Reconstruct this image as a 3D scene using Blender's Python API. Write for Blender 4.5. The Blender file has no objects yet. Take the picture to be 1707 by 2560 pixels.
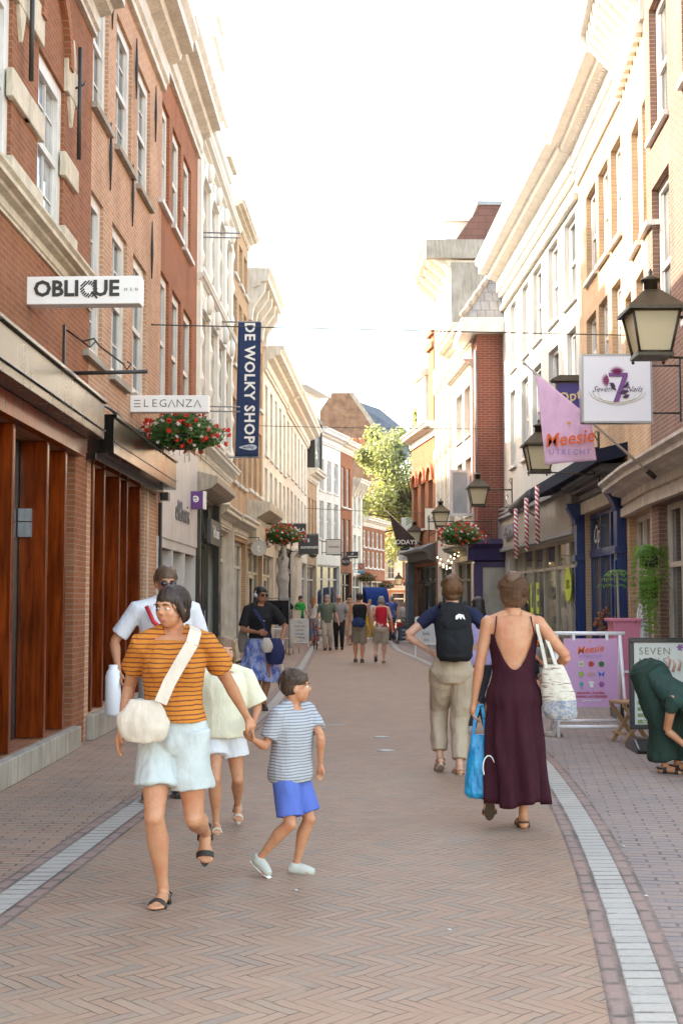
import bpy, bmesh, math, random
from mathutils import Vector, Matrix, noise
R = math.radians
sc = bpy.context.scene
col = sc.collection
random.seed(7)
# ---------------------------------------------------------------- camera, sky, sun, exposure
FPX = 3200.0; CX = 853.5; CY = 1280.0; EYE = 1.55
PITCH = math.atan(220/FPX)
cam = bpy.data.cameras.new('camera'); camo = bpy.data.objects.new('camera', cam); col.objects.link(camo)
camo.location = (0, 0, EYE); camo.rotation_euler = (math.pi/2+PITCH, 0, 0)
cam.sensor_fit = 'VERTICAL'; cam.sensor_height = 36; cam.lens = FPX/2560*36
cam.clip_end = 2000; cam.clip_start = .05
sc.camera = camo
SUN_AZ = R(-70); SUN_EL = R(34)
w = bpy.data.worlds.new('World'); sc.world = w; w.use_nodes = True
nt = w.node_tree; sky = nt.nodes.new('ShaderNodeTexSky'); sky.sky_type = 'NISHITA'; sky.sun_disc = False
sky.sun_elevation = SUN_EL; sky.sun_rotation = SUN_AZ; sky.air_density = 1.0; sky.dust_density = 2.0; sky.ozone_density = .6
wb = nt.nodes.new('ShaderNodeMix'); wb.data_type = 'RGBA'; wb.blend_type = 'MULTIPLY'; wb.inputs[0].default_value = 1; wb.inputs[7].default_value = (1.0, .865, .69, 1)  # warm white balance of the photograph
nt.links.new(sky.outputs[0], wb.inputs[6]); nt.links.new(wb.outputs[2], nt.nodes['Background'].inputs[0]); nt.nodes['Background'].inputs[1].default_value = .15
sl = bpy.data.lights.new('sun', 'SUN'); sl.energy = 2.0; sl.angle = R(.5); sl.color = (1, .90, .74)
so = bpy.data.objects.new('sun', sl); col.objects.link(so)
sdir = Vector((math.sin(SUN_AZ)*math.cos(SUN_EL), math.cos(SUN_AZ)*math.cos(SUN_EL), math.sin(SUN_EL)))
so.rotation_euler = sdir.to_track_quat('Z', 'Y').to_euler(); so.location = (0, 0, 40)
sc.view_settings.view_transform = 'Standard'; sc.view_settings.look = 'None'; sc.view_settings.exposure = 3.2; sc.view_settings.gamma = 1

# ---------------------------------------------------------------- geometry helpers
def ray(x, y):
    vx = (x-CX)/FPX; vz = (CY-y)/FPX
    return Vector((vx, math.cos(PITCH)-math.sin(PITCH)*vz, math.sin(PITCH)+math.cos(PITCH)*vz))
def G(x, y):
    r = ray(x, y); t = -EYE/r.z; return Vector((r.x*t, r.y*t, 0))
def D(x, y, Y):
    r = ray(x, y); t = Y/r.y; return Vector((r.x*t, Y, EYE+r.z*t))
def tag(o, label=None, cat=None, group=None, kind=None):
    if label: o['label'] = label
    if cat: o['category'] = cat
    if group: o['group'] = group
    if kind: o['kind'] = kind
    return o
def empty(name, loc=(0, 0, 0), rz=0, label=None, cat=None, group=None):
    o = bpy.data.objects.new(name, None); col.objects.link(o); o.location = loc; o.rotation_euler = (0, 0, rz)
    o.empty_display_size = .2
    return tag(o, label, cat, group)
def kids(o): return [c for c in bpy.data.objects if c.parent == o]
def copy_tree(o, parent=None):
    c = o.copy(); col.objects.link(c)
    if parent: c.parent = parent
    for ch in kids(o): copy_tree(ch, c)
    return c
class MB:
    def __init__(s): s.v = []; s.f = []; s.m = []; s.mi = 0; s.sm = []; s.smooth = False
    def add(s, vs, fs):
        n = len(s.v); s.v += [tuple(p) for p in vs]
        for f in fs: s.f.append([i+n for i in f]); s.m.append(s.mi); s.sm.append(s.smooth)
        return s
    def box(s, x0, y0, z0, x1, y1, z1):
        if x0 > x1: x0, x1 = x1, x0
        if y0 > y1: y0, y1 = y1, y0
        if z0 > z1: z0, z1 = z1, z0
        return s.add([(x0,y0,z0),(x1,y0,z0),(x1,y1,z0),(x0,y1,z0),(x0,y0,z1),(x1,y0,z1),(x1,y1,z1),(x0,y1,z1)],
              [(0,3,2,1),(4,5,6,7),(0,1,5,4),(1,2,6,5),(2,3,7,6),(3,0,4,7)])
    def obox(s, c, ax, ay, az):
        c = Vector(c); ax = Vector(ax); ay = Vector(ay); az = Vector(az)
        P = [c+i*ax+j*ay+k*az for k in (-1, 1) for i, j in ((-1,-1),(1,-1),(1,1),(-1,1))]
        return s.add(P, [(0,3,2,1),(4,5,6,7),(0,1,5,4),(1,2,6,5),(2,3,7,6),(3,0,4,7)])
    def prism(s, prof, x0, x1):          # prof: [(y,z)] extruded along x
        n = len(prof)
        a = sum(prof[i][0]*prof[(i+1)%n][1]-prof[(i+1)%n][0]*prof[i][1] for i in range(n))
        if a < 0: prof = prof[::-1]
        vs = [(x0, y, z) for y, z in prof]+[(x1, y, z) for y, z in prof]
        fs = [tuple(range(n-1, -1, -1)), tuple(range(n, 2*n))]+[(i, (i+1)%n, (i+1)%n+n, i+n) for i in range(n)]
        return s.add(vs, fs)
    def plate(s, prof, y0, y1):          # prof: [(x,z)] extruded along y
        n = len(prof)
        a = sum(prof[i][0]*prof[(i+1)%n][1]-prof[(i+1)%n][0]*prof[i][1] for i in range(n))
        if a < 0: prof = prof[::-1]
        vs = [(x, y0, z) for x, z in prof]+[(x, y1, z) for x, z in prof]
        fs = [tuple(range(n)), tuple(range(2*n-1, n-1, -1))]+[(i, i+n, (i+1)%n+n, (i+1)%n) for i in range(n)]
        return s.add(vs, fs)
    def tube(s, pts, rad, seg=8, cap=True):
        pts = [Vector(p) for p in pts]; n = len(pts)
        if not hasattr(rad, '__len__'): rad = [rad]*n
        vs = []; prev = None
        for i, p in enumerate(pts):
            t = (pts[min(i+1, n-1)]-pts[max(i-1, 0)]).normalized()
            if prev is None:
                a = t.orthogonal().normalized()
            else:
                a = (prev-t*prev.dot(t)).normalized()
            prev = a; b = t.cross(a)
            for k in range(seg):
                q = 2*math.pi*k/seg; vs.append(p+(a*math.cos(q)+b*math.sin(q))*rad[i])
        fs = []
        for i in range(n-1):
            for k in range(seg):
                fs.append((i*seg+k, i*seg+(k+1)%seg, (i+1)*seg+(k+1)%seg, (i+1)*seg+k))
        if cap: fs.append(tuple(range(seg-1, -1, -1))); fs.append(tuple(range((n-1)*seg, n*seg)))
        sm = s.smooth; s.smooth = True; s.add(vs, fs); s.smooth = sm
        return s
    def lathe(s, prof, c=(0, 0, 0), seg=16):  # prof [(r,z)]
        return s.tube([(c[0], c[1], c[2]+z+i*1e-6) for i, (r, z) in enumerate(prof)], [max(r, 1e-4) for r, z in prof], seg) if all(prof[i+1][1] > prof[i][1] for i in range(len(prof)-1)) else s._lathe(prof, c, seg)
    def _lathe(s, prof, c, seg):
        vs = []; fs = []
        for r, z in prof:
            for k in range(seg):
                q = 2*math.pi*k/seg; vs.append((c[0]+r*math.cos(q), c[1]+r*math.sin(q), c[2]+z))
        for i in range(len(prof)-1):
            for k in range(seg): fs.append((i*seg+k, i*seg+(k+1)%seg, (i+1)*seg+(k+1)%seg, (i+1)*seg+k))
        fs.append(tuple(range(seg-1, -1, -1))); fs.append(tuple(range((len(prof)-1)*seg, len(prof)*seg)))
        sm = s.smooth; s.smooth = True; s.add(vs, fs); s.smooth = sm
        return s
    def ball(s, c, r, seg=8, rings=6):
        if not hasattr(r, '__len__'): r = (r, r, r)
        vs = [(c[0], c[1], c[2]-r[2])]; fs = []
        for i in range(1, rings):
            a = -math.pi/2+math.pi*i/rings
            for k in range(seg):
                q = 2*math.pi*k/seg
                vs.append((c[0]+r[0]*math.cos(a)*math.cos(q), c[1]+r[1]*math.cos(a)*math.sin(q), c[2]+r[2]*math.sin(a)))
        vs.append((c[0], c[1], c[2]+r[2])); N = len(vs)-1
        for k in range(seg):
            fs.append((0, 1+(k+1)%seg, 1+k)); fs.append((N, N-seg+k, N-seg+(k+1)%seg))
        for i in range(rings-2):
            for k in range(seg): fs.append((1+i*seg+k, 1+i*seg+(k+1)%seg, 1+(i+1)*seg+(k+1)%seg, 1+(i+1)*seg+k))
        sm = s.smooth; s.smooth = True; s.add(vs, fs); s.smooth = sm
        return s
    def build(s, name, mat, parent=None, bevel=0, uv=True, loc=None, rot=None):
        me = bpy.data.meshes.new(name); me.from_pydata(s.v, [], s.f)
        mats = mat if isinstance(mat, (list, tuple)) else [mat]
        for m in mats: me.materials.append(m)
        me.polygons.foreach_set('material_index', s.m); me.polygons.foreach_set('use_smooth', s.sm)
        if uv: boxuv(me)
        me.update()
        o = bpy.data.objects.new(name, me); col.objects.link(o)
        if parent: o.parent = parent
        if loc is not None: o.location = loc
        if rot is not None: o.rotation_euler = rot
        if bevel:
            b = o.modifiers.new('bevel', 'BEVEL'); b.width = bevel; b.segments = 2; b.limit_method = 'ANGLE'
        return o
def boxuv(me):
    ul = me.uv_layers.new(name='uv').data; V = me.vertices; L = me.loops
    for p in me.polygons:
        n = p.normal; ax, ay, az = abs(n.x), abs(n.y), abs(n.z)
        for li in p.loop_indices:
            c = V[L[li].vertex_index].co
            if az >= ax and az >= ay: ul[li].uv = (c.x, c.y)
            elif ay >= ax: ul[li].uv = (c.x, c.z)
            else: ul[li].uv = (c.y, c.z)
# ---------------------------------------------------------------- materials
class NT:
    def __init__(s, name):
        s.mat = bpy.data.materials.new(name); s.mat.use_nodes = True; s.t = s.mat.node_tree
        s.b = s.t.nodes['Principled BSDF']
    def n(s, typ, **kw):
        x = s.t.nodes.new('ShaderNode'+typ)
        for k, v in kw.items(): setattr(x, k, v)
        return x
    def l(s, a, b): s.t.links.new(a, b)
    def m(s, op, a, b=None, c=None):
        x = s.n('Math', operation=op)
        for i, q in enumerate((a, b, c)):
            if q is None: continue
            if isinstance(q, (int, float)): x.inputs[i].default_value = q
            else: s.l(q, x.inputs[i])
        return x.outputs[0]
    def mix(s, f, a, b, bt='MIX'):
        x = s.n('Mix', data_type='RGBA', blend_type=bt)
        for i, q in ((0, f), (6, a), (7, b)):
            if isinstance(q, (int, float)): x.inputs[i].default_value = q
            elif isinstance(q, (tuple, list)): x.inputs[i].default_value = (*q[:3], 1)
            else: s.l(q, x.inputs[i])
        return x.outputs[2]
    def ramp(s, f, stops):
        x = s.n('ValToRGB'); e = x.color_ramp.elements
        while len(e) < len(stops): e.new(.5)
        for i, (p, c) in enumerate(stops): e[i].position = p; e[i].color = (*c[:3], 1) if hasattr(c, '__len__') else (c, c, c, 1)
        s.l(f, x.inputs[0]); return x.outputs[0]
    def noise(s, vec, scale, detail=4, rough=.55):
        x = s.n('TexNoise'); x.inputs['Scale'].default_value = scale; x.inputs['Detail'].default_value = detail; x.inputs['Roughness'].default_value = rough
        if vec is not None: s.l(vec, x.inputs['Vector'])
        return x.outputs['Fac']
    def uv(s): return s.n('TexCoord').outputs['UV']
    def ob(s): return s.n('TexCoord').outputs['Object']
    def pos(s): return s.n('NewGeometry').outputs['Position']
    def mapv(s, v, scale=(1, 1, 1), rot=(0, 0, 0), loc=(0, 0, 0)):
        x = s.n('Mapping'); x.inputs['Scale'].default_value = scale; x.inputs['Rotation'].default_value = rot; x.inputs['Location'].default_value = loc
        s.l(v, x.inputs['Vector']); return x.outputs[0]
    def bump(s, h, st=.3, dist=.01):
        x = s.n('Bump'); x.inputs['Strength'].default_value = st; x.inputs['Distance'].default_value = dist
        s.l(h, x.inputs['Height']); s.l(x.outputs[0], s.b.inputs['Normal'])
    def col(s, c): 
        if isinstance(c, (tuple, list)): s.b.inputs['Base Color'].default_value = (*c[:3], 1)
        else: s.l(c, s.b.inputs['Base Color'])
    def rough(s, r):
        if isinstance(r, (int, float)): s.b.inputs['Roughness'].default_value = r
        else: s.l(r, s.b.inputs['Roughness'])
_pc = {}
def paint(c, rough=.55, dirt=.12, scale=3, metal=0, bump=.15, name='paint', coat=0):
    key = (tuple(c), rough, dirt, scale, metal, bump, coat)
    if key in _pc: return _pc[key]
    s = NT(name); p = s.pos()
    n1 = s.noise(p, scale, 6); n2 = s.noise(s.mapv(p, (8, 8, .8)), scale, 3)
    f = s.m('MULTIPLY', s.ramp(s.m('MULTIPLY', n1, n2), [(.14, 1), (.34, 0)]), dirt*2.2)
    dk = (c[0]*.55, c[1]*.52, c[2]*.46)
    s.col(s.mix(f, c, dk)); s.rough(s.m('ADD', s.m('MULTIPLY', n1, .25), rough-.12)); s.b.inputs['Metallic'].default_value = metal
    s.b.inputs['Coat Weight'].default_value = coat
    if bump: s.bump(s.noise(p, 45, 4), bump, .006)
    _pc[key] = s.mat; return s.mat
def brick(name, c1, c2, mortar, bw=.215, bh=.063, ms=.011, var=.25, dark=(.05, .03, .025)):
    s = NT(name); v = s.uv()
    b = s.n('TexBrick'); b.inputs['Scale'].default_value = 1; b.inputs['Brick Width'].default_value = bw; b.inputs['Row Height'].default_value = bh
    b.inputs['Mortar Size'].default_value = ms*.5; b.inputs['Mortar Smooth'].default_value = .35; b.inputs['Bias'].default_value = -.1
    b.inputs['Color1'].default_value = (*c1, 1); b.inputs['Color2'].default_value = (*c2, 1); b.inputs['Mortar'].default_value = (*mortar, 1)
    s.l(v, b.inputs['Vector'])
    n = s.noise(v, 1.3, 5, .6); nf = s.noise(s.mapv(v, (1/bw, 1/bh, 1)), 1.0, 2)
    c = s.mix(s.m('MULTIPLY', s.ramp(n, [(.45, 0), (.75, 1)]), var), b.outputs['Color'], dark)
    c = s.mix(s.ramp(nf, [(.35, 0), (.75, .35)]), c, (c2[0]*1.35, c2[1]*1.35, c2[2]*1.3))
    stk = s.noise(s.mapv(s.pos(), (1.6, 1.6, .22)), 1.2, 5, .65); c = s.mix(s.ramp(stk, [(.48, 0), (.72, .38)]), c, tuple(v*.45 for v in c2)); c = s.mix(s.ramp(s.noise(s.pos(), .8, 6, .7), [(.58, 0), (.75, .3)]), c, tuple(min(1, v*1.1) for v in mortar))
    s.col(c); s.rough(.88); s.b.inputs['Specular IOR Level'].default_value = .2
    h = s.m('ADD', s.m('MULTIPLY', b.outputs['Fac'], -1), s.m('MULTIPLY', s.noise(v, 60, 3), .4))
    s.bump(h, .6, .008)
    return s.mat
def herring(name, cols, joint, wdt=.066, n=3, rot=R(45)):
    s = NT(name); v = s.mapv(s.uv(), (1/wdt, 1/wdt, 1), (0, 0, rot))
    wob = s.n('TexNoise'); wob.inputs['Scale'].default_value = .25
    s.l(v, wob.inputs['Vector'])
    vv = s.n('VectorMath', operation='MULTIPLY_ADD'); s.l(wob.outputs['Color'], vv.inputs[0]); vv.inputs[1].default_value = (.8, .8, 0); s.l(v, vv.inputs[2])
    sp = s.n('SeparateXYZ'); s.l(vv.outputs[0], sp.inputs[0]); x, y = sp.outputs[0], sp.outputs[1]
    i = s.m('FLOOR', x); j = s.m('FLOOR', y); fx = s.m('SUBTRACT', x, i); fy = s.m('SUBTRACT', y, j)
    m = s.m('FLOORED_MODULO', s.m('SUBTRACT', i, j), 2*n)
    m = s.m('ROUND', m)
    hz = s.m('LESS_THAN', m, n-.5)
    mv = s.m('SUBTRACT', 2*n-1, m)
    lx = s.m('ADD', fx, m); ly = s.m('ADD', fy, mv)
    along = s.m('ADD', s.m('MULTIPLY', hz, lx), s.m('MULTIPLY', s.m('SUBTRACT', 1, hz), ly))
    across = s.m('ADD', s.m('MULTIPLY', hz, fy), s.m('MULTIPLY', s.m('SUBTRACT', 1, hz), fx))
    ida = s.m('ADD', s.m('MULTIPLY', hz, s.m('SUBTRACT', i, m)), s.m('MULTIPLY', s.m('SUBTRACT', 1, hz), s.m('ADD', i, 371)))
    idb = s.m('ADD', s.m('MULTIPLY', hz, j), s.m('MULTIPLY', s.m('SUBTRACT', 1, hz), s.m('SUBTRACT', j, mv)))
    d1 = s.m('MINIMUM', along, s.m('SUBTRACT', n, along)); d2 = s.m('MINIMUM', across, s.m('SUBTRACT', 1, across))
    d = s.m('MINIMUM', d1, d2)
    cb = s.n('CombineXYZ'); s.l(ida, cb.inputs[0]); s.l(idb, cb.inputs[1])
    wn = s.n('TexWhiteNoise', noise_dimensions='3D'); s.l(cb.outputs[0], wn.inputs['Vector'])
    finish_pave(s, wn.outputs['Value'], wn.outputs['Color'], d, cols, joint, .025, .075)
    return s.mat
def finish_pave(s, rnd, rc, d, cols, joint, e0, e1):
    p = s.uv()
    k = len(cols); c = s.ramp(rnd, [(q/(k-1), cc) for q, cc in enumerate(cols)])
    big = s.noise(p, .55, 5, .6); fine = s.noise(p, 40, 4)
    c = s.mix(s.ramp(big, [(.35, 0), (.7, .45)]), c, tuple(v*.68 for v in cols[len(cols)//2]))
    pat = s.noise(p, .16, 3, .5); c = s.mix(s.ramp(pat, [(.42, 0), (.62, .35)]), c, tuple(min(1, v*1.22) for v in cols[0]))
    spots = s.noise(p, 6, 6, .7); c = s.mix(s.ramp(spots, [(.60, 0), (.72, .45)]), c, tuple(v*.5 for v in cols[0]))
    c = s.mix(s.ramp(fine, [(.4, 0), (.8, .35)]), c, tuple(min(1, v*1.5) for v in cols[1]))
    nj = s.noise(p, 9, 4, .65)
    edge = s.m('ADD', d, s.m('MULTIPLY', s.m('SUBTRACT', nj, .5), .05))
    vis = s.ramp(s.noise(p, 3.3, 5, .7), [(.40, .25), (.60, 1)])
    f = s.m('SUBTRACT', 1, s.m('MULTIPLY', s.m('SUBTRACT', 1, s.ramp(edge, [(e0, 0), (e1, 1)])), vis))
    c = s.mix(f, joint, c)
    s.col(c); s.rough(s.m('ADD', .6, s.m('MULTIPLY', fine, .25)))
    tilt = s.m('MULTIPLY', rnd, .5)
    h = s.m('ADD', s.m('MULTIPLY', f, s.m('ADD', .8, tilt)), s.m('MULTIPLY', fine, .25))
    s.bump(h, .7, .007)
def pave(name, cols, joint, bw, bh, rot=0, off=.5, warp=.004):
    s = NT(name)
    v = s.mapv(s.uv(), (1, 1, 1), (0, 0, rot))
    wob = s.n('TexNoise'); wob.inputs['Scale'].default_value = 2; s.l(v, wob.inputs['Vector'])
    vv = s.n('VectorMath', operation='MULTIPLY_ADD'); s.l(wob.outputs['Color'], vv.inputs[0]); vv.inputs[1].default_value = (warp*9, warp*9, 0); s.l(v, vv.inputs[2])
    sp = s.n('SeparateXYZ'); s.l(vv.outputs[0], sp.inputs[0])
    y = s.m('DIVIDE', sp.outputs[1], bh); j = s.m('FLOOR', y)
    x = s.m('ADD', s.m('DIVIDE', sp.outputs[0], bw), s.m('MULTIPLY', s.m('FLOORED_MODULO', j, 2), off)); i = s.m('FLOOR', x)
    fx = s.m('SUBTRACT', x, i); fy = s.m('SUBTRACT', y, j)
    dx = s.m('MULTIPLY', s.m('MINIMUM', fx, s.m('SUBTRACT', 1, fx)), bw/bh); dy = s.m('MINIMUM', fy, s.m('SUBTRACT', 1, fy))
    d = s.m('MINIMUM', dx, dy)
    cb = s.n('CombineXYZ'); s.l(i, cb.inputs[0]); s.l(j, cb.inputs[1])
    wn = s.n('TexWhiteNoise', noise_dimensions='3D'); s.l(cb.outputs[0], wn.inputs['Vector'])
    finish_pave(s, wn.outputs['Value'], wn.outputs['Color'], d, cols, joint, .05, .13)
    return s.mat
def glassm(name, c=(.04, .045, .05), rough=.04, c2=(.16, .16, .155)):
    s = NT(name); p = s.pos()
    s.col(s.mix(s.ramp(s.noise(s.mapv(p, (1.4, 1.4, .6)), 1.1, 3), [(.4, 0), (.65, 1)]), c, c2)); s.rough(rough)
    s.b.inputs['IOR'].default_value = 1.5; s.bump(s.noise(p, 1.5, 1), .04, .05)
    return s.mat
def wood(name, c1, c2, rough=.25, coat=.6, sc_=(14, 14, 1.1)):
    s = NT(name); p = s.mapv(s.ob(), sc_)
    n = s.noise(p, 1.6, 8, .65); n2 = s.noise(s.ob(), .9, 4)
    c = s.mix(s.ramp(n, [(.3, 0), (.7, 1)]), c1, c2); c = s.mix(s.ramp(n2, [(.45, 0), (.75, .75)]), c, (c1[0]*.35, c1[1]*.3, c1[2]*.3))
    s.col(c); s.rough(s.m('ADD', rough, s.m('MULTIPLY', n, .15))); s.b.inputs['Coat Weight'].default_value = coat; s.b.inputs['Coat Roughness'].default_value = .12
    s.b.inputs['Specular IOR Level'].default_value = .18; s.bump(n, .15, .004)
    return s.mat
def cloth(c, c2=None, stripes=None, scale=60, name='cloth', rough=.85, noisec=None):
    key = ('cl', tuple(c), tuple(c2 or ()), stripes, noisec)
    if key in _pc: return _pc[key]
    s = NT(name); o = s.ob()
    base = c
    if stripes:
        sp = s.n('SeparateXYZ'); s.l(o, sp.inputs[0])
        z = s.m('ADD', sp.outputs[2], s.m('MULTIPLY', s.noise(o, 5, 2), .03))
        f = s.m('GREATER_THAN', s.m('FLOORED_MODULO', s.m('DIVIDE', z, stripes[0]), 1), stripes[1])
        base = s.mix(f, c, c2)
    elif noisec:
        base = s.mix(s.ramp(s.noise(s.mapv(o, (1, 1, .6), (0, .5, 0)), noisec, 5, .7), [(.43, 0), (.55, 1)]), c, c2)
    n = s.noise(o, 9, 4)
    dk = tuple(v*.72 for v in c)
    if stripes or noisec: base = s.mix(s.ramp(n, [(.4, 0), (.8, .25)]), base, dk)
    else: base = s.mix(s.ramp(n, [(.4, 0), (.8, .5)]), c, dk)
    s.col(base); s.rough(rough); s.b.inputs['Specular IOR Level'].default_value = .18
    wr_ = s.noise(s.mapv(o, (1, 1, .35), (0, .25, 0)), 9, 5, .55)
    s.bump(s.m('ADD', s.m('MULTIPLY', wr_, 1.0), s.m('MULTIPLY', s.noise(o, 160, 2), .03)), .75, .035)
    _pc[key] = s.mat; return s.mat
def skinm(c=(.55, .3, .2)):
    key = ('skin', tuple(c))
    if key in _pc: return _pc[key]
    s = NT('skin'); o = s.ob()
    k_ = s.mix(s.ramp(s.noise(o, 11, 5, .6), [(.35, 0), (.7, .9)]), c, (c[0]*.90, c[1]*.66, c[2]*.58)); k_ = s.mix(s.ramp(s.noise(o, 70, 3), [(.55, 0), (.75, .35)]), k_, (c[0]*.62, c[1]*.45, c[2]*.38)); s.col(k_); s.rough(s.m('ADD', .42, s.m('MULTIPLY', s.noise(o, 30, 3), .2)))
    s.b.inputs['Subsurface Weight'].default_value = .12; s.b.inputs['Subsurface Radius'].default_value = (.012, .005, .003); s.b.inputs['Subsurface Scale'].default_value = 1
    s.bump(s.noise(o, 60, 4), .25, .004)
    _pc[key] = s.mat; return s.mat
def hairm(c):
    key = ('hair', tuple(c))
    if key in _pc: return _pc[key]
    s = NT('hair'); o = s.mapv(s.ob(), (60, 60, 7))
    n = s.noise(o, 1.5, 5, .6)
    s.col(s.mix(n, tuple(v*.45 for v in c), tuple(min(1, v*1.5) for v in c))); s.rough(.42); s.b.inputs['Specular IOR Level'].default_value = .4
    s.bump(n, .7, .01)
    _pc[key] = s.mat; return s.mat
def plain(c, rough=.5, metal=0, name='flat', emit=0):
    key = ('pl', tuple(c), rough, metal, emit)
    if key in _pc: return _pc[key]
    s = NT(name); s.col(s.mix(s.ramp(s.noise(s.ob(), 8, 3), [(.4, 0), (.8, .18)]), c, tuple(v*.8 for v in c))); s.rough(rough); s.b.inputs['Metallic'].default_value = metal
    if emit: s.b.inputs['Emission Color'].default_value = (*c, 1); s.b.inputs['Emission Strength'].default_value = emit
    _pc[key] = s.mat; return s.mat
def leafm(c, name='leaves'):
    s = NT(name); o = s.pos(); n = s.noise(o, 2.2, 3); n2 = s.noise(o, 25, 2)
    s.col(s.mix(s.ramp(n, [(.35, 0), (.7, 1)]), c, tuple(v*1.5 for v in c))); s.rough(.55)
    # light passes through leaves
    tr = s.n('BsdfTranslucent'); tr.inputs[0].default_value = (c[0]*2.2, c[1]*2.3, c[2]*1.2, 1)
    mx = s.n('MixShader'); mx.inputs[0].default_value = .4
    s.l(s.b.outputs[0], mx.inputs[1]); s.l(tr.outputs[0], mx.inputs[2]); s.l(mx.outputs[0], s.t.nodes['Material Output'].inputs[0])
    return s.mat
WHITE = paint((.70, .68, .64), .5, .2); CREAM = paint((.74, .69, .60), .6, .25); CREAM2 = paint((.66, .60, .49), .6, .3)
STUCCO = paint((.58, .57, .54), .75, .2, 1.2, bump=.4); TRIM = paint((.68, .64, .56), .55, .3)
BLACK = paint((.02, .02, .021), .35, .1, coat=.3); IRON = paint((.03, .028, .026), .45, .2, 12); GREY = paint((.3, .3, .31), .5, .2)
ZINC = paint((.30, .31, .33), .45, .3, 5, metal=.3); STONE = paint((.40, .365, .31), .85, .35, 1.6, bump=.9)
GL = glassm('window_glass'); GLB = glassm('window_glass_bright', (.22, .24, .27), .05, (.42, .42, .40)); GLD = glassm('shop_glass', (.02, .022, .025), .03, (.09, .08, .07))
LETTER = plain((.02, .02, .022), .5, name='letter_black'); LW = plain((.85, .84, .8), .5, name='letter_white')
_fc = {}
def text(s, size, mat, parent, loc, rot=(math.pi/2, 0, 0), name='lettering', bold=0, shear=0, align='CENTER', ext=.002, space=1, sx=1, res=2):
    c = bpy.data.curves.new(name, 'FONT'); c.body = s; c.size = size; c.align_x = align; c.align_y = 'CENTER'
    c.extrude = ext; c.offset = bold*size; c.shear = shear; c.space_character = space; c.resolution_u = res
    t = bpy.data.objects.new(name, c); col.objects.link(t)
    me = bpy.data.meshes.new_from_object(t.evaluated_get(bpy.context.evaluated_depsgraph_get()))
    bpy.data.objects.remove(t); me.materials.clear(); me.materials.append(mat)
    if sx != 1:
        for v in me.vertices: v.co.x *= sx
    o = bpy.data.objects.new(name, me); col.objects.link(o); o.location = loc; o.rotation_euler = rot
    if parent: o.parent = parent
    return o
# ---------------------------------------------------------------- setting: ground, road, pavements, stone strips
def poly(pts):
    def f(Y):
        if Y <= pts[0][0]: (a, b), (c, d) = pts[0], pts[1]
        else:
            for i in range(len(pts)-1):
                (a, b), (c, d) = pts[i], pts[i+1]
                if Y <= c: break
        return b+(d-b)*(Y-a)/(c-a)
    return f
XL = poly([(0, -2.25), (4, -1.98), (6.5, -1.74), (9.6, -1.55), (15, -1.18), (19.6, -1.0), (30, -.93), (42, -.95), (50, -.85), (58, -.1), (68, 1.4), (90, 3.6)])
XR = poly([(0, .4), (4.7, 1.14), (6.5, 1.4), (9, 1.68), (12, 1.9), (20, 2.2), (28, 2.25), (34, 2.05), (40, 1.75), (50, 1.85), (58, 2.6), (68, 4.1), (90, 6.5)])
def smooth(f):
    return lambda Y: sum(f(Y+d)*k for d, k in ((-1.5, .12), (-.75, .22), (0, .32), (.75, .22), (1.5, .12)))
XL = smooth(XL); XR = smooth(XR)
def ribbon(name, fa, fb, z, mat, y0=-3, y1=92, dy=.5, follow=False, kind='structure', za=None):
    me = bpy.data.meshes.new(name); vs = []; fs = []; uvs = []
    n = int((y1-y0)/dy)+1; s = 0; pa = None
    for i in range(n):
        Y = y0+i*dy; a = fa(Y); b = fb(Y)
        if pa is not None: s += math.hypot(dy, a-pa)
        pa = a
        vs += [(a, Y, z), (b, Y, z)]
        uvs += [(0, s), (b-a, s)] if follow else [(a, Y), (b, Y)]
    for i in range(n-1): fs.append((2*i, 2*i+1, 2*i+3, 2*i+2))
    me.from_pydata(vs, [], fs); ul = me.uv_layers.new(name='uv').data
    for p in me.polygons:
        for li in p.loop_indices: ul[li].uv = uvs[me.loops[li].vertex_index]
    me.materials.append(mat); o = bpy.data.objects.new(name, me); col.objects.link(o); o['kind'] = kind
    return o
M_road = herring('road_brick', [(.285, .183, .125), (.32, .20, .13), (.345, .215, .14), (.32, .225, .15), (.24, .195, .15), (.355, .24, .16), (.30, .19, .125)], (.11, .08, .058), .056, 4)
M_pl = pave('pavement_brick_red', [(.30, .185, .125), (.36, .23, .155), (.30, .215, .155), (.24, .19, .155), (.38, .25, .17)], (.09, .066, .052), .21, .068, 0)
M_pr = pave('pavement_brick_purple', [(.25, .185, .155), (.29, .215, .175), (.25, .20, .18), (.21, .18, .17), (.33, .24, .185)], (.10, .078, .066), .21, .085, R(8))
M_st = pave('kerb_stone_grey', [(.36, .335, .29), (.42, .385, .33), (.33, .305, .265), (.44, .405, .345), (.38, .35, .30)], (.15, .125, .10), .3, .11, 0, .0, .001)
M_bd = pave('border_brick', [(.25, .17, .135), (.29, .19, .155), (.22, .165, .14)], (.10, .08, .065), .09, .205, 0, 0, .001)
HW = .078
gm = MB(); gm.box(-90, -25, -.5, 90, 320, -.02); gm.build('ground', paint((.25, .2, .17), .9, .2)).__setitem__('kind', 'structure')
ribbon('road', lambda Y: XL(Y)+HW+.09, lambda Y: XR(Y)-HW-.09, 0, M_road)
ribbon('pavement', lambda Y: -30, lambda Y: XL(Y)-HW-.09, 0, M_pl)
ribbon('pavement', lambda Y: XR(Y)+HW+.09, lambda Y: 34, 0, M_pr)
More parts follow.
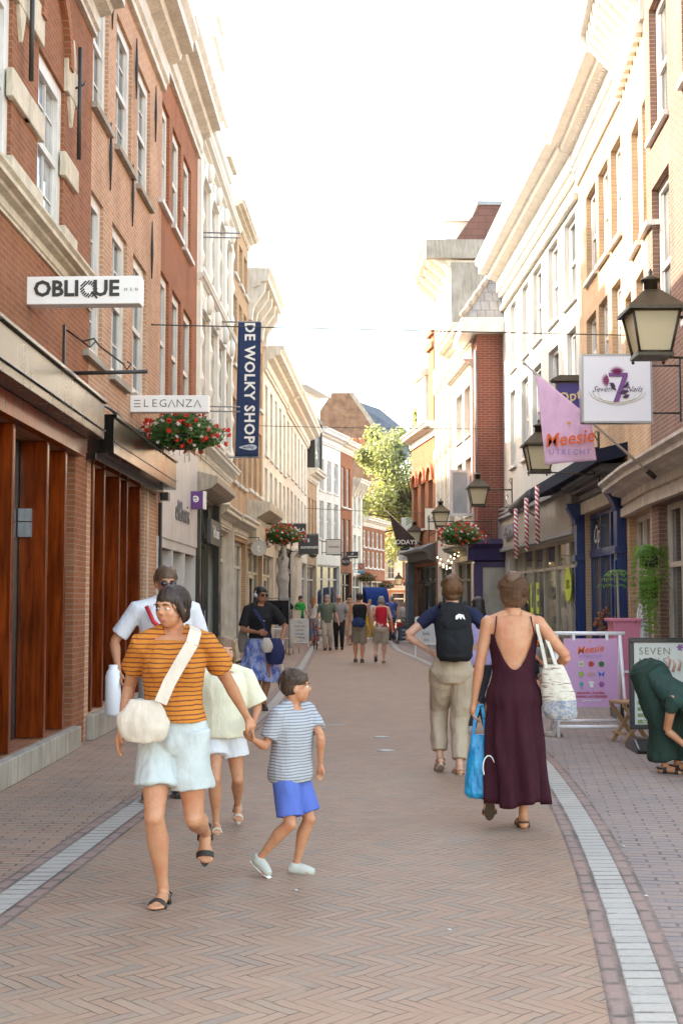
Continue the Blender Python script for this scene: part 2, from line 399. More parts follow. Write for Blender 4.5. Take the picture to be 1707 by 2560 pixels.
for f, sgn in ((XL, -1), (XR, 1)):
    ribbon('stone_strip', lambda Y, f=f: f(Y)-HW, lambda Y, f=f: f(Y)+HW, .004, M_st, follow=True)
    ribbon('brick_border', lambda Y, f=f: f(Y)-HW-.09, lambda Y, f=f: f(Y)-HW, .002, M_bd, follow=True)
    ribbon('brick_border', lambda Y, f=f: f(Y)+HW, lambda Y, f=f: f(Y)+HW+.09, .002, M_bd, follow=True)
# ---------------------------------------------------------------- facades
B_dark = brick('brick_red_brown', (.235, .085, .040), (.30, .115, .052), (.32, .22, .16), .21, .058, .012)
B_light = brick('brick_orange', (.52, .31, .19), (.44, .235, .135), (.64, .55, .45), .21, .058, .014)
B_red = brick('brick_red', (.33, .125, .06), (.28, .10, .045), (.36, .26, .18), .21, .058, .01)
B_yel = brick('brick_ochre', (.50, .34, .20), (.43, .27, .15), (.55, .47, .37), .21, .06, .013)
B_cr = brick('brick_crimson', (.22, .075, .05), (.17, .055, .04), (.34, .24, .19), .235, .068, .012)
B_old = brick('brick_old', (.27, .15, .085), (.19, .11, .07), (.30, .25, .2), .3, .09, .02, .7)
B_brn = brick('brick_brown', (.21, .12, .09), (.17, .10, .078), (.36, .29, .24), .21, .06, .012)
SLATE = brick('roof_slate', (.10, .11, .13), (.13, .14, .165), (.05, .055, .065), .35, .3, .012, .3)
TILE = brick('roof_tile', (.17, .09, .075), (.14, .075, .06), (.10, .05, .04), .45, .22, .015, .4)
M_wood = wood('varnished_wood', (.055, .006, .001), (.25, .042, .003), .22, .35)
M_marq = paint((.16, .145, .12), .25, .6, 2, metal=.75, bump=.05)
_wc = {}
class Fac:
    def __init__(s, name, label, p0, p1, h, mat, cat='house', t=.26, depth=7, group=None, e0=0, e1=0):
        s.p0 = Vector(p0); s.p1 = Vector(p1); s.u = (s.p1-s.p0).normalized(); s.L = (s.p1-s.p0).length; s.h = h; s.mat = mat; s.t = t; s.depth = depth
        s.holes = []; s.o = empty(name, (p0[0], p0[1], 0), math.atan2(s.u.y, s.u.x), label, cat, group); s.nrm = Vector((s.u.y, -s.u.x)); s.fan = []
    def uz(s, x, y, off=0):
        r = ray(x, y); q = s.p0+s.nrm*off
        t = q.dot(s.nrm)/(r.x*s.nrm.x+r.y*s.nrm.y)
        P = Vector((r.x*t, r.y*t)); return (P-s.p0).dot(s.u), EYE+r.z*t
    def uu(s, xs, y=1100, off=0):
        a = [s.uz(x, y, off)[0] for x in xs]; return (min(a), max(a))
    def win(s, u0, u1, z0, z1, style='sash', frame=None, glass=None, sill=True, y=.1, bars=(2, 2), hole=True, lintel=None, name='window', sillm=None, fw=.09):
        w_, h_ = round(u1-u0, 2), round(z1-z0, 2); frame = frame or WHITE; glass = glass or GL
        if hole: s.holes.append((u0, u0+w_, z0, z0+h_))
        key = (w_, h_, style, frame.name, glass.name, sill, bars, y, fw)
        if key not in _wc:
            b = MB(); f = fw
            b.box(0, 0, 0, f, .09, h_).box(w_-f, 0, 0, w_, .09, h_).box(f, 0, h_-f, w_-f, .09, h_).box(f, 0, 0, w_-f, .09, f)
            if style == 'sash':
                m = h_*.5; b.box(f, .012, m-.035, w_-f, .08, m+.035)
                b.box(f, .035, f, f+.04, .08, h_-f).box(w_-f-.04, .035, f, w_-f, .08, h_-f)
                if bars:
                    for i in range(1, bars[0]):
                        x = f+(w_-2*f)*i/bars[0]; b.box(x-.014, .04, f, x+.014, .075, m-.035); b.box(x-.014, .03, m+.035, x+.014, .065, h_-f)
                    for k in (0, 1):
                        for i in range(1, bars[1]):
                            z = k*m+(m)*i/bars[1]; b.box(f, .042, z-.012, w_-f, .07, z+.012)
            elif style == 'plain':
                for i in range(1, bars[0]):
                    x = w_*i/bars[0]; b.box(x-.035, .01, f, x+.035, .085, h_-f)
                for z in bars[1:]:
                    z = h_*z; b.box(f, .012, z-.035, w_-f, .083, z+.035)
            g = MB(); g.add([(f*.5, .055, f*.5), (w_-f*.5, .055, f*.5), (w_-f*.5, .058, h_-f*.5), (f*.5, .058, h_-f*.5)], [(0, 1, 2, 3)])
            sl_ = MB(); sl_.box(-.06, -y-.07, -.075, w_+.06, .03, -.003)
            fo = b.build(name, frame, s.o); go = g.build('pane', glass, fo)
            ch = [go]
            if sill: ch.append(sl_.build('sill', sillm or frame, fo))
            _wc[key] = (fo, ch, fo.data); fo.location = (u0, y, z0); return fo
        fo, ch, _ = _wc[key]; c = fo.copy(); c.name = name; col.objects.link(c); c.parent = s.o; c.location = (u0, y, z0)
        for k in ch:
            d = k.copy(); col.objects.link(d); d.parent = c
        return c
    def row(s, xs, xref, yt, yb, **kw):
        z1 = s.uz(xref, yt)[1]; z0 = s.uz(xref, yb)[1]
        for a, b in xs:
            ua, ub = s.uu((a, b), (yt+yb)/2); s.win(ua, ub, z0, z1, **kw)
        return z0, z1
    def hole(s, u0, u1, z0, z1): s.holes.append((u0, u1, z0, z1))
    def wall(s, mat=None, top=None, reveal=None):
        mat = mat or s.mat; L, h, t = s.L, s.h, s.t; H = [(max(a, .01), min(b, L-.01), max(c, 0), min(d, h)) for a, b, c, d in s.holes if b > .05 and a < L-.05]
        us = sorted({0, round(L, 4)}|{round(x, 4) for q in H for x in q[:2]}); zs = sorted({0, round(h, 4)}|{round(x, 4) for q in H for x in q[2:]})
        b = MB()
        for i in range(len(us)-1):
            for j in range(len(zs)-1):
                cu = (us[i]+us[i+1])/2; cz = (zs[j]+zs[j+1])/2
                if any(a < cu < b_ and c < cz < d for a, b_, c, d in H): continue
                b.add([(us[i], 0, zs[j]), (us[i+1], 0, zs[j]), (us[i+1], 0, zs[j+1]), (us[i], 0, zs[j+1])], [(0, 1, 2, 3)])
        for a, c, z0, z1 in H:
            b.add([(a, 0, z0), (a, t, z0), (a, t, z1), (a, 0, z1)], [(3, 2, 1, 0)]); b.add([(c, 0, z0), (c, t, z0), (c, t, z1), (c, 0, z1)], [(0, 1, 2, 3)])
            b.add([(a, 0, z1), (c, 0, z1), (c, t, z1), (a, t, z1)], [(0, 1, 2, 3)])
            b.add([(a, 0, z0), (c, 0, z0), (c, t, z0), (a, t, z0)], [(3, 2, 1, 0)])
        e = .004
        b.box(e, t, -.1, L-e, s.depth, h-.01)
        b.add([(e, 0, 0), (e, t, 0), (e, t, h), (e, 0, h)], [(3, 2, 1, 0)]); b.add([(L-e, 0, 0), (L-e, t, 0), (L-e, t, h), (L-e, 0, h)], [(0, 1, 2, 3)])
        b.add([(0, 0, h), (L, 0, h), (L, t, h), (0, t, h)], [(0, 1, 2, 3)])
        return b.build('wall', mat, s.o)
    def cornice(s, z0, hh, o_, mat=None, u0=None, u1=None, brackets=0, bw=.12, name='cornice', dent=0):
        u0 = -.0 if u0 is None else u0; u1 = s.L if u1 is None else u1; mat = mat or TRIM
        P = [(0, 0), (.12, 0), (.12, .1), (.2, .14), (.2, .42), (.5, .5), (.55, .6), (.86, .64), (.86, .8), (1, .9), (1, 1), (0, 1.02)]
        b = MB(); b.prism([(.02 if x == 0 else -x*o_, z0+z*hh) for x, z in P], u0+.003, u1-.003)
        n = brackets
        for i in range(n):
            u = u0+.2+(u1-u0-.4)*i/max(1, n-1)
            b.prism([(0, z0-hh*.5), (-.1, z0-hh*.5), (-.14, z0-hh*.1), (-o_*.7, z0+hh*.35), (-o_*.74, z0+hh*.63), (0, z0+hh*.63)], u-bw/2, u+bw/2)
        if dent:
            k = int((u1-u0)/dent)
            for i in range(k): b.box(u0+i*dent+.03, -o_*.36, z0+hh*.44, u0+i*dent+dent*.55, -.01, z0+hh*.56)
        return b.build(name, mat, s.o)
    def band(s, z0, z1, o_, mat, u0=0, u1=None, name='string_course', y1=.02):
        b = MB(); b.box(u0+.003, -o_, z0, (s.L if u1 is None else u1)-.003, y1, z1); return b.build(name, mat, s.o)
    def roof(s, rise=2.6, mat=None, z=None):
        z = s.h if z is None else z; b = MB()
        b.prism([(.3, z), (s.depth/2, z+rise), (s.depth, z)], .02, s.L-.02); return b.build('roof', mat or TILE, s.o)
    def box(s, name, mat, *a, parent=None, bevel=0):
        b = MB()
        for q in a: b.box(*q)
        return b.build(name, mat, parent or s.o, bevel=bevel)
def shopfront(s, u0, u1, z1, frame, glass=None, n=3, base=.45, y=.12, door=None, trans=.78):
    """framed shop window: mullions, stall riser, transom, glass as children"""
    s.holes.append((u0, u1, 0, z1)); b = MB(); w_ = u1-u0; f = .08
    b.box(u0, y, 0, u0+f, y+.1, z1).box(u1-f, y, 0, u1, y+.1, z1).box(u0+f, y, z1-f, u1-f, y+.1, z1)
    b.box(u0+f, y, 0, u1-f, y+.08, base).box(u0+f, y-.03, base, u1-f, y+.1, base+.06)
    b.box(u0+f, y+.01, z1*trans, u1-f, y+.09, z1*trans+.07)
    for i in range(1, n):
        x = u0+w_*i/n; b.box(x-.035, y-.004, base, x+.035, y+.096, z1-f)
    o = b.build('shopfront', frame, s.o)
    g = MB(); g.add([(u0+f, y+.05, base), (u1-f, y+.05, base), (u1-f, y+.05, z1-f), (u0+f, y+.05, z1-f)], [(0, 1, 2, 3)]); g.build('pane', glass or GLD, o)
    if door is not None:
        d = MB(); x0 = u0+w_*door/n+.05; x1 = u0+w_*(door+1)/n-.05
        d.box(x0, y-.02, .05, x0+.1, y+.03, z1*trans-.02).box(x1-.1, y-.02, .05, x1, y+.03, z1*trans-.02).box(x0+.1, y-.02, z1*trans-.12, x1-.1, y+.03, z1*trans-.02).box(x0+.1, y-.02, .05, x1-.1, y+.03, .5)
        dd = d.build('door', frame, o); h_ = MB(); h_.tube([(x1-.05, y-.07, 1.0), (x1-.05, y-.07, 1.35)], .012, 6); h_.build('handle', ZINC, dd)
    return o

# ======== left side, near to far
LP = [(-2.87, 4.5), (-2.83, 14.2), (-2.75, 19.2), (-2.69, 23.5), (-2.59, 29.8), (-2.47, 33.3), (-2.3, 37.4), (-1.97, 45), (-1.5, 56), (-1.15, 59.2), (-.05, 63.2), (.55, 65.6), (1.1, 68), (2.5, 73.5)]
# L1 red brown brick with stone blocks
f = Fac('brick_house', 'red brown brick house with stone blocks and glossy wooden shop fins, nearest left', LP[0], LP[1], 8.4, B_dark, t=.5, cat='house')
L1 = f
u = f.uu
for x0, x1 in ((-60, 27), (94, 160)):
    ua, ub = f.uz(x0, 400)[0], f.uz(x1, 400)[0]; f.win(ua, ub, 5.1, 6.75, bars=(2, 2), y=.035, glass=GLB, fw=.15)
UW = f.uz(94, 400)[0]; UE = f.uz(160, 400)[0]
b = MB(); ST = paint((.66, .58, .45), .75, .3, 5, bump=.5)
for z0, z1, ww in ((6.75, 7.1, .6), (5.85, 6.1, .75), (5.1, 5.34, .7)):
    for uc in (UW-.22, UE+.22, f.uz(27, 400)[0]+.2):
        b = MB(); b.box(uc-ww/2*.85, -.045, z0, uc+ww/2*.85, .02, z1)
        if z0 > 6 and uc != UW-.22: b.plate([(uc-.14, z1), (uc+.14, z1), (uc+.1, z1+.15), (uc, z1+.3), (uc-.1, z1+.15)], -.05, .01); b.plate([(uc-.12, z0), (uc, z0-.3), (uc+.12, z0)], -.04, .01)
        b.build('stone_block', ST, f.o, bevel=.01)
# blind arch over the window
b = MB(); uc = (UW+UE)/2; rr = (UE-UW)/2+.12
pts = [(uc-rr*math.cos(a), 7.0+rr*1.15*math.sin(a)) for a in [math.pi*i/14 for i in range(15)]]
pin = [(uc-(rr-.14)*math.cos(a), 7.0+(rr-.14)*1.15*math.sin(a)) for a in [math.pi*i/14 for i in range(15)]]
for i in range(14):
    b.plate([pts[i], pts[i+1], pin[i+1], pin[i]], -.07, .01)
b.build('blind_arch', B_red, f.o)
for uc in (UE+.3, f.uz(27, 400)[0]+.3): ib = MB(); ib.tube([(uc, -.09, 6.15), (uc, -.09, 7.35)], .022, 6); ib.tube([(uc, -.02, 6.9), (uc, -.13, 6.95), (uc+.06, -.14, 7.0)], .012, 5); ib.build('wall_anchor', IRON, f.o)
f.cornice(4.78, .26, .2, ST, name='string_course'); f.cornice(7.95, .55, .42, TRIM)
# shop recess with wooden fins
def finshop(f, ua, ub, fins, zt=3.08, plinth=.25):
    f.hole(ua, ub, plinth-.01, zt)
    g = MB(); g.add([(ua, .25, plinth), (ub, .25, plinth), (ub, .25, zt), (ua, .25, zt)], [(0, 1, 2, 3)]); g.build('shop_glass', GLD, f.o)
    for q in fins:
        b = MB(); b.box(q-.035, -.02, plinth+.0, q+.035, .245, zt-.003); o = b.build('wooden_fin', M_wood, f.o, bevel=.006)
        k = MB(); k.box(q+.036, .19, plinth+.02, q+.10, .24, zt-.01); k.build('window_stile', M_wood, o)
ua, ub = f.L-7.2, f.L-.62
finshop(f, ua, ub, [ua+.1, ua+1.3, ua+2.6]+[f.uz(x, 1500, .06)[0] for x in (-110, -45, 42, 127, 172)])
lk = f.uz(60, 1300, -.2)[0]; b = MB(); b.box(lk-.06, .12, 2.3, lk+.1, .24, 2.42); b.box(lk-.06, .12, 2.15, lk+.08, .24, 2.29); b.build('door_closer', ZINC, f.o)
b = MB(); b.box(ua-.3, -.10, 0, ub+.02, -.003, .23); b.build('stone_plinth', STONE, f.o, bevel=.012)
b = MB(); b.box(ua-.2, -.1, 3.08, ub+.06, -.003, 3.27); b.build('wooden_beam', M_wood, f.o)
b = MB(); b.box(ua-.3, -.28, 3.275, ub+.12, -.003, 3.66); b.box(ua-.3, -.31, 3.66, ub+.14, -.003, 3.7); b.box(ua-.3, -.3, 3.36, ub+.13, -.28, 3.375); b.build('metal_fascia', M_marq, f.o, bevel=.008)
b = MB()
for k in range(3):
    pts = []; n = 26
    for i in range(n+1): pts.append((ua-.5+(ub+.5-ua)*i/n, -.2+k*.05, 3.74+k*.03+.02*math.sin(i*1.7+k)))
    b.tube(pts, .014, 5)
b.build('cable', ZINC, f.o)
f.wall(); f.roof()
# L2 light orange brick
f = Fac('brick_house', 'light orange brick house with two rows of white windows and dark metal shop fascia', LP[1], LP[2], 9.6, B_light, t=.5); L2 = f
for (a, b_), z0, z1 in [((226, 265), 7.2, 8.9), ((285, 325), 7.2, 8.9), ((340, 372), 7.2, 8.9), ((212, 258), 4.3, 6.2), ((280, 318), 4.3, 6.2), ((333, 367), 4.3, 6.2)]:
    ua, ub = f.uu((a, b_), 700); f.win(ua, min(ub, f.L-.2), z0, z1, bars=(2, 2), y=.045, sillm=STONE, fw=.13)
for (a, z) in ((270, 6.9), (327, 6.9), (270, 8.9), (333, 8.7), (383, 8.7), (377, 6.6)):
    b = MB(); uu = f.uz(a, 500)[0]; b.tube([(uu, -.03, z-.42), (uu+.015, -.03, z), (uu, -.03, z+.42)], [.008, .022, .008], 6); b.build('wall_anchor', IRON, f.o)
sh = lambda f, x: f.uz(x, 1500, .06)[0]
ua, ub = f.uz(197, 1500)[0]+.05, f.uz(359, 1500)[0]
finshop(f, .2, ub, [sh(f, x) for x in (241, 268, 306, 325, 357)], 3.1, .3)
b = MB(); b.box(.1, -.1, 0, f.L-.1, -.003, .28); b.build('stone_plinth', STONE, f.o, bevel=.012)
b = MB(); b.box(-.1, -.12, 3.1, f.L-.3, -.003, 3.18); b.box(-.02, -.3, 3.18, f.L-.25, -.003, 3.58); b.box(-.02, -.33, 3.58, f.L-.24, -.003, 3.62); b.box(-.02, -.31, 3.3, f.L-.24, -.3, 3.32); b.build('metal_fascia', paint((.09, .085, .08), .18, .5, 2, metal=.85, bump=.04), f.o, bevel=.008)
b = MB(); pts = [(-.3+(f.L+.1)*i/24, -.2+.03*math.sin(i*.9), 3.68+.05*math.sin(i*.6)) for i in range(25)]; b.tube(pts, .016, 5); b.tube([(p[0], p[1]+.06, p[2]+.03) for p in pts], .01, 5)
b.tube([(f.L-.28, -.2, 3.65), (f.L-.2, -.15, 3.4), (f.L-.25, -.2, 3.2)], .012, 5); b.tube([(f.L-.12, -.05, 3.0), (f.L-.12, -.05, 1.9), (f.L-.2, -.05, 1.85)], .03, 6); b.build('cable', IRON, f.o)
b = MB(); b.box(f.L-.36, -.2, 3.02, f.L-.16, -.08, 3.14); b.build('junction_box', BLACK, f.o)
b = MB(); b.box(ub+.2, -.02, .3, ub+.26, -.003, 3.1); b.build('trim_strip', TRIM, f.o)
f.cornice(9.35, .95, .55, TRIM, brackets=0); f.wall(); f.roof()
# L3 red brick
f = Fac('brick_house', 'narrow red brick house with three tall windows per storey above the white shop wall', LP[2], LP[3], 9.8, B_red, t=.3); L3 = f
f.row([(399, 424), (432, 453), (460, 479)], 400, 232, 500, bars=(1, 1), y=.05, fw=.13); f.row([(399, 422), (430, 452), (459, 480)], 400, 670, 1010, bars=(1, 1), y=.05, fw=.13)
WG = paint((.62, .61, .60), .45, .15, 2)
za = 3.55
u0, u1 = f.uz(392, 1450)[0], f.L-.15
f.holes.append((u0, u1, 0, 2.35)); b = MB(); n = 3
for i in range(n+1):
    x = u0+(u1-u0)*i/n; b.box(x-.05, -.03, 0, x+.05, .25, 2.35)
b.box(u0-.05, -.033, 2.35, u1+.05, .02, 2.5); b.build('shopfront', WG, f.o); g = MB(); g.add([(u0, .22, 0), (u1, .22, 0), (u1, .22, 2.35), (u0, .22, 2.35)], [(0, 1, 2, 3)]); g.build('shop_glass', glassm('pale_blind', (.45, .45, .45), .2, (.55, .55, .54)), f.o)
b = MB(); b.box(.05, -.05, 2.5, f.L-.05, -.003, 4.15)
for i in range(1, 4): b.box(f.L*i/4-.004, -.052, 2.5, f.L*i/4+.004, -.05, 4.1)
pnl = b.build('white_panel', WG, f.o)
text('el&boris', .5, plain((.16, .15, .15), .4), pnl, (f.L*.52, -.06, 3.0), bold=-.012, ext=.008)
f.cornice(9.8, .85, .5, TRIM); f.wall(); f.roof()
# L4 white ornate stepped gable
f = Fac('ornate_house', 'white ornate house with stepped gable and diamond shaped studs', LP[3], LP[4], 10.2, CREAM, t=.3); L4 = f
WW = paint((.80, .78, .72), .6, .12, 1)
b = MB(); Lc = f.L
for a, c, z0, z1 in ((.12, .88, 10.2, 11.2), (.24, .76, 11.2, 12.2), (.36, .64, 12.2, 13.2)):
    b.box(Lc*a, 0, z0, Lc*c, .5, z1); b.box(Lc*a-.06, -.07, z1-.02, Lc*c+.06, .57, z1+.16)
b.box(Lc*.43, -.02, 13.36, Lc*.57, .5, 13.8); b.box(Lc*.41, -.08, 13.8, Lc*.59, .55, 13.95)
b.build('stepped_gable', WW, f.o)
for i in range(4):
    ua = .55+i*1.42; f.win(ua, ua+.85, 4.9, 7.0, 'plain', bars=(1, .6), frame=WW, y=.2, glass=GLB); f.win(ua, ua+.85, 7.9, 9.6, 'plain', bars=(1, .6), frame=WW, y=.2, glass=GLB)
for i in range(5):
    b = MB(); uc = .27+i*1.42
    b.box(uc-.16, -.06, 4.5, uc+.13, .02, 10.0)
    for k in range(7):
        z = 4.9+k*.78; P = [(uc-.17, -.06, z), (uc, -.06, z-.24), (uc+.17, -.06, z), (uc, -.06, z+.24), (uc, -.12, z)]
        b.add(P, [(0, 1, 4), (1, 2, 4), (2, 3, 4), (3, 0, 4)])
    b.build('studded_pilaster', WW, f.o)
for i in range(4):
    uc = .975+i*1.42
    for zb, hgt in ((7.0, .35), (9.6, .4)):
        b = MB()
        pts = [(uc-.55*math.cos(a), zb+.05+hgt*math.sin(a)) for a in [math.pi*k/8 for k in range(9)]]
        b.plate(pts, -.09, -.0); b.ball((uc, -.12, zb+.25), (.12, .09, .2), 8, 6)
        b.build('window_hood', WW, f.o)
f.cornice(4.25, .3, .25, WW, name='string_course'); f.cornice(7.45, .2, .16, WW, name='string_course'); f.cornice(10.0, .3, .25, WW)
um = 3.15
shopfront(f, .05, um-.05, 3.5, BLACK, GLD, 3, .1, door=1)
f.box('black_pilaster', BLACK, (um-.25, -.12, 0, um+.05, -.003, 3.5)); f.box('black_pilaster', BLACK, (-.02, -.1, 0, .16, -.003, 3.5))
b = MB(); b.prism([(0, 3.52), (-.3, 3.6), (-.42, 3.7), (-.42, 3.82), (0, 3.92)], -.1, um+.1); b.build('shop_canopy', paint((.42, .37, .30), .5, .4, 3), f.o)
shopfront(f, um+.2, f.L-.15, 3.1, CREAM, GLD, 3, .5)
f.cornice(3.15, .4, .3, CREAM, u0=um+.1, name='shop_cornice')
f.box('shop_pilaster', CREAM, (um+.06, -.1, 0, um+.2, -.002, 3.14)); f.box('shop_pilaster', CREAM, (f.L-.16, -.1, 0, f.L-.01, -.002, 3.14))
f.wall()
# L5 brick
f = Fac('brick_house', 'slim ochre brick house behind the blue vertical banner', LP[4], LP[5], 10.9, B_yel, t=.25); L5 = f
for z0, z1 in ((4.4, 6.4), (7.2, 8.9), (9.4, 10.4)):
    for ua in (.4, 1.55, 2.6): f.win(ua, ua+.7, z0, z1, bars=(1, 1), y=.09)
shopfront(f, .15, f.L-.15, 3.0, CREAM, GLD, 3, .5); f.cornice(3.1, .45, .35, CREAM, name='shop_cornice'); f.cornice(10.75, .3, .3, CREAM2)
b = MB(); b.prism([(.1, 10.9), (.9, 12.8), (3.5, 13.3), (7, 10.9)], .05, f.L-.05); b.build('roof', SLATE, f.o)
b = MB(); b.box(1.0, .25, 10.9, 2.2, 1.5, 12.4); b.box(.9, .15, 12.4, 2.3, 1.5, 12.6); b.build('dormer', CREAM2, f.o)
f.wall()
# L6
f = Fac('brick_house', 'brick house with a deep bracketed cream cornice, past the blue banner', LP[5], LP[6], 9.7, B_yel, t=.25); L6 = f
for z0, z1 in ((4.5, 6.3), (7.0, 8.7)):
    for ua in (.35, 1.6, 2.95): f.win(ua, ua+.75, z0, z1, bars=(1, 1), y=.09)
f.cornice(9.4, .9, .62, CREAM, brackets=5, bw=.2); shopfront(f, .15, f.L-.15, 2.9, CREAM2, GLD, 3, .4, door=1)
b = MB(); b.prism([(0, 3.0), (-.25, 3.1), (-.25, 3.7), (-.6, 3.9), (-.62, 4.1), (0, 4.2)], .1, f.L-.1); b.build('shop_canopy', CREAM2, f.o)
b = MB(); b.box(.6, .3, 10.4, 1.8, 1.6, 12.0); b.build('dormer', ZINC, f.o)
f.wall(); f.roof(2)
# L7 cream
f = Fac('plaster_house', 'cream plastered house with four dark shuttered windows per storey', LP[6], LP[7], 8.6, CREAM, t=.22); L7 = f
for z0, z1 in ((4.3, 5.5), (5.9, 8.0)):
    for i in range(5): ua = .5+i*1.55; f.win(ua, ua+.8, z0, z1, 'plain', bars=(1, .5), y=.1, glass=GLD)
f.cornice(8.3, .75, .6, CREAM); f.cornice(3.5, .4, .5, CREAM, name='shop_cornice')
shopfront(f, .2, 3.4, 2.9, CREAM2, GLD, 3, .3, door=1); shopfront(f, 4.9, f.L-.2, 3.2, BLACK, GLD, 3, .2, door=0)
f.wall(); f.roof(2)
# carved pillar figure holding the bay (caryatid)
b = MB(); cx, cy = 4.2, -.22
b.box(cx-.35, cy-.25, 0, cx+.35, cy+.2, .9)
b._lathe([(.15, .9), (.13, 1.1), (.12, 1.5), (.15, 1.9), (.20, 2.15), (.21, 2.3), (.15, 2.5), (.19, 2.75), (.20, 2.9), (.08, 3.0), (.06, 3.06)], (cx, cy, 0), 14); b.ball((cx, cy, 3.18), (.09, .1, .13), 10, 8); b._lathe([(.07, 3.28), (.16, 3.36), (.22, 3.45)], (cx, cy, 0), 12); [b.tube([(cx+s_*.2, cy, 2.86), (cx+s_*.3, cy-.05, 3.1), (cx+s_*.16, cy-.02, 3.36)], [.055, .045, .035], 8) for s_ in (-1, 1)]; [b.tube([(cx+.14*math.cos(a_), cy+.14*math.sin(a_), .95), (cx+.15*math.cos(a_+.25), cy+.15*math.sin(a_+.25), 1.6), (cx+.17*math.cos(a_+.5), cy+.17*math.sin(a_+.5), 2.2)], [.03, .025, .015], 6) for a_ in (3.4, 3.9, 4.5, 5.1, 5.7)]
b.box(cx-.32, cy-.3, 3.45, cx+.32, cy+.22, 3.62); b.prism([(0, 3.62), (-.6, 3.62), (-.75, 3.95), (0, 4.0)], cx-.6, cx+.6)
b.build('carved_pillar', STUCCO and paint((.45, .44, .44), .7, .3, 8, bump=.8), f.o)
# L8 cream high
f = Fac('plaster_house', 'cream plastered house with dark ground floor beside the summum sign', LP[7], LP[8], 8.5, CREAM, t=.22); L8 = f
for z0, z1 in ((3.9, 5.6), (6.1, 8.0)):
    for i in range(6): ua = .6+i*1.7; f.win(ua, ua+.85, z0, z1, 'plain', bars=(1, .5), y=.1, glass=GLD if z0 < 5 else GLB)
f.cornice(8.2, .8, .65, CREAM); shopfront(f, .2, 3.6, 3.4, BLACK, GLD, 2, .1, door=1)
f.box('smooth_portal', CREAM, (3.8, -.12, 0, 6.3, -.003, 3.2)); f.cornice(3.2, .3, .4, CREAM, u0=3.6, u1=6.5, name='shop_cornice')
GMAR = paint((.5, .5, .51), .4, .4, 5)
shopfront(f, 6.6, f.L-.2, 3.1, GMAR, GLD, 3, .1)
f.wall(); f.roof(1.5)
# L9 low brick with black bay
f = Fac('brick_house', 'low brick house under a black framed roof bay', LP[8], LP[9], 7.0, B_yel, t=.2); L9 = f
for ua in (.4, 1.5, 2.5): f.win(ua, ua+.6, 4.5, 6.1, bars=(1, 1), y=.1)
f.cornice(6.8, .55, .5, CREAM); shopfront(f, .15, f.L-.15, 3.1, GMAR, GLD, 2, .1)
b = MB(); b.box(.3, -.3, 7.36, 2.9, 2, 7.46); b.box(.3, -.3, 9.6, 2.9, 2, 9.75); b.box(.3, -.3, 7.46, .42, 2, 9.6); b.box(2.78, -.3, 7.46, 2.9, 2, 9.6)
o = b.build('roof_bay', BLACK, f.o); g = MB(); g.box(.42, -.2, 7.46, 2.78, -.15, 9.6); g.build('pane', GLB, o)
f.wall(); f.roof(2)
# L10 tall white
f = Fac('plaster_house', 'tall white house with rooftop storey, in front of the old church gable', LP[9], LP[10], 9.0, WHITE, t=.2); L10 = f
for z0, z1 in ((4.4, 6.2), (6.7, 8.2)):
    for i in range(3): ua = .5+i*1.25; f.win(ua, ua+.7, z0, z1, 'plain', bars=(1, .5), frame=WHITE, y=.1, glass=GLB)
f.cornice(8.9, .7, .5, WHITE); shopfront(f, .15, f.L-.15, 3.2, GMAR, GLD, 3, .1)
b = MB(); b.box(.0, 1.0, 9, f.L-.2, 6.8, 11.6); b.box(-.1, .5, 11.6, f.L, 7, 11.85); b.build('rooftop_storey', WHITE, f.o)
b = MB(); b.box(1.6, .94, 9.6, 3.2, .99, 11.3); b.build('rooftop_window', GLB, f.o)
f.wall()
# L11..L13
f = Fac('brick_house', 'red brick and cream house with white window surrounds near the tree', LP[10], LP[11], 9.1, B_red, t=.2)
for z0, z1 in ((3.6, 5.6), (6.2, 8.2)):
    for ua in (.25, 1.3): f.win(ua, ua+.7, z0, z1, bars=(1, 1), y=.1)
f.cornice(8.9, .6, .5, CREAM); shopfront(f, .15, f.L-.15, 2.9, IRON, GLD, 2, .3); f.wall(); f.roof(2)
f = Fac('plaster_house', 'narrow cream house with bracketed cornice near the street bend', LP[11], LP[12], 7.4, CREAM, t=.2)
for z0, z1 in ((3.4, 4.9), (5.4, 6.9)):
    for ua in (.25, 1.35): f.win(ua, ua+.7, z0, z1, bars=(1, 1), y=.1)
f.cornice(7.2, .6, .5, CREAM, brackets=4); shopfront(f, .15, f.L-.15, 2.8, CREAM2, GLD, 2, .3); f.wall(); f.roof(2)
f = Fac('brick_house', 'orange brick house with rows of small white windows at the bend', LP[12], LP[13], 5.7, B_red, t=.2)
for z0, z1 in ((3.3, 4.2), (4.4, 5.3)):
    for i in range(5): ua = .3+i*1.05; f.win(ua, ua+.65, z0, z1, bars=(2, 1), y=.06)
f.cornice(5.5, .5, .4, CREAM); shopfront(f, .15, f.L-.15, 2.6, CREAM2, GLD, 4, .3); f.wall(); f.roof(2)
# end building facing the camera
f = Fac('brick_house', 'orange brick house with cream shutters closing the street end', (1.6, 85), (9.5, 84.2), 6.6, brick('brick_orange_red', (.42, .17, .08), (.36, .14, .07), (.45, .33, .22), .21, .06, .01), t=.2, depth=8)
for ua in (1.0, 2.7, 4.6, 6.3):
    f.win(ua+.35, ua+1.0, 2.9, 4.7, bars=(2, 2), y=.06); f.box('shutter', CREAM, (ua-.1, -.08, 2.9, ua+.34, -.02, 4.7)); f.box('shutter', CREAM, (ua+1.01, -.08, 2.9, ua+1.45, -.02, 4.7))
f.cornice(2.2, .35, .4, CREAM, name='shop_cornice')
for ua in (.5, 1.7, 2.9, 4.1, 5.3): shopfront(f, ua, ua+.9, 2.05, CREAM, GLD, 1, .2)
f.cornice(6.4, .5, .4, CREAM); f.wall(); f.roof(3)
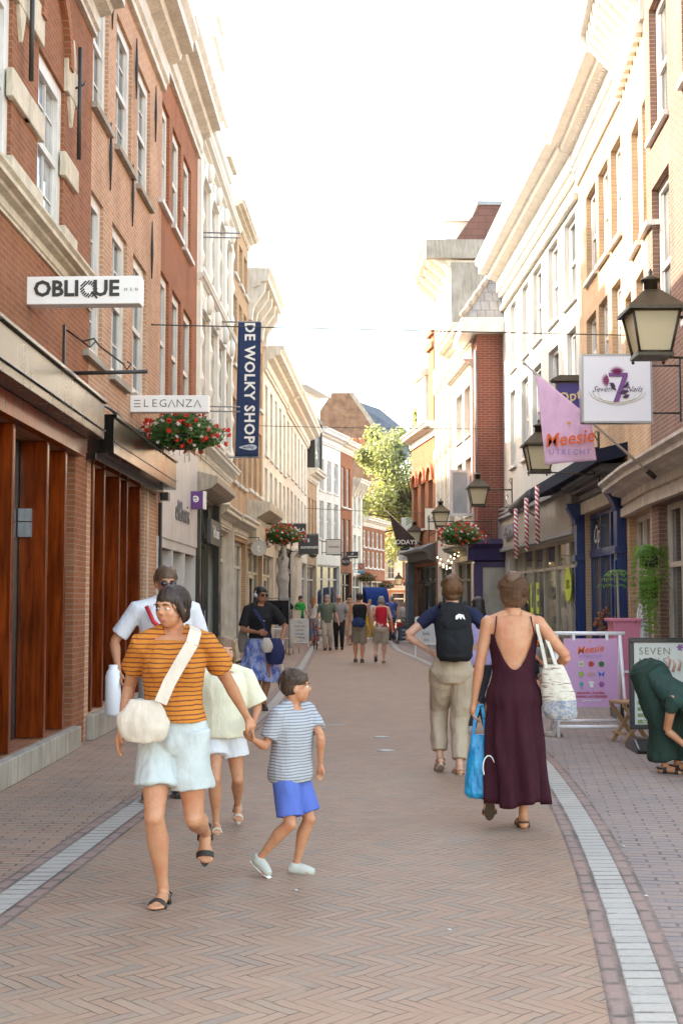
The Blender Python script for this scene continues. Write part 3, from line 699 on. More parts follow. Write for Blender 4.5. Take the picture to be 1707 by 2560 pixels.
# church
def church():
    o = empty('church', (0, 112, 0), 0, 'old church with weathered brick gable and slate roof behind the tree', 'church')
    g = lambda x, y, Y: D(x, y, Y)-Vector((0, 112, 0))
    A = g(830, 982, 112); Bp = g(872, 982, 112); C = g(968, 1140, 112)
    b = MB(); P = [(A.x-9, 0), (C.x+.4, 0), (C.x+.4, C.z), (Bp.x, Bp.z), (A.x, A.z), (A.x-8, A.z-12)]
    b.plate(P, 0, 1.2); b.build('gable_wall', B_old, o)
    bp = MB(); bp.add([(Bp.x, -.02, Bp.z), (Bp.x+.4, -.02, Bp.z+.05), (C.x+.9, -.02, C.z), (C.x+.4, -.02, C.z), (Bp.x, 1.3, Bp.z), (Bp.x+.4, 1.3, Bp.z+.05), (C.x+.9, 1.3, C.z), (C.x+.4, 1.3, C.z)], [(0, 3, 2, 1), (1, 2, 6, 5), (0, 1, 5, 4), (4, 5, 6, 7)]); bp.build('coping', STONE, o)
    E = g(905, 1015, 126); F = g(1000, 1115, 126); Hh = g(890, 1008, 118)
    b = MB(); b.add([(Bp.x, 1.2, Bp.z-.3), (C.x+1, 1.2, C.z-.5), (C.x+4.5, 9, C.z+1.5), (Bp.x+3.0, 9, Bp.z-.1), (Bp.x-9, 1.2, C.z), (Bp.x-9, 16, C.z)], [(0, 1, 2, 3), (0, 3, 5, 4)]); b.build('roof', SLATE, o)
    b = MB(); b.box(-1.5, -7, 0, 2.6, -5, 14.0); b.box(-1.7, -7.2, 13.2, 2.8, -4.8, 13.5); b.build('annex_wall', B_old, o)
    b = MB()
    for i in range(5): b._lathe([(.22, 14.0), (.2, 14.9), (.25, 15)], (-.9+i*.65, -6, 0), 8)
    b.build('chimney_pot', plain((.5, .2, .1), .8), o)
church()
# ======== right side
RP = [(4.03, 10.5), (4.37, 18.0), (4.61, 20.7), (4.72, 25.1), (4.49, 35.4)]
# R1 dark brick corner with shop
f = Fac('brick_house', 'brown brick house with dark sash windows above the nail shop, nearest on the right', RP[1], RP[0], 11.5, B_brn, t=.3); R1 = f
DS = paint((.10, .12, .12), .4, .1)
for ua in (.35, 2.4, 4.4):
    for z0, z1 in ((5.0, 7.3), (8.0, 9.9)): o = f.win(ua, ua+1.15, z0, z1, bars=(2, 1), y=.1, frame=WHITE, glass=GL)
NC = paint((.62, .56, .49), .5, .35, 3)
def nailfront(f, segs):
    for a, c in segs: shopfront(f, a, c, 2.85, NC, GL, 2 if c-a < 2.2 else 3, .5, trans=.7)
    f.cornice(3.02, .42, .45, NC, name='shop_cornice'); f.band(2.88, 3.02, .1, NC, name='shop_fascia')
nailfront(f, ((.45, 2.2), (2.7, 4.7), (5.1, 7.1)))
f.wall(); f.cornice(11, .6, .5, WHITE)
# R2
f = Fac('brick_house', 'ochre brick house with heavy white cornice between the dark brick house and the white house', RP[2], RP[1], 10.4, B_yel, t=.3); R2a = f
f.row([(1578, 1597), (1606, 1624)], 1590, 300, 620, bars=(1, 1), y=.1)
f.win(.25, .95, 4.7, 6.4, bars=(1, 1), y=.1); f.win(1.5, 2.3, 4.7, 6.4, bars=(1, 1), y=.1)
f.cornice(10.3, 1.0, .75, WHITE, brackets=8, bw=.16); f.band(9.95, 10.3, .06, WHITE); nailfront(f, ((.3, 2.5),))
f.wall(); f.roof()
NC = paint((.68, .62, .54), .5, .35, 3)
f = Fac('brick_house', 'ochre brick house with three tall windows above the blue shop', RP[3], RP[2], 10.2, B_yel, t=.3); R2b = f
f.row([(1463, 1487), (1494, 1519), (1526, 1552)], 1540, 350, 600, bars=(1, 1), y=.1)
f.row([(1465, 1489), (1496, 1519), (1529, 1552)], 1529, 720, 910, bars=(1, 1), y=.1)
f.cornice(10.1, .85, .65, WHITE, dent=.13); f.band(9.8, 10.1, .05, WHITE)
# blue shop front
BL = paint((.004, .028, .14), .35, .1, 4, coat=.2)
L = f.L
f.holes.append((.35, L-.25, 0, 3.2))
b = MB(); y = .1
for a in (.35, 1.35, 2.35, 3.3, L-.37): b.box(a, y, 0, a+.12, y+.12, 3.2)
b.box(.35, y+.01, 0, L-.25, y+.1, .7); b.box(.35, y-.02, 2.35, L-.25, y+.1, 2.5); b.box(.35, y, 3.1, L-.25, y+.1, 3.2)
so_ = b.build('blue_shopfront', BL, f.o, bevel=.008); g = MB(); g.add([(.36, y+.06, .7), (L-.26, y+.06, .7), (L-.26, y+.06, 3.1), (.36, y+.06, 3.1)], [(0, 1, 2, 3)]); g.build('pane', GLD, so_)
text('Opti', .5, LW, so_, (.95, y+.04, 2.78), shear=.3)
for a in (.02, L-.28):
    b = MB(); b.box(a, -.16, 0, a+.3, -.003, 3.2); b.box(a-.03, -.2, 0, a+.33, -.003, .35); b.box(a-.03, -.2, 2.3, a+.33, -.003, 2.42); b.prism([(0, 3.0), (-.18, 3.0), (-.2, 3.1), (-.34, 3.35), (-.34, 3.42), (0, 3.42)], a, a+.3)
    b.box(a+.08, -.18, .5, a+.22, -.16, 2.2)
    b.build('blue_pilaster', BL, f.o, bevel=.01)
f.cornice(3.42, .35, .42, paint((.05, .05, .055), .4, .3), name='blue_cornice'); f.box('sign_fascia', CREAM2, (.3, -.08, 3.2, L-.28, -.003, 3.42))
f.wall(); f.roof()
# nail shop continues under R1 and R2a: pale shop cornice with pilasters
# R3 white
f = Fac('plaster_house', 'bright white house with five windows per storey above the awning', RP[4], RP[3], 10.0, STUCCO, t=.3); R3 = f
f.row([(1274, 1288), (1303, 1319), (1330, 1352), (1369, 1394), (1410, 1439)], 1410, 565, 775, bars=(2, 1), y=.1, frame=WHITE)
f.row([(1274, 1288), (1303, 1319), (1330, 1352), (1371, 1396), (1417, 1440)], 1417, 835, 1075, bars=(2, 1), y=.1, frame=WHITE)
f.cornice(10.0, 1.05, .75, WHITE); f.band(9.55, 9.68, .1, TRIM)
b = MB(); L = f.L
shopfront(f, .9, L-.35, 2.85, paint((.45, .40, .31), .4, .2), glassm('curtain_glass', (.09, .085, .06), .03, (.26, .25, .18)), 6, .15)
f.box('shop_fascia', paint((.40, .37, .32), .45, .25), (.02, -.1, 2.95, L-.25, -.003, 3.75), bevel=.01)
f.box('fascia_trim', GREY, (-.02, -.18, 3.75, L-.2, -.003, 3.82), (-.02, -.16, 3.88, L-.2, -.1, 3.93), (-.02, -.16, 4.0, L-.2, -.1, 4.04), (.0, -.17, 2.86, L-.2, -.003, 2.95), (-.02, -.17, 2.95, .1, -.003, 3.75), (L-.45, -.17, 3.0, L-.2, -.1, 4.04))
text('ZEMAN', .46, ZINC, f.o, (1.9, -.14, 3.33), bold=.02, ext=.04)
YG = plain((.50, .62, .05), .6, name='sale_yellow')
for i, ch in enumerate('SALE'): text(ch, 1.0, YG, f.o, (2.4+i*.8, .07, 1.55), bold=.03, sx=.9)
b = MB(); uc = f.uz(1408, 1462)[0]; zc = f.uz(1408, 1462)[1]; P = []
for i in range(40):
    r_ = .36 if i % 2 else .42; P.append((uc+r_*math.cos(i*math.pi/20)*.9, zc+r_*math.sin(i*math.pi/20)*.9))
b.plate(P, .085, .1); st = b.build('discount_sticker', YG, f.o); text('50%', .28, LETTER, st, (uc, .083, zc), sx=.8, shear=.2)
f.wall(); f.roof()
# R4: low house with gable wall facing the camera
f = Fac('brick_house', 'crimson brick side wall with grey pantile roof above the purple shop', (3.76, 35.3), (4.6, 35.3), 9.0, B_cr, t=.2, depth=2.2, cat='house')
PU = paint((.035, .02, .10), .35, .15, 4, coat=.3)
b = MB(); b.box(-.12, -.05, 0, .12, .1, 2.6); b.box(.12, .0, 0, 1.0, .02, .5); b.box(.12, -.04, 2.45, 1.0, .02, 2.6)
so_ = b.build('purple_shopfront', PU, f.o); g = MB(); g.add([(.12, -.01, .5), (1, -.01, .5), (1, -.01, 2.45), (.12, -.01, 2.45)], [(0, 1, 2, 3)]); g.build('pane', glassm('blind_glass', (.3, .28, .25), .05, (.45, .42, .38)), so_)
b = MB(); b.prism([(0, 2.6), (-.15, 2.65), (-.2, 2.95), (-.38, 3.08), (-.38, 3.2), (0, 3.24)], -.3, 1.0); b.build('purple_cornice', PU, f.o)
b = MB(); b.box(-.45, -.35, 8.95, 1.0, -.01, 9.35); b.box(-.45, -.01, 8.95, -.1, 2.2, 9.35); b.build('gutter_board', WHITE, f.o)
b = MB(); b.add([(-.4, -.3, 9.36), (1.5, -.3, 9.36), (1.5, .9, 11.2), (.75, .9, 11.2), (-.4, 2.3, 9.36), (.75, 2.3, 11.2), (1.5, 2.3, 11.2)], [(0, 1, 2, 3), (0, 3, 5, 4)]); 
GT = brick('roof_pantile', (.33, .33, .34), (.27, .27, .28), (.12, .12, .12), .24, .3, .02, .4); b.build('roof', GT, f.o)
b = MB(); n = 6
for i in range(n): p = Vector((-.42+i*.2, -.28+i*.2, 9.42+i*.31)); q = p+Vector((.2, .2, .31)); b.tube([p, q], [.1, .075], 8)
b.build('ridge_tile', paint((.42, .38, .34), .8, .4, 8), f.o)
b = MB(); b.tube([(-.03, -.03, 5), (-.03, -.03, 8.5)], .035, 6); b.build('downpipe', ZINC, f.o)
f.wall()
# R5 cream house low cornice
f = Fac('plaster_house', 'cream house with open white casement window behind the hanging lanterns', (3.50, 40.2), (3.72, 36.3), 9.2, CREAM, t=.28, depth=6); R5 = f
f.row([(1140, 1155), (1160, 1175)], 1160, 975, 1095, bars=(1, 1), y=.14, style='plain'); f.row([(1142, 1156), (1163, 1178)], 1163, 1150, 1290, bars=(1, 1), y=.14, style='plain')
f.cornice(8.9, .6, .55, CREAM); f.cornice(8.2, .25, .25, CREAM, name='string_course')
OL = paint((.16, .17, .13), .5, .2)
shopfront(f, .3, f.L-.3, 2.7, OL, GLD, 2, .3); f.cornice(2.85, .3, .35, OL, name='shop_cornice'); f.wall()
b = MB(); b.box(-.02, -.6, 3.95, .02, -.03, 4.03); b.box(-.02, -.6, 5.2, .02, -.03, 5.28); b.box(-.02, -.6, 4.03, .02, -.52, 5.2); b.box(-.02, -.11, 4.03, .02, -.03, 5.2)
cw = b.build('open_casement', WHITE, f.o, loc=(f.L-.3, 0, 0)); g = MB(); g.box(-.004, -.52, 4.03, .004, -.11, 5.2); g.build('pane', glassm('clear_casement', (.35, .37, .37), .05, (.5, .5, .5)), cw)
# R6 ornate with mansard and grey gable
f = Fac('plaster_house', 'ornate cream house with grey side gable, bracketed cornice and brown mansard roof', (3.38, 45), (3.49, 40.25), 12.4, CREAM, t=.25, depth=8); R6 = f
for z0, z1 in ((4, 6), (7, 9), (9.8, 11.4)):
    for ua in (.4, 1.9, 3.4): f.win(ua, ua+.85, z0, z1, 'plain', bars=(1, .5), y=.14, glass=GL)
f.cornice(12.2, .85, .9, CREAM, brackets=5, bw=.26)
for ua in (.2, 1.6, 3.1, 4.5):
    b = MB()
    for z in (6.6, 9.4, 11.7, 9.0): b.ball((ua, -.05, z), (.16, .12, .3), 8, 6)
    b.box(ua-.09, -.08, 3.6, ua+.09, -.001, 12.1); b.build('carved_pilaster', CREAM, f.o)
b = MB(); b.box(f.L-.003, -.0, 0, f.L+.05, 7.9, 12.3); b.box(f.L-.1, -.8, 12.42, f.L+.16, 8, 13.02); b.build('side_gable', paint((.34, .31, .27), .85, .35, 2.5, bump=.4), f.o)
b = MB(); b.prism([(.15, 13.03), (.95, 14.2), (6.5, 14.2), (8, 13.03)], .8, f.L-.05); b.build('roof', TILE, f.o)
b = MB(); b.box(.8, .85, 14.2, f.L, 6.6, 14.32); b.build('roof_edge', ZINC, f.o)
b = MB(); b.box(f.L-1.6, -.1, 13.03, f.L-.7, 1.0, 13.85); b.box(f.L-1.7, -.2, 13.85, f.L-.6, 1.1, 13.95); b.build('dormer', WHITE, f.o)
b = MB(); b.tube([(f.L+.06, 1.2, 10.3), (f.L+.08, 1.2, 10.7), (f.L+.06, 1.2, 11.1)], [.01, .03, .01], 6); b.build('wall_anchor', IRON, f.o)
shopfront(f, .3, f.L-.3, 2.7, BLACK, GLD, 3, .3); f.wall()
# R7 brick arches
f = Fac('brick_house', 'red brick house with arched windows and tall chimney gable beside the black flag', (2.75, 50), (3.36, 45.1), 7.6, B_red, t=.3, depth=6); R7 = f
for ua in (.4, 1.9, 3.4):
    f.win(ua, ua+.85, 4.2, 5.9, 'plain', bars=(1, .5), y=.16, glass=GL)
    b = MB(); uc = ua+.425
    for i in range(12):
        a0, a1 = math.pi*i/12, math.pi*(i+1)/12; b.plate([(uc-.62*math.cos(a0), 5.9+.62*math.sin(a0)), (uc-.62*math.cos(a1), 5.9+.62*math.sin(a1)), (uc-.46*math.cos(a1), 5.9+.46*math.sin(a1)), (uc-.46*math.cos(a0), 5.9+.46*math.sin(a0))], -.1, .01)
    b.build('brick_arch', plain((.42, .13, .06), .8, name='arch_brick'), f.o)
f.cornice(7.4, .5, .45, CREAM)
b = MB(); b.box(3.6, -.02, 7.9, 4.6, .8, 10.6); b.box(3.5, -.12, 10.6, 4.7, .9, 10.8); b.box(3.75, .0, 10.8, 4.45, .7, 11.1); b.box(3.6, -.1, 11.1, 4.6, .8, 11.25); b.build('chimney', B_red, f.o)
b = MB(); b.box(1.2, .0, 7.9, 2.9, 3, 9.9); b.prism([(-.2, 9.9), (-.2, 10.05), (1.5, 10.6), (3, 9.9)], 1.0, 3.1); b.build('dormer', WHITE, f.o)
GB = paint((.13, .15, .18), .6, .2)
f.box('blue_grey_pier', GB, (-.15, -.25, 0, .5, -.003, 3.0), (-.25, -.3, 2.1, .55, -.003, 2.25))
b = MB(); b.prism([(0, 2.9), (-.25, 3.0), (-.3, 3.2), (-.5, 3.3), (-.5, 3.38), (0, 3.6)], .5, 4.7); b.build('shop_canopy', paint((.12, .115, .11), .6, .3), f.o)
shopfront(f, .6, f.L-.2, 2.8, BLACK, GLD, 3, .4, door=1); f.wall(); f.roof(1.5, SLATE)
# low dark building further, right bend
f = Fac('brick_house', 'white weatherboarded house front beyond the chimney, mostly hidden', (5.3, 66), (2.76, 50.1), 8.2, WHITE, t=.2, depth=5)
for i in range(5): f.win(1+i*3, 2+i*3, 4.2, 6, bars=(2, 1), y=.08)
shopfront(f, .3, f.L-.3, 2.8, OL, GLD, 8, .3); f.wall(); f.roof(2)
# ======== tree behind the roofs
def tree(name, label, loc, crown, n, lm, trunk_h, seed=1, leaf=.22, group=None):
    rnd = random.Random(seed); t = empty(name, loc, 0, label, 'tree', group)
    b = MB(); c = Vector(crown[:3]); r = Vector(crown[3:])
    b.tube([(0, 0, 0), (.1, .1, trunk_h*.5), (c.x*.5, c.y*.5, trunk_h), (c.x, c.y, c.z)], [.38, .3, .24, .08], 10)
    clumps = []
    for i in range(int(26+n/700)):
        while 1:
            d = Vector((rnd.uniform(-1, 1), rnd.uniform(-1, 1), rnd.uniform(-1, 1)))
            if .35 < d.length < 1: break
        p = c+Vector((d.x*r.x, d.y*r.y, d.z*r.z)); clumps.append((p, rnd.uniform(.55, 1.25)*min(r)*.28))
        s0 = c*.4+Vector((0, 0, trunk_h*.5)); b.tube([s0, (s0+p)/2+Vector((0, 0, .3)), p], [.1, .06, .02], 5)
    b.build('trunk', paint((.10, .08, .06), .9, .4, 6), t)
    L = MB()
    for i in range(n):
        p, s = rnd.choice(clumps); d = Vector((rnd.gauss(0, 1), rnd.gauss(0, 1), rnd.gauss(0, 1))).normalized()*s*rnd.uniform(.3, 1.1)
        q = p+d; a = Vector((rnd.gauss(0, 1), rnd.gauss(0, 1), rnd.gauss(0, .6))).normalized(); bb = a.orthogonal().normalized(); k = leaf*rnd.uniform(.5, 1.1)
        L.add([q-a*k*.6, q+bb*k*.35, q+a*k*.6, q-bb*k*.35], [(0, 1, 2, 3)])
    L.build('crown', lm, t, uv=False); return t
LEAF = leafm((.17, .185, .10)); LEAF2 = leafm((.10, .19, .03), 'fern_leaf')
tree('broadleaf_tree', 'large pale green leafy tree rising behind the roofs at the street end', (4.7, 79, 0), (0, 0, 8.6, 4.4, 3.5, 5.2), 30000, LEAF, 4.5, 3, .26)
tree('broadleaf_tree', 'smaller green tree crown showing behind the brick chimney on the right', (7.6, 84, 0), (0, 0, 12.6, 3.0, 3, 3.2), 9000, LEAF, 8, 9, .26)
# ======== lanterns
LGL = NT('frosted_lamp_glass'); LGL.col((.62, .55, .36)); LGL.rough(.4); LGL.b.inputs['Transmission Weight'].default_value = .35; LGL = LGL.mat
LAMPM = paint((.07, .055, .035), .4, .4, 12, metal=.5)
def lantern():
    o = empty('street_lantern'); W, w0, H = .235, .155, .42      # origin: bottom centre of the glass body
    b = MB()
    for sx in (-1, 1):
        for sy in (-1, 1): b.tube([(sx*w0, sy*w0, 0), (sx*W, sy*W, H)], .016, 4)
    b.box(-w0-.025, -w0-.025, -.03, w0+.025, w0+.025, 0)
    for k in range(4):
        for z, q in ((.0, w0), (H-.01, W)):
            a = [(-q, -q), (q, -q), (q, q), (-q, q)]; p, r = a[k], a[(k+1) % 4]; b.tube([(*p, z+.01), (*r, z+.01)], .018, 4)
    for sx in (-1, 1):
        for sy in (-1, 1): b.ball((sx*w0, sy*w0, -.05), .018, 6, 4)
    b.build('frame', LAMPM, o)
    g = MB(); q0, q1 = w0-.012, W-.012
    g.add([(-q0, -q0, 0), (q0, -q0, 0), (q0, q0, 0), (-q0, q0, 0), (-q1, -q1, H), (q1, -q1, H), (q1, q1, H), (-q1, q1, H)], [(0, 1, 5, 4), (1, 2, 6, 5), (2, 3, 7, 6), (3, 0, 4, 7), (3, 2, 1, 0)]); g.build('glass', LGL, o)
    r_ = MB(); q = W+.05; t = .075
    r_.add([(-q, -q, H), (q, -q, H), (q, q, H), (-q, q, H), (-q, -q, H+.035), (q, -q, H+.035), (q, q, H+.035), (-q, q, H+.035), (-t, -t, H+.24), (t, -t, H+.24), (t, t, H+.24), (-t, t, H+.24)],
           [(3, 2, 1, 0), (0, 1, 5, 4), (1, 2, 6, 5), (2, 3, 7, 6), (3, 0, 4, 7), (4, 5, 9, 8), (5, 6, 10, 9), (6, 7, 11, 10), (7, 4, 8, 11), (8, 9, 10, 11)])
    rf = r_.build('lamp_roof', LAMPM, o)
    v = MB(); v._lathe([(.07, H+.23), (.07, H+.33), (.1, H+.335), (.095, H+.36), (.05, H+.39), (.02, H+.4), (.025, H+.43), (.005, H+.47)], (0, 0, 0), 12); v.build('vent_cap', LAMPM, rf)
    a = MB(); a.tube([(W, 0, H-.03), (1.0, 0, H-.03)], .017, 6); a.tube([(w0, 0, -.02), (.62, 0, -.04), (1.0, 0, -.06)], .012, 6)
    a.box(.99, -.04, -.2, 1.02, .04, H+.25); a.tube([(.99, 0, H+.1), (.93, 0, H+.2), (.97, 0, H+.27), (1.0, 0, H+.22)], .01, 5); a.tube([(.99, 0, -.1), (.85, 0, .05), (.8, 0, .2), (.86, 0, .28), (.9, 0, .2)], .01, 5)
    a.build('bracket', LAMPM, o)
    return o
lamp = lantern(); first = True
for (x, y, Y, sx, sc_, lab) in [(1628, 888, 12.8, 1, 1, 'biggest old street lantern, in front of the nail shop sign on the brown brick house'),
        (1347, 1178, 21.5, 1, 1, 'old street lantern half hidden behind the pink flag'),
        (1194, 1263, 32, .85, 1, 'old street lantern in front of the crimson brick side wall'),
        (1101, 1316, 40, .6, 1, 'old street lantern above the flower basket on the cream house'),
        (1036, 1357, 48, .7, 1, 'old street lantern overlapping the black flag'),
        (996, 1462, 78, .6, .9, 'tiny old street lantern before the orange brick house with shutters')]:
    o = lamp if first else copy_tree(lamp); first = False
    p = D(x, y, Y); o.location = p; o.scale = (sc_, sc_, sc_); tag(o, lab, 'street lamp', 'old street lanterns along the right side')
    for k in kids(o):
        if k.name.startswith('bracket'): k.scale = (sx*1.0, 1, 1)
# ======== flower baskets
RED = plain((.75, .045, .015), .6, name='red_petal'); PETW = plain((.8, .76, .74), .6, name='white_petal')
GER = leafm((.08, .15, .045), 'geranium_leaf')
def basket():
    o = empty('flower_basket'); rnd = random.Random(5); b = MB()
    b._lathe([(.10, -.16), (.22, -.10), (.28, 0), (.29, .03)], (0, 0, 0), 14); b.build('bowl', IRON, o)
    L = MB()
    for i in range(2600):
        d = Vector((rnd.gauss(0, 1), rnd.gauss(0, 1), rnd.gauss(0, 1))).normalized(); k = rnd.uniform(.6, 1.06); k *= 1+.22*noise.noise(d*2.4)
        q = Vector((d.x*.5*k, d.y*.42*k, d.z*.26*k+.1-.08*(d.x**2))); a = Vector((rnd.gauss(0, 1), rnd.gauss(0, 1), rnd.gauss(0, .6))).normalized(); e = a.orthogonal().normalized(); s = rnd.uniform(.022, .042)
        L.add([q-a*s, q+e*s*.8, q+a*s, q-e*s*.8], [(0, 1, 2, 3)])
    for i in range(10):
        x, y = rnd.uniform(-.4, .4), rnd.uniform(-.35, .1); L.tube([(x, y, 0), (x*1.05, y*1.1, -.2), (x*1.02, y, -.2-rnd.uniform(.05, .15))], .004, 4)
    L.build('foliage', GER, o, uv=False)
    for nm, mt, cnt, rad in (('red_blossoms', RED, 70, .040), ('white_blossoms', PETW, 46, .028)):
        F_ = MB()
        for i in range(cnt):
            d = Vector((rnd.gauss(0, 1), rnd.gauss(0, 1)-.3, rnd.gauss(0, .8))).normalized(); k = rnd.uniform(1.0, 1.22)*(1+.22*noise.noise(d*2.4))
            q = Vector((d.x*.51*k, d.y*.43*k, d.z*.27*k+.1-.08*d.x**2))
            for j in range(9):
                e = Vector((rnd.gauss(0, 1), rnd.gauss(0, 1), rnd.gauss(0, 1))).normalized(); p = q+e*rad*.75; a = e.orthogonal().normalized(); c = e.cross(a); s = rad*.55
                F_.add([p-a*s, p+c*s, p+a*s, p-c*s], [(0, 1, 2, 3)])
        fo = F_.build(nm, mt, o, uv=False); fo['kind'] = 'stuff'
    return o
bk = basket(); first = True
for (x, y, Y, sc_, side, lab) in [(458, 1095, 17.6, 1, -1, 'big basket of red and white geraniums under the ELEGANZA sign'),
        (708, 1345, 36, 1, -1, 'red and white flower basket in front of the black BELLA sign'),
        (1149, 1345, 31, 1, 1, 'red and white flower basket hanging beside the crimson brick side wall'),
        (915, 1447, 60, .8, -1, 'distant red and white flower basket near the blue awning'),
        (966, 1466, 70, .8, 1, 'smallest flower basket, low before the orange house at the street end')]:
    o = bk if first else copy_tree(bk); first = False
    p = D(x, y, Y); o.location = p; o.scale = (sc_,)*3; tag(o, lab, 'flower basket', 'hanging flower baskets')
    a = MB(); a.tube([(0, 0, .12), (0, 0, .42)], .01, 5); a.tube([(-.05*side, 0, .4), (side*.75, 0, .4)], .014, 5); a.tube([(side*.1, 0, .4), (side*.75, 0, .05)], .01, 5); a.box(side*.75-.012, -.03, -.1, side*.75+.012, .03, .55)
    a.build('bracket', IRON, o)
# ======== hanging signs
SW = paint((.90, .87, .84), .35, .02, 2, name='sign_white'); SB = paint((.025, .025, .027), .4, .1); SC = paint((.62, .57, .50), .5, .1)
def sign_box(name, label, x0, y0, x1, y1, Y, mat, th=.1, arm=0, side=-1, edge=None, rz=0, cat='sign', bev=.008):
    p = D(x0, y0, Y); q = D(x1, y1, Y); w_, h_ = q.x-p.x, p.z-q.z
    o = empty(name, ((p.x+q.x)/2, Y, q.z), rz, label, cat)
    b = MB(); b.box(-w_/2, 0, 0, w_/2, th, h_); pan = b.build('panel', mat, o, bevel=bev)
    if edge:
        e = .018 if w_ < 1 else .02; b = MB(); b.box(-w_/2-.004, -.006, 0, -w_/2+e, th+.004, h_).box(w_/2-e, -.006, 0, w_/2+.004, th+.004, h_).box(-w_/2+e, -.006, h_-e, w_/2-e, th+.004, h_+.004).box(-w_/2+e, -.006, -.004, w_/2-e, th+.004, e); b.build('rim', edge, o)
    if arm:
        b = MB()
        for z in (h_*.15, h_*.85): b.tube([(side*w_/2, th/2, z), (side*(w_/2+arm), th/2, z)], .012, 6)
        b.box(side*(w_/2+arm)-.01, th/2-.03, h_*.02, side*(w_/2+arm)+.01, th/2+.03, h_*.98)
        b.build('bracket', IRON, o)
    return o, w_, h_
F0 = (math.pi/2, 0, 0)
o, w_, h_ = sign_box('shop_sign', 'long white light box sign reading OBLIQUE MEN on the red brown brick house', 52, 690, 352, 760, 11.4, SW, .17, .04, -1, rz=-.04)
DG = plain((.045, .042, .04), .5, name='letter_charcoal')
b = MB(); b.box(-w_/2-.07, -.01, -.01, -w_/2, .18, h_+.01); b.build('end_cap', BLACK, o)
text('OBLI', .2, DG, o, (-w_*.2, -.004, h_*.53), bold=.03, ext=.003, sx=.98); text('UE', .2, DG, o, (w_*.215, -.004, h_*.53), bold=.03, ext=.003)
b = MB(); cq, zq = w_*.07, h_*.53
for k in range(8):
    t_ = -.07+.02*k; hw = math.sqrt(max(0, .078**2-t_**2))
    for s_ in (-1, 1):
        inn = math.sqrt(max(0, .04**2-t_**2)) if abs(t_) < .04 else 0
        if hw > inn: a0, a1 = s_*inn, s_*hw; c45 = .7071; P = [((a*c45-tt*c45)+cq, (a*c45+tt*c45)+zq) for a, tt in ((a0, t_-.006), (a1, t_-.006), (a1, t_+.006), (a0, t_+.006))]; b.plate(P, -.006, -.001)
b.plate([(cq+.02, zq-.03), (cq+.035, zq-.02), (cq+.085, zq-.08), (cq+.07, zq-.09)], -.006, -.001)
b.build('striped_letter', DG, o); text('M E N', .04, plain((.35, .33, .31), .5), o, (w_*.425, -.004, h_*.5), space=1.3)
o, w_, h_ = sign_box('shop_sign', 'white light box sign reading ELEGANZA above the big flower basket', 324, 988, 522, 1030, 16.8, SW, .15, .03, -1)
b = MB(); b.box(-w_/2-.06, -.01, -.01, -w_/2, .16, h_+.01); b.build('end_cap', BLACK, o)
LL = plain((.14, .13, .125), .5)
for i, ch in enumerate('LEGANZA'):
    x = -w_*.29+i*w_*.108
    if ch == 'A': b = MB(); b.tube([(x-.045, -.004, h_*.28), (x, -.004, h_*.72), (x+.045, -.004, h_*.28)], .006, 4); b.build('lettering', LL, o)
    else: text(ch, .15, LL, o, (x, -.003, h_*.5), bold=-.01)
[MB().box(-w_*.44, -.005, z, -w_*.36, -.001, z+.011).build('letter_bar', LL, o) for z in (h_*.29, h_*.47, h_*.66)]
# blue vertical banner
o = empty('shop_banner', (0, 27, 0), 0, 'tall navy banner reading DE WOLKY SHOP hanging from rods', 'banner')
NAVY = cloth((.035, .055, .13))
p = D(596, 806, 27); q = D(646, 1142, 27); w_ = .49; xc = (p.x+.245)
b = MB(); n = 24; vs = []; fs = []
for i in range(n+1):
    z = q.z+(p.z-q.z)*i/n; x = q.x-w_+(p.x-(q.x-w_))*i/n
    for k in range(9): vs.append((x+w_*k/8, .02*math.sin(k*.9+i*.15)*.5, z))
for i in range(n):
    for k in range(8): fs.append((i*9+k, i*9+k+1, (i+1)*9+k+1, (i+1)*9+k))
b.smooth = True; b.add(vs, fs); c_ = b.build('cloth', NAVY, o); md = c_.modifiers.new('thickness', 'SOLIDIFY'); md.thickness = .004
H_ = p.z-q.z; xm = (q.x-w_/2+p.x+w_/2)/2
text('DE WOLKY SHOP', .305, LW, c_, (xm+.02, -.022, q.z+H_*.55), (math.pi/2, math.pi/2, 0), bold=.028, space=1.12, sx=.98)
b = MB(); P = []; zl = q.z+.2
for i in range(24):
    a = i*math.pi/12; P.append((xm-.0+(.19*math.cos(a)), zl+(.055+.028*math.cos(a))*math.sin(a)))
b.plate(P, -.022, -.018); lg = b.build('logo', plain((.55, .62, .66), .5), c_); text('wolky', .1, NAVY, lg, (xm+.01, -.026, zl+.005), bold=.01)
b = MB()
for z in (p.z+.01, q.z-.01): b.tube([(-2.66, .0, z), (q.x+.03, 0, z)], .016, 6)
b.box(-2.68, -.05, q.z-.1, -2.64, .05, q.z+.1); b.box(-2.68, -.05, p.z-.1, -2.64, .05, p.z+.1); b.build('rod', ZINC, o)
for (x0, x1, y, Y, lab) in ((492, 600, 587, 24, 'pair of bare rods sticking out high on the white ornate house'), (500, 600, 1022, 24, 'pair of bare rods between the ELEGANZA sign and the blue banner')):
    p = D(x0, y, Y); q = D(x1, y, Y); o = empty('sign_rod', p, 0, lab, 'bracket'); 
    for dz in (.045, -.045): b = MB(); b.tube([(0, 0, dz), (q.x-p.x, .05, dz)], .014, 6); b.build('rod', ZINC, o)
    b = MB(); b.box(-.02, -.05, -.1, .0, .05, .1); b.build('wall_plate', ZINC, o)
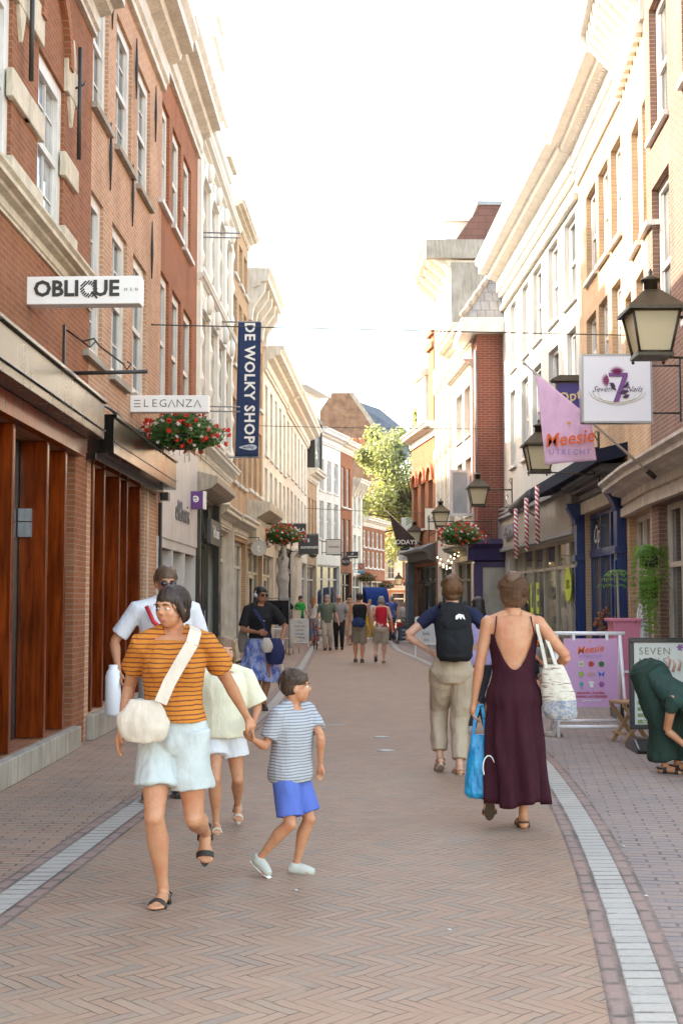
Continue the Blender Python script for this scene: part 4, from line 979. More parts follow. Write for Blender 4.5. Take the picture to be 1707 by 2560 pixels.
# iron bracket on the first house
o = empty('sign_bracket', (-2.82, 12.9, 3.85), 0, 'black iron wall bracket below the OBLIQUE sign', 'bracket')
b = MB(); b.box(-.02, -.02, -.15, .01, .02, .5); b.build('wall_bar', IRON, o); b = MB(); b.tube([(0, 0, 0), (.85, 0, .02)], .02, 6); b.build('arm', IRON, o)
b = MB(); pts = [(.02, 0, .45), (.18, 0, .33), (.3, 0, .36), (.36, 0, .28), (.6, 0, .1), (.64, 0, .04), (.68, 0, .1), (.64, 0, .12)]; b.tube(pts, .01, 5); b.tube([(.18, 0, .33), (.26, 0, .27), (.32, 0, .33)], .008, 5); b.build('scroll', IRON, o)
PUR = plain((.13, .035, .2), .4)
o, w_, h_ = sign_box('shop_sign', 'small purple cube sign with a white turned letter e', 473, 1228, 508, 1272, 22.5, PUR, .2, .03, -1)
b = MB(); b.box(w_/2-.002, -.003, 0, w_/2+.04, .2, h_); b.build('white_side', SW, o); text('e', .24, LW, o, (0, -.006, h_*.5-.0), (math.pi/2, math.pi, 0), bold=.015)
o = empty('shop_sign', (*L4.o.location[:2], 0), L4.o.rotation_euler.z, 'flat dark sign reading TED LOUISE on the black shop front', 'sign')
ua, ub = L4.uu((501, 528), 1340); b = MB(); b.box(ua, -.2, 2.62, ub, -.13, 3.1); pn = b.build('panel', paint((.09, .085, .08), .4, .2), o); text('Ted Louise', .33, LW, pn, ((ua+ub)/2, -.205, 2.86), sx=.75, bold=.005)
def round_sign(name, label, x, y, Y, r, mat, txt, tm, size, side=-1, rim=None, th=.08):
    p = D(x, y, Y); o = empty(name, p, 0, label, 'sign'); b = MB(); P = [(r*math.cos(a*math.pi/16), r*math.sin(a*math.pi/16)) for a in range(32)]
    b.plate(P, 0, th); b.build('disc', mat, o, bevel=.006)
    if rim:
        b = MB()
        for a in range(32): b.tube([(P[a][0], -.002, P[a][1]), (P[(a+1) % 32][0], -.002, P[(a+1) % 32][1])], .012, 5)
        b.build('rim', rim, o)
    if txt: text(txt, size, tm, o, (0, -.004, 0))
    b = MB(); b.tube([(0, th/2, r*.98), (0, th/2, r+.08)], .01, 5); b.tube([(0, th/2, r+.07), (side*(r+.35), th/2, r+.07)], .012, 5); b.build('bracket', IRON, o); return o
round_sign('shop_sign', 'round cream sign with a pale letter t on the left', 647, 1370, 33, .2, SC, 't', LW, .3, rim=CREAM2)
o, w_, h_ = sign_box('shop_sign', 'black rectangular sign reading VAL BELLA behind the flower basket', 690, 1308, 766, 1348, 38, SB, .08, .35, -1, edge=paint((.45, .42, .36), .5, .1))
text('VAL BELLA', .17, LW, o, (.03, -.006, h_*.56), sx=.95)
o, w_, h_ = sign_box('shop_sign', 'charcoal square sign reading summum', 746, 1337, 796, 1385, 42, plain((.045, .047, .05), .5), .06, .25, -1)
text('summum', .155, LW, o, (.03, -.006, h_*.36), bold=.012); text('8', .17, LW, o, (0, -.006, h_*.7))
b = MB(); b.box(-w_/2-.3, .02, h_+.01, w_/2, .04, h_+.04); b.build('top_bar', IRON, o)
o = round_sign('shop_sign', 'round black sign reading Vintage below the summum sign', 782, 1383, 44.5, .17, SB, 'Vintage', LW, .11, rim=paint((.6, .45, .1), .5, .1))
o, w_, h_ = sign_box('shop_sign', 'light grey square sign reading NO LABEL', 815, 1348, 853, 1387, 48, paint((.6, .59, .57), .5, .1), .06, .15, -1, edge=IRON)
text('NOLABEL', .095, DG, o, (0, -.006, h_*.5), bold=.01)
o, w_, h_ = sign_box('shop_sign', 'small black rectangular sign with white arrow mark above the round sign', 866, 1379, 895, 1396, 52, SB, .06, .2, -1)
b = MB(); b.plate([(-.06, h_*.6), (.06, h_*.85), (.02, h_*.55), (-.02, h_*.62)], -.01, -.001); b.build('logo', LW, o); text('RUN SHOP' if 0 else '▬▬▬', .07, LW, o, (0, -.006, h_*.28)) if 0 else None
b = MB(); [b.box(-.18+i*.05, -.006, .06, -.145+i*.05, -.001, .1) for i in range(8)]; b.build('lettering', LW, o)
round_sign('shop_sign', 'round black sign reading ZILCH', 864, 1404, 50, .18, SB, 'ZILCH', LW, .12)
o, w_, h_ = sign_box('shop_sign', 'small grey sign with red target ring over a blue strip', 894, 1407, 912, 1427, 58, paint((.35, .34, .32), .5, .1), .06, .15, -1)
b = MB(); b.plate([(.13*math.cos(a*math.pi/8), h_*.55+.13*math.sin(a*math.pi/8)) for a in range(16)], -.01, -.001); lg = b.build('logo', plain((.55, .12, .06), .5), o); b = MB(); b.plate([(.06*math.cos(a*math.pi/8), h_*.55+.06*math.sin(a*math.pi/8)) for a in range(16)], -.014, -.0105); b.build('logo_ring', plain((.4, .35, .3), .5), lg); b = MB(); b.box(-w_/2, 0, -.12, w_/2, .06, -.01); b.build('blue_strip', plain((.1, .3, .5), .5), o)
o, w_, h_ = sign_box('shop_sign', 'cream hanging sign with grey letters MU', 1062, 1271, 1108, 1325, 43, paint((.70, .66, .58), .5, .05), .06, .1, 1)
text('MU', .32, plain((.2, .19, .17), .5), o, (-.02, -.006, h_*.45), bold=-.015); text('AMSTERDAM' if 0 else 'STORE' if 0 else '· · · · ·', .08, LL, o, (0, -.006, h_*.2)); b = MB(); b.box(-.06, -.006, h_*.78, .12, -.002, h_*.79); b.build('logo', LL, o)
o, w_, h_ = sign_box('shop_sign', 'light grey hanging sign with three green slanted bars', 1003, 1294, 1041, 1330, 52, paint((.6, .6, .58), .5, .05), .06, .1, 1)
b = MB()
for i in range(3): x = -.02; z = h_*.45+i*.1; b.plate([(x-.1, z), (x-.1, z+.05), (x+.12, z+.2), (x+.12, z+.15)], -.01, -.001)
b.build('logo', plain((.13, .22, .03), .5), o); text('nn', .14, DG, o, (0, -.006, h_*.2))
o, w_, h_ = sign_box('shop_sign', 'white hanging sign reading MODILAINE breigaren', 996, 1377, 1038, 1401, 50, SW, .06, .1, 1)
text('MODILAINE', .155, DG, o, (.06, -.006, h_*.68), sx=.9, bold=.01); text('breigaren', .12, LL, o, (.06, -.006, h_*.24))
b = MB(); b.plate([(-.25, h_+.02), (.1, h_+.02), (.13, h_+.1), (-.07, h_+.19), (-.27, h_+.1)], 0, .05); bd = b.build('badge', SB, o); text('Bien Bon Belle' if 0 else 'Knit Shop' if 0 else '— —', .06, LW, bd, (-.07, -.006, h_+.09))
o = empty('shop_sign', D(1042, 1490, 53), 0, 'dark red upright box sign at the corner beyond the blue grey pier', 'sign')
b = MB(); b.plate([(-.15, .3), (.05, 0), (.18, .05), (.2, 1.35), (-.2, 1.4), (-.22, .9)], 0, .25); b.build('panel', plain((.20, .03, .025), .5), o, bevel=.01); b = MB(); b.box(-.21, -.01, .86, .2, -.001, .9); b.build('trim_strip', plain((.1, .02, .02), .5), o)
# seven nails light box
o, w_, h_ = sign_box('shop_sign', 'large white square light box reading Seven Nails with a purple flower seven', 1453, 886, 1630, 1056, 15.5, paint((.84, .84, .88), .35, .02, name='sign_white'), .16, .36, 1, edge=paint((.42, .42, .43), .4, .1, metal=.5))
VI = plain((.20, .07, .25), .5); VD = plain((.06, .02, .08), .5); MAG = plain((.28, .03, .14), .5)
b = MB(); cx, cz = 0, h_*.5
b.plate([(-.1, cz+.19), (.13, cz+.19), (.13, cz+.145), (-.1, cz+.145)], -.014, -.002); b.plate([(.07, cz+.15), (.13, cz+.15), (.02, cz-.16), (-.05, cz-.17)], -.0145, -.003); b.build('numeral', VI, o)
b = MB()
def petal(b, x, z, a, l, w_): c, s = math.cos(a), math.sin(a); b.plate([(x, z), (x+l*.5*c-w_*s, z+l*.5*s+w_*c), (x+l*c, z+l*s), (x+l*.5*c+w_*s, z+l*.5*s-w_*c)], -.02, -.015)
for i in range(9): petal(b, 0, cz+.17, R(35+i*14), .11, .01)
for i in range(8): petal(b, -.1, cz+.1, R(120+i*18), .1, .009)
b.build('painted_flower', MAG, o); b = MB()
for x, z, a, l, wd in ((-.02, cz+.02, 2.6, .09, .025), (.06, cz+.0, .5, .1, .022), (.02, cz-.06, .2, .13, .03), (.06, cz-.12, .4, .1, .025), (-.01, cz-.03, 2.4, .1, .02), (.1, cz+.03, .9, .07, .015)): petal(b, x, z, a, l, wd)
b.build('painted_leaf', VD, o); text('Seven', .1, VD, o, (-.19, -.006, cz-.01), shear=.5, bold=-.01); text('Nails', .1, VD, o, (.2, -.006, cz-.01), shear=.5, bold=-.01)
b = MB(); 
for k, (rx, rz) in enumerate(((.34, .15), (.3, .13), (.23, .17))):
    b.tube([(rx*math.cos(a), -.003, cz-.04+rz*math.sin(a)) for a in [math.pi+math.pi*i/14 for i in range(15)]], .005 if k < 2 else .003, 4)
b.build('gold_swirl', plain((.55, .5, .36), .4), o)
o, w_, h_ = sign_box('shop_sign', 'blue hanging sign with cream letters Opti under a dark little roof', 1390, 955, 1452, 1022, 21.8, plain((.035, .03, .22), .4), .12, .4, 1, edge=paint((.06, .05, .04), .5, .2))
b = MB(); b.plate([(-w_/2-.05, h_+.01), (w_/2+.1, h_+.01), (w_/2+.1, h_+.04), (w_/2, h_+.11), (-w_/2+.05, h_+.11), (-w_/2-.08, h_+.05)], -.08, .2); b.build('little_roof', paint((.07, .06, .045), .5, .3), o)
text('Opti', .26, plain((.6, .5, .25), .5), o, (.02, -.01, h_*.45), shear=.2, rot=(math.pi/2, -.25, 0), bold=.01)
# pink flag
PK = cloth((.80, .52, .70)); HE = plain((.75, .13, .02), .5); LAV = plain((.30, .20, .50), .5)
def flag(name, label, Y, tip, base, T0, T1, B0, B1, mat, nrm=.03):
    tp = D(*tip, Y); bs = D(*base, Y+.3); o = empty(name, bs, 0, label, 'flag'); rel = lambda p: p-bs
    b = MB(); b.tube([rel(tp), Vector((0, 0, 0))], .017, 8); b.ball(rel(tp), .028); b.build('pole', paint((.6, .55, .48), .5, .2), o)
    b = MB(); d = -rel(tp).normalized(); b.tube([-d*.12, d*.02], .035, 8); b.build('socket', IRON, o)
    A, B_, C_, D_ = [rel(D(*q, Y+.02)) for q in (T0, T1, B0, B1)]
    n = 20; vs = []; fs = []
    for i in range(n+1):
        for k in range(n+1):
            s, t = i/n, k/n; p = (A*(1-s)+B_*s)*(1-t)+(C_*(1-s)+D_*s)*t
            p = p+Vector((0, nrm*math.sin(s*7+t*2)*t*(.6+.4*s), 0)); vs.append(p)
    for i in range(n):
        for k in range(n): fs.append((i*(n+1)+k, i*(n+1)+k+1, (i+1)*(n+1)+k+1, (i+1)*(n+1)+k))
    b = MB(); b.smooth = True; b.add(vs, fs); c = b.build('cloth', mat, o); m = c.modifiers.new('thickness', 'SOLIDIFY'); m.thickness = .003
    return o, c, rel
o, c, rel = flag('shop_flag', 'pink flag reading Meesie Utrecht on a slanted pole', 16.4, (1309, 908), (1634, 1192), (1338, 932), (1476, 1045), (1363, 1162), (1491, 1150), PK)
def meesie(par, p, s, y):
    text('Meesie', s, HE, par, (p.x, y, p.z), rot=(math.pi/2, -.12, 0), shear=.25, bold=.014, sx=.95); text('UTRECHT', s*.42, LAV, par, (p.x+.03*s, y, p.z-s*.72), space=1.3)
    b = MB(); h = s*.12; z = p.z+s*.85; b.plate([(p.x, z-h), (p.x+h, z+h*.2), (p.x+h*.5, z+h*.7), (p.x, z+h*.3), (p.x-h*.5, z+h*.7), (p.x-h, z+h*.2)], y-.003, y); b.build('heart', plain((.75, .3, .02), .5), par)
meesie(c, rel(D(1420, 1098, 16.4)), .24, rel(D(1420, 1098, 16.4)).y-.05)
o, c, rel = flag('shop_flag', 'black flag with white letters ODAYS hanging before the tree', 47, (966, 1278), (1052, 1362), (972, 1284), (1040, 1350), (993, 1366), (1036, 1369), cloth((.06, .045, .04)), .06)
p = rel(D(1008, 1356, 47)); text('ODAYS', .24, LW, c, (p.x+.1, p.y-.09, p.z), bold=.005)
# awning, candy canes
o = empty('awning', (4.05, 25, 3.8), 0, 'folded navy awning roller above the white house shop', 'awning')
b = MB(); b.tube([(.1, 5.9, -.05), (.02, 2.4, .0)], .13, 12); b.build('roller', paint((.10, .09, .085), .5, .2), o)
NV = cloth((.015, .018, .035)); b = MB(); b.prism([(0, 0), (1, 0)], 0, 1) if 0 else None
b.add([(.0, 2.4, .13), (.02, -4.6, .16), (.6, -4.6, .3), (.6, 2.4, .27), (.0, 2.4, -.1), (.02, -4.6, -.05), (.6, -4.6, .08), (.6, 2.4, .03)], [(0, 1, 2, 3), (7, 6, 5, 4), (0, 4, 5, 1), (1, 5, 6, 2), (3, 7, 4, 0), (2, 6, 7, 3)]); b.build('cover', NV, o)
b = MB(); [b.tube([(.05, y, -.08), (.65, y+.1, -.45)], .018, 5) for y in (4.5,)]; b.build('folding_arm', IRON, o)
CS = NT('candy_stripe'); sp = CS.n('SeparateXYZ'); CS.l(CS.ob(), sp.inputs[0]); ff = CS.m('GREATER_THAN', CS.m('FLOORED_MODULO', CS.m('ADD', CS.m('MULTIPLY', sp.outputs[2], 10), CS.m('MULTIPLY', sp.outputs[0], 9)), 1), .5)
CS.col(CS.mix(ff, (.5, .015, .02), (.75, .73, .7))); CS.rough(.4)
for x, y0, y1, Y, lab in ((1290, 1272, 1392, 28.9, 'leftmost red and white striped pole under the awning'), (1316, 1245, 1373, 27.3, 'middle red and white striped pole under the awning'), (1343, 1215, 1355, 25.8, 'rightmost red and white striped pole, nearest under the awning')):
    p = D(x, y1, Y); q = D(x, y0, Y); b = MB(); b.tube([(0, 0, 0), (0, 0, q.z-p.z)], .045, 12); b.ball((0, 0, 0), .045)
    tag(b.build('striped_pole', CS.mat, loc=p), lab, 'striped pole', 'red and white striped poles')
# wires across the street
def wire(label, a, b_, sag, r=.006):
    P = []
    for i in range(25): t = i/24; p = a.lerp(b_, t); P.append((p.x, p.y, p.z-sag*4*t*(1-t)))
    b = MB(); b.tube(P, r, 5); b.tube([P[0], (P[0][0], P[0][1], P[0][2]+.01)], .03, 6); tag(b.build('wire', IRON), label, 'wire', 'span wires over the street')
wire('thin span wire crossing high over the street near the blue banner', D(380, 812, 18.4), D(1562, 838, 20.5), .0, .009)
wire('thin span wire crossing lower, by the pink flag', D(560, 1062, 32), D(1268, 1072, 34), .03, .008)
wire('faint span wire in front of the distant tree', D(760, 1270, 55), D(1060, 1282, 48), .03, .01)
# fairy lights
o = empty('string_lights', (0, 0, 0), 0, 'string of small glowing bulbs on the olive shop front', 'string lights')
P = [D(x, y, 38.5) for x, y in ((1097, 1388), (1103, 1402), (1112, 1412), (1120, 1410), (1124, 1396), (1130, 1386), (1140, 1380), (1150, 1374), (1162, 1368), (1172, 1362))]
b = MB(); b.tube(P, .006, 4); b.build('cable', IRON, o); BU = plain((1, .72, .35), .4, name='bulb_glow', emit=1.5)
for p in P:
    for dx in (-.1, .1): b = MB(); b.ball((p.x+dx*.5, p.y-.02, p.z-.07-.05*(dx > 0)), .022, 8, 6); b.build('bulb', BU, o)
# ======== street furniture
WT = paint((.86, .85, .86), .3, .05, 4, coat=.3)
o = empty('pavement_sign', (2.84, 14.6, 0), 0, 'white tube frame with pink hanging poster reading Meesie Utrecht', 'sign')
for s_, y0, y1, dx in ((1, 0, .0, 0), (-1, .5, .0, .0)):
    for x in (-.39, .39):
        b = MB(); b.tube([(x+(.0 if x < 0 else 0), y0+(.0), 0), (x*.93+.0, .22, 1.15)], .02, 8); b.build('leg', WT, o)
    b = MB(); b.tube([(-.39, y0, .12 if s_ > 0 else .14), (.39, y0, .12 if s_ > 0 else .14)], .02, 8); b.build('crossbar', WT, o)
b = MB(); b.tube([(-.42, .22, 1.165), (.42, .22, 1.165)], .023, 8); b.build('top_bar', WT, o)
b = MB(); b.box(-.3, .12, .33, .31, .132, 1.11); po = b.build('poster', plain((.60, .34, .56), .5, name='pink_poster'), o)
b = MB(); [b.box(x, .118, 1.09, x+.03, .15, 1.16) for x in (-.2, .18)]; b.build('clip', WT, o)
meesie(po, Vector((.0, 0, .985)), .115, .116)
def glyph(x, z, k):
    b = MB(); c = plain([(.6, .55, .45), (.5, .05, .03), (.08, .25, .06), (.3, .5, .05), (.6, .4, .1), (.04, .12, .5), (.1, .35, .5), (.75, .72, .68), (.3, .1, .3)][k], .5); s = .035
    if k == 0: b.box(x-s*.8, .113, z-s, x+s*.8, .117, z+s)
    elif k == 5:
        for q in (-1, 1): b.plate([(x, z), (x+q*s*1.1, z+s), (x+q*s*.9, z), (x+q*s*.6, z-s*.9)], .113, .117)
    elif k == 7: b.plate([(x-s*.6, z-s), (x+s*.6, z-s), (x+s*.6, z+s*.3), (x+s*1.1, z+s*.2), (x+s*.7, z+s*.95), (x-s*.7, z+s*.95), (x-s*1.1, z+s*.2), (x-s*.6, z+s*.3)], .113, .117)
    elif k == 4:
        for q in (-.5, .5): b.tube([(x+q*s+s*.6*math.cos(a*.5236), .114, z+s*.6*math.sin(a*.5236)) for a in range(13)], .003, 4)
    elif k in (3, 1, 2, 8):
        n = (5, 7, 9, 6)[(3, 1, 2, 8).index(k)]
        for i in range(n): a = i*2*math.pi/n; petal2(b, x, z, a, s*1.1, s*.35)
    else: b.plate([(x+s*.7*math.cos(a*.5236), z+s*.1+s*.7*math.sin(a*.5236)) for a in range(12)], .113, .117); b.box(x-.003, .113, z-s*1.3, x+.003, .117, z-s*.6); b.box(x-s*.5, .113, z-s*1.35, x+s*.5, .117, z-s*1.2)
    b.build('picture', c, po)
    if k == 0: b = MB(); b.plate([(x, z-.012), (x+.012, z), (x, z+.012), (x-.012, z)], .109, .1125); b.build('picture', plain((.08, .2, .05), .5), po)
    if k == 6: b = MB(); b.plate([(x-.01, z), (x+.012, z+.006), (x+.008, z+.022), (x-.012, z+.018)], .109, .1125); b.build('picture', plain((.15, .4, .05), .5), po)
def petal2(b, x, z, a, l, w_): c, s = math.cos(a), math.sin(a); b.plate([(x, z), (x+l*.6*c-w_*s, z+l*.6*s+w_*c), (x+l*c, z+l*s), (x+l*.6*c+w_*s, z+l*.6*s-w_*c)], .113, .117)
for k in range(9): glyph(-.105+(k % 3)*.115, .82-(k//3)*.115, k)
RL = plain((.5, .02, .03), .5); text('SIERADEN | POSTERS', .034, RL, po, (.0, .116, .49), bold=.015); text('KLEDING | ACCESSOIRES', .034, RL, po, (0, .116, .45), bold=.015); text('@MEESIEUTRECHT', .026, LW, po, (.01, .116, .405), bold=.01)
o = empty('pavement_sign', (3.4, 13.3, 0), 0, 'black framed menu board reading SEVEN NAILS on a black foot', 'sign')
b = MB(); x0, x1 = -.43, .5; b.box(x0, 0, .22, x1, .05, .27).box(x0, 0, 1.11, x1, .05, 1.16).box(x0, 0, .27, x0+.05, .05, 1.11).box(x1-.05, 0, .27, x1, .05, 1.11); b.build('frame', BLACK, o, bevel=.008)
b = MB(); b.box(x0+.05, .015, .27, x1-.05, .04, 1.11); po2 = b.build('poster', plain((.62, .63, .6), .35), o)
OLV = plain((.14, .17, .07), .5); text('SEVEN', .105, OLV, po2, (-.165, .011, 1.02), bold=-.012, space=1.15); text('NAILS', .105, OLV, po2, (-.185, .011, .91), bold=-.012, space=1.1)
GRN = plain((.22, .30, .10), .5)
for i, t_ in enumerate(('Acryl', 'Biab', 'Gellak', 'Manicure', 'Pedicure', 'Gelnagels')):
    z = .62-i*.064; b = MB(); b.box(-.35, .008, z-.018, -.1, .0145, z+.018); bb = b.build('price_bar', GRN, po2); text(t_, .032, LW, bb, (-.24, .005, z))
for i, t_ in enumerate(('Wij werken met', 'Tel. 06-85', 'nagelstudio')): text(t_, .022, LL, po2, (-.34, .011, .79-i*.045), align='LEFT')
b = MB(); 
for x, z, r_ in ((.02, .93, .3), (.08, .94, .1), (-.03, .97, .5)): b.tube([(x, .012, z-.12), (x+.02, .01, z-.04), (x+.0, .012, z)], [.016, .014, .006], 6)
b.build('picture', plain((.6, .35, .27), .5), po2); b = MB(); [petal2(b, .1, 1.06, i, .04, .01) for i in range(6)]
bl = b.build('picture', VI, po2); bl.location = (0, -.105, 0)
[MB().box(x, .0, .1, x+.05, .04, .22).build('post', BLACK, o) for x in (-.2, .1)]
b = MB(); b.prism([(-.26, 0), (-.28, .05), (-.1, .13), (.15, .13), (.34, .05), (.32, 0)], -.42, .42); b.build('foot', BLACK, o, bevel=.02)
# wooden folding stool
WN = wood('raw_wood', (.36, .22, .11), (.46, .30, .16), .6, .05)
o = empty('folding_stool', (3.16, 14.15, 0), .35, 'raw wooden folding stool behind the black framed board', 'stool')
b = MB(); b.box(-.17, -.16, .42, .2, .16, .45); b.build('seat', WN, o, bevel=.006)
for y in (-.13, .13):
    for s_ in (-1, 1): b = MB(); b.obox((0, y+s_*.012, .21), (-.16*s_, 0, .21), (0, .011, 0), (.014, 0, .016*s_)); b.build('leg', WN, o)
b = MB(); b.box(-.15, -.12, .09, -.12, .12, .115); b.build('stretcher', WN, o)
# dog bowl
b = MB(); b._lathe([(.115, 0), (.12, .005), (.095, .06), (.088, .06), (.08, .02), (.0, .018)], (0, 0, 0), 18); tag(b.build('dog_bowl', paint((.45, .38, .32), .4, .5, 15), loc=(2.41, 14.75, 0)), 'small metal dog bowl at the foot of the white tube frame', 'bowl')
# pink podium and oval sign
PKP = plain((.62, .20, .30), .4, name='pink_paint')
o = empty('podium', (3.74, 17.0, 0), 0, 'pink tapering podium behind the pink Meesie poster', 'podium')
b = MB(); b.add([(-.14, -.14, .25), (.14, -.14, .25), (.14, .14, .25), (-.14, .14, .25), (-.19, -.17, 1.27), (.17, -.17, 1.27), (.17, .17, 1.27), (-.19, .17, 1.27)], [(3, 2, 1, 0), (4, 5, 6, 7), (0, 1, 5, 4), (1, 2, 6, 5), (2, 3, 7, 6), (3, 0, 4, 7)]); b.build('column', PKP, o)
b = MB(); b.box(-.23, -.2, 1.27, .19, .2, 1.31); b.build('top_board', PKP, o, bevel=.005); b = MB(); b.box(-.16, -.16, 0, .16, .16, .25); b.build('base', BLACK, o); b = MB(); b.box(-.175, -.182, .6, .155, -.15, .63); b.build('trim_strip', WT, o)
o = empty('oval_sign', (3.93, 16.9, .6), 0, 'narrow white oval sign standing against the pink podium', 'sign')
b = MB(); b.plate([(.055*math.cos(a*math.pi/14), .55+.36*math.sin(a*math.pi/14)) for a in range(28)], 0, .02); b.build('board', WT, o, bevel=.004); b = MB(); b.tube([(.04*math.cos(a*math.pi/14), -.002, .55+.31*math.sin(a*math.pi/14)) for a in range(29)], .003, 4); b.build('painted_ring', LAV, o); b = MB(); b.box(-.02, 0, -.6, .02, .02, .2); b.build('post', WT, o)
# hanging fern and slim palm
rnd = random.Random(11)
def fern(label, loc, n, w_, h_, cat='plant', name='hanging_fern'):
    o = empty(name, loc, 0, label, cat); b = MB(); b._lathe([(.06, .0), (.11, .02), (.12, .14), (.11, .15)], (0, 0, -.03), 10); b.build('pot', paint((.05, .035, .03), .6, .2), o); L = MB()
    for i in range(n):
        a = rnd.uniform(0, 2*math.pi); r0 = rnd.uniform(.3, 1)*w_; dr = rnd.uniform(.15, 1)*h_; P = []
        for k in range(9):
            t = k/8; x = math.cos(a)*r0*math.sin(t*1.9)*(1-.25*t); y = math.sin(a)*r0*.7*math.sin(t*1.9); z = .15+.18*math.sin(t*2.6)-dr*t**1.8; P.append(Vector((x, y, z)))
        for k in range(8):
            for m in range(2):
                q = P[k].lerp(P[k+1], m/2); d = (P[k+1]-P[k]).normalized(); sd = d.cross(Vector((0, 0, 1)))
                sd = sd.normalized() if sd.length > .01 else Vector((1, 0, 0)); ln = .065*(1-.4*k/8)
                for s_ in (-1, 1): e = (sd*s_+d*.5).normalized(); L.add([q, q+e*ln*.5+d*.011, q+e*ln, q+e*ln*.5-d*.011], [(0, 1, 2, 3)])
    L.build('fronds', LEAF2, o, uv=False); return o
fern('bright green fern cascading from a hanging pot on the nail shop front', (3.98, 16.6, 2.0), 90, .34, 1.2)
fern('drooping green trailing plant below the hanging fern', (4.05, 16.9, 1.6), 60, .22, 1.3)
o = empty('slim_palm', (3.72, 17.3, 0), 0, 'slim potted palm with thin stem next to the blue shop', 'plant')
b = MB(); b.tube([(0, 0, .3), (.01, 0, 1.0), (0, .01, 1.95)], .015, 6); b.build('stem', paint((.35, .3, .22), .8, .3), o); b = MB(); b._lathe([(.12, 0), (.15, .3), (.14, .31)], (0, 0, 0), 12); b.build('pot', BLACK, o)
L = MB()
for i in range(11):
    a = i*2*math.pi/11; P = [Vector((math.cos(a)*.3*t, math.sin(a)*.3*t, 1.95+.12*t-.4*t*t)) for t in [k/6 for k in range(7)]]
    for k in range(6):
        d = (P[k+1]-P[k]).normalized(); sd = d.cross(Vector((0, 0, 1))).normalized()
        for s_ in (-1, 1): e = (sd*s_+d*.8).normalized()*.09; q = P[k]; L.add([q, q+e*.5+d*.01, q+e-Vector((0, 0, .02)), q+e*.5-d*.01], [(0, 1, 2, 3)])
L.build('fronds', LEAF2, o, uv=False)
# orange wreath in the blue door window, orange flower pot
b = MB(); 
for i in range(60): a = rnd.uniform(0, 6.28); r_ = rnd.gauss(.13, .035); b.ball((r_*math.cos(a), rnd.gauss(0, .02), r_*1.3*math.sin(a)), .028, 5, 4)
tag(b.build('dried_wreath', plain((.30, .11, .04), .8), loc=D(1516, 1555, 22.0)), 'rust coloured dried flower wreath in front of the blue shop', 'wreath')
o = empty('flower_pot', (2.62, 17.2, .75), 0, 'grey pot with orange flowers beside the backless dress woman', 'flower pot')
b = MB(); b._lathe([(.06, 0), (.09, .16), (.085, .17)], (0, 0, 0), 12); b.build('pot', GREY, o); b = MB(); [b.ball((rnd.gauss(0, .04), rnd.gauss(0, .04), .2+rnd.uniform(0, .06)), .022, 6, 4) for i in range(12)]; b.build('orange_blossoms', plain((.7, .2, .02), .7), o)['kind'] = 'stuff'
b = MB(); b.tube([(0, 0, -.75), (0, 0, 0)], .02, 6); b.build('stand', IRON, o)
# A boards
def aboard(label, x, Y, w_, h_, frame, face, lines, tm, sz, rz=0, name='pavement_sign', foot=.12):
    o = empty(name, (x, Y, 0), rz, label, 'sign'); b = MB(); t = .025
    b.box(-w_/2, 0, foot, w_/2, .03, foot+t*1.5).box(-w_/2, 0, h_-t, w_/2, .03, h_).box(-w_/2, 0, 0, -w_/2+t, .03, h_).box(w_/2-t, 0, 0, w_/2, .03, h_); b.build('frame', frame, o)
    b = MB(); b.box(-w_/2, .35, foot, -w_/2+t, .38, h_-.05) if 0 else b.tube([(-w_/2+t, .03, h_-.03), (-w_/2+t, .4, 0)], .012, 5); b.tube([(w_/2-t, .03, h_-.03), (w_/2-t, .4, 0)], .012, 5); b.build('rear_leg', frame, o)
    if face:
        b = MB(); b.box(-w_/2+t, .008, foot+t*1.5, w_/2-t, .022, h_-t); fc = b.build('board', face, o)
        for i, l in enumerate(lines): text(l, sz, tm, fc, (0, .005, h_-.13-i*sz*1.25))
    return o
aboard('white pavement board with grey text about fair priced vintage clothing', -1.39, 43, .6, .93, WT, plain((.62, .61, .6), .5), ('The', 'most fair', 'priced', 'vintage', 'clothing', 'store'), DG, .1)
aboard('white framed board with black text behind the backpack wearer', 2.28, 34.7, .6, 1.1, WT, plain((.66, .66, .68), .5), ('~', '', 'Sale', 'nu', '€75'), DG, .13, foot=.35)
aboard('blue chalkboard with white scribbles on the right pavement', 2.25, 45.5, .48, .62, SB, plain((.05, .07, .11), .5), ('lunch', '~~~', 'coffee', 'cake'), LW, .1, rz=.1)
aboard('empty white metal board frame behind the woman in the blue skirt', -1.55, 28.8, .5, .92, WT, None, (), None, 1)
# clothes rail
o = empty('clothes_rail', (-1.85, 36, 0), .3, 'clothes rail with black shirts on the left pavement', 'clothes rail')
b = MB(); b.tube([(-.4, 0, 1.6), (.4, 0, 1.6)], .015, 6); b.build('rail', ZINC, o)
for x in (-.4, .4): b = MB(); b.tube([(x, 0, 0), (x, 0, 1.6)], .015, 6); b.tube([(x, -.25, .04), (x, .25, .04)], .015, 6); b.build('upright', ZINC, o)
for i in range(5):
    x = -.28+i*.14; b = MB(); b.plate([(-.16, 0), (.16, 0), (.17, .5), (.3, .42), (.34, .5), (.12, .68), (-.12, .68), (-.34, .5), (-.3, .42), (-.17, .5)], -.03, .03)
    tag(b.build('black_shirt', cloth((.015, .015, .017)), loc=o.matrix_world @ Vector((0, 0, 0)) if 0 else (-1.85+x*.95, 36+x*.3, .86), rot=(0, 0, .9)), 'black shirt hanging on the clothes rail', 'shirt', 'black shirts on the clothes rail')
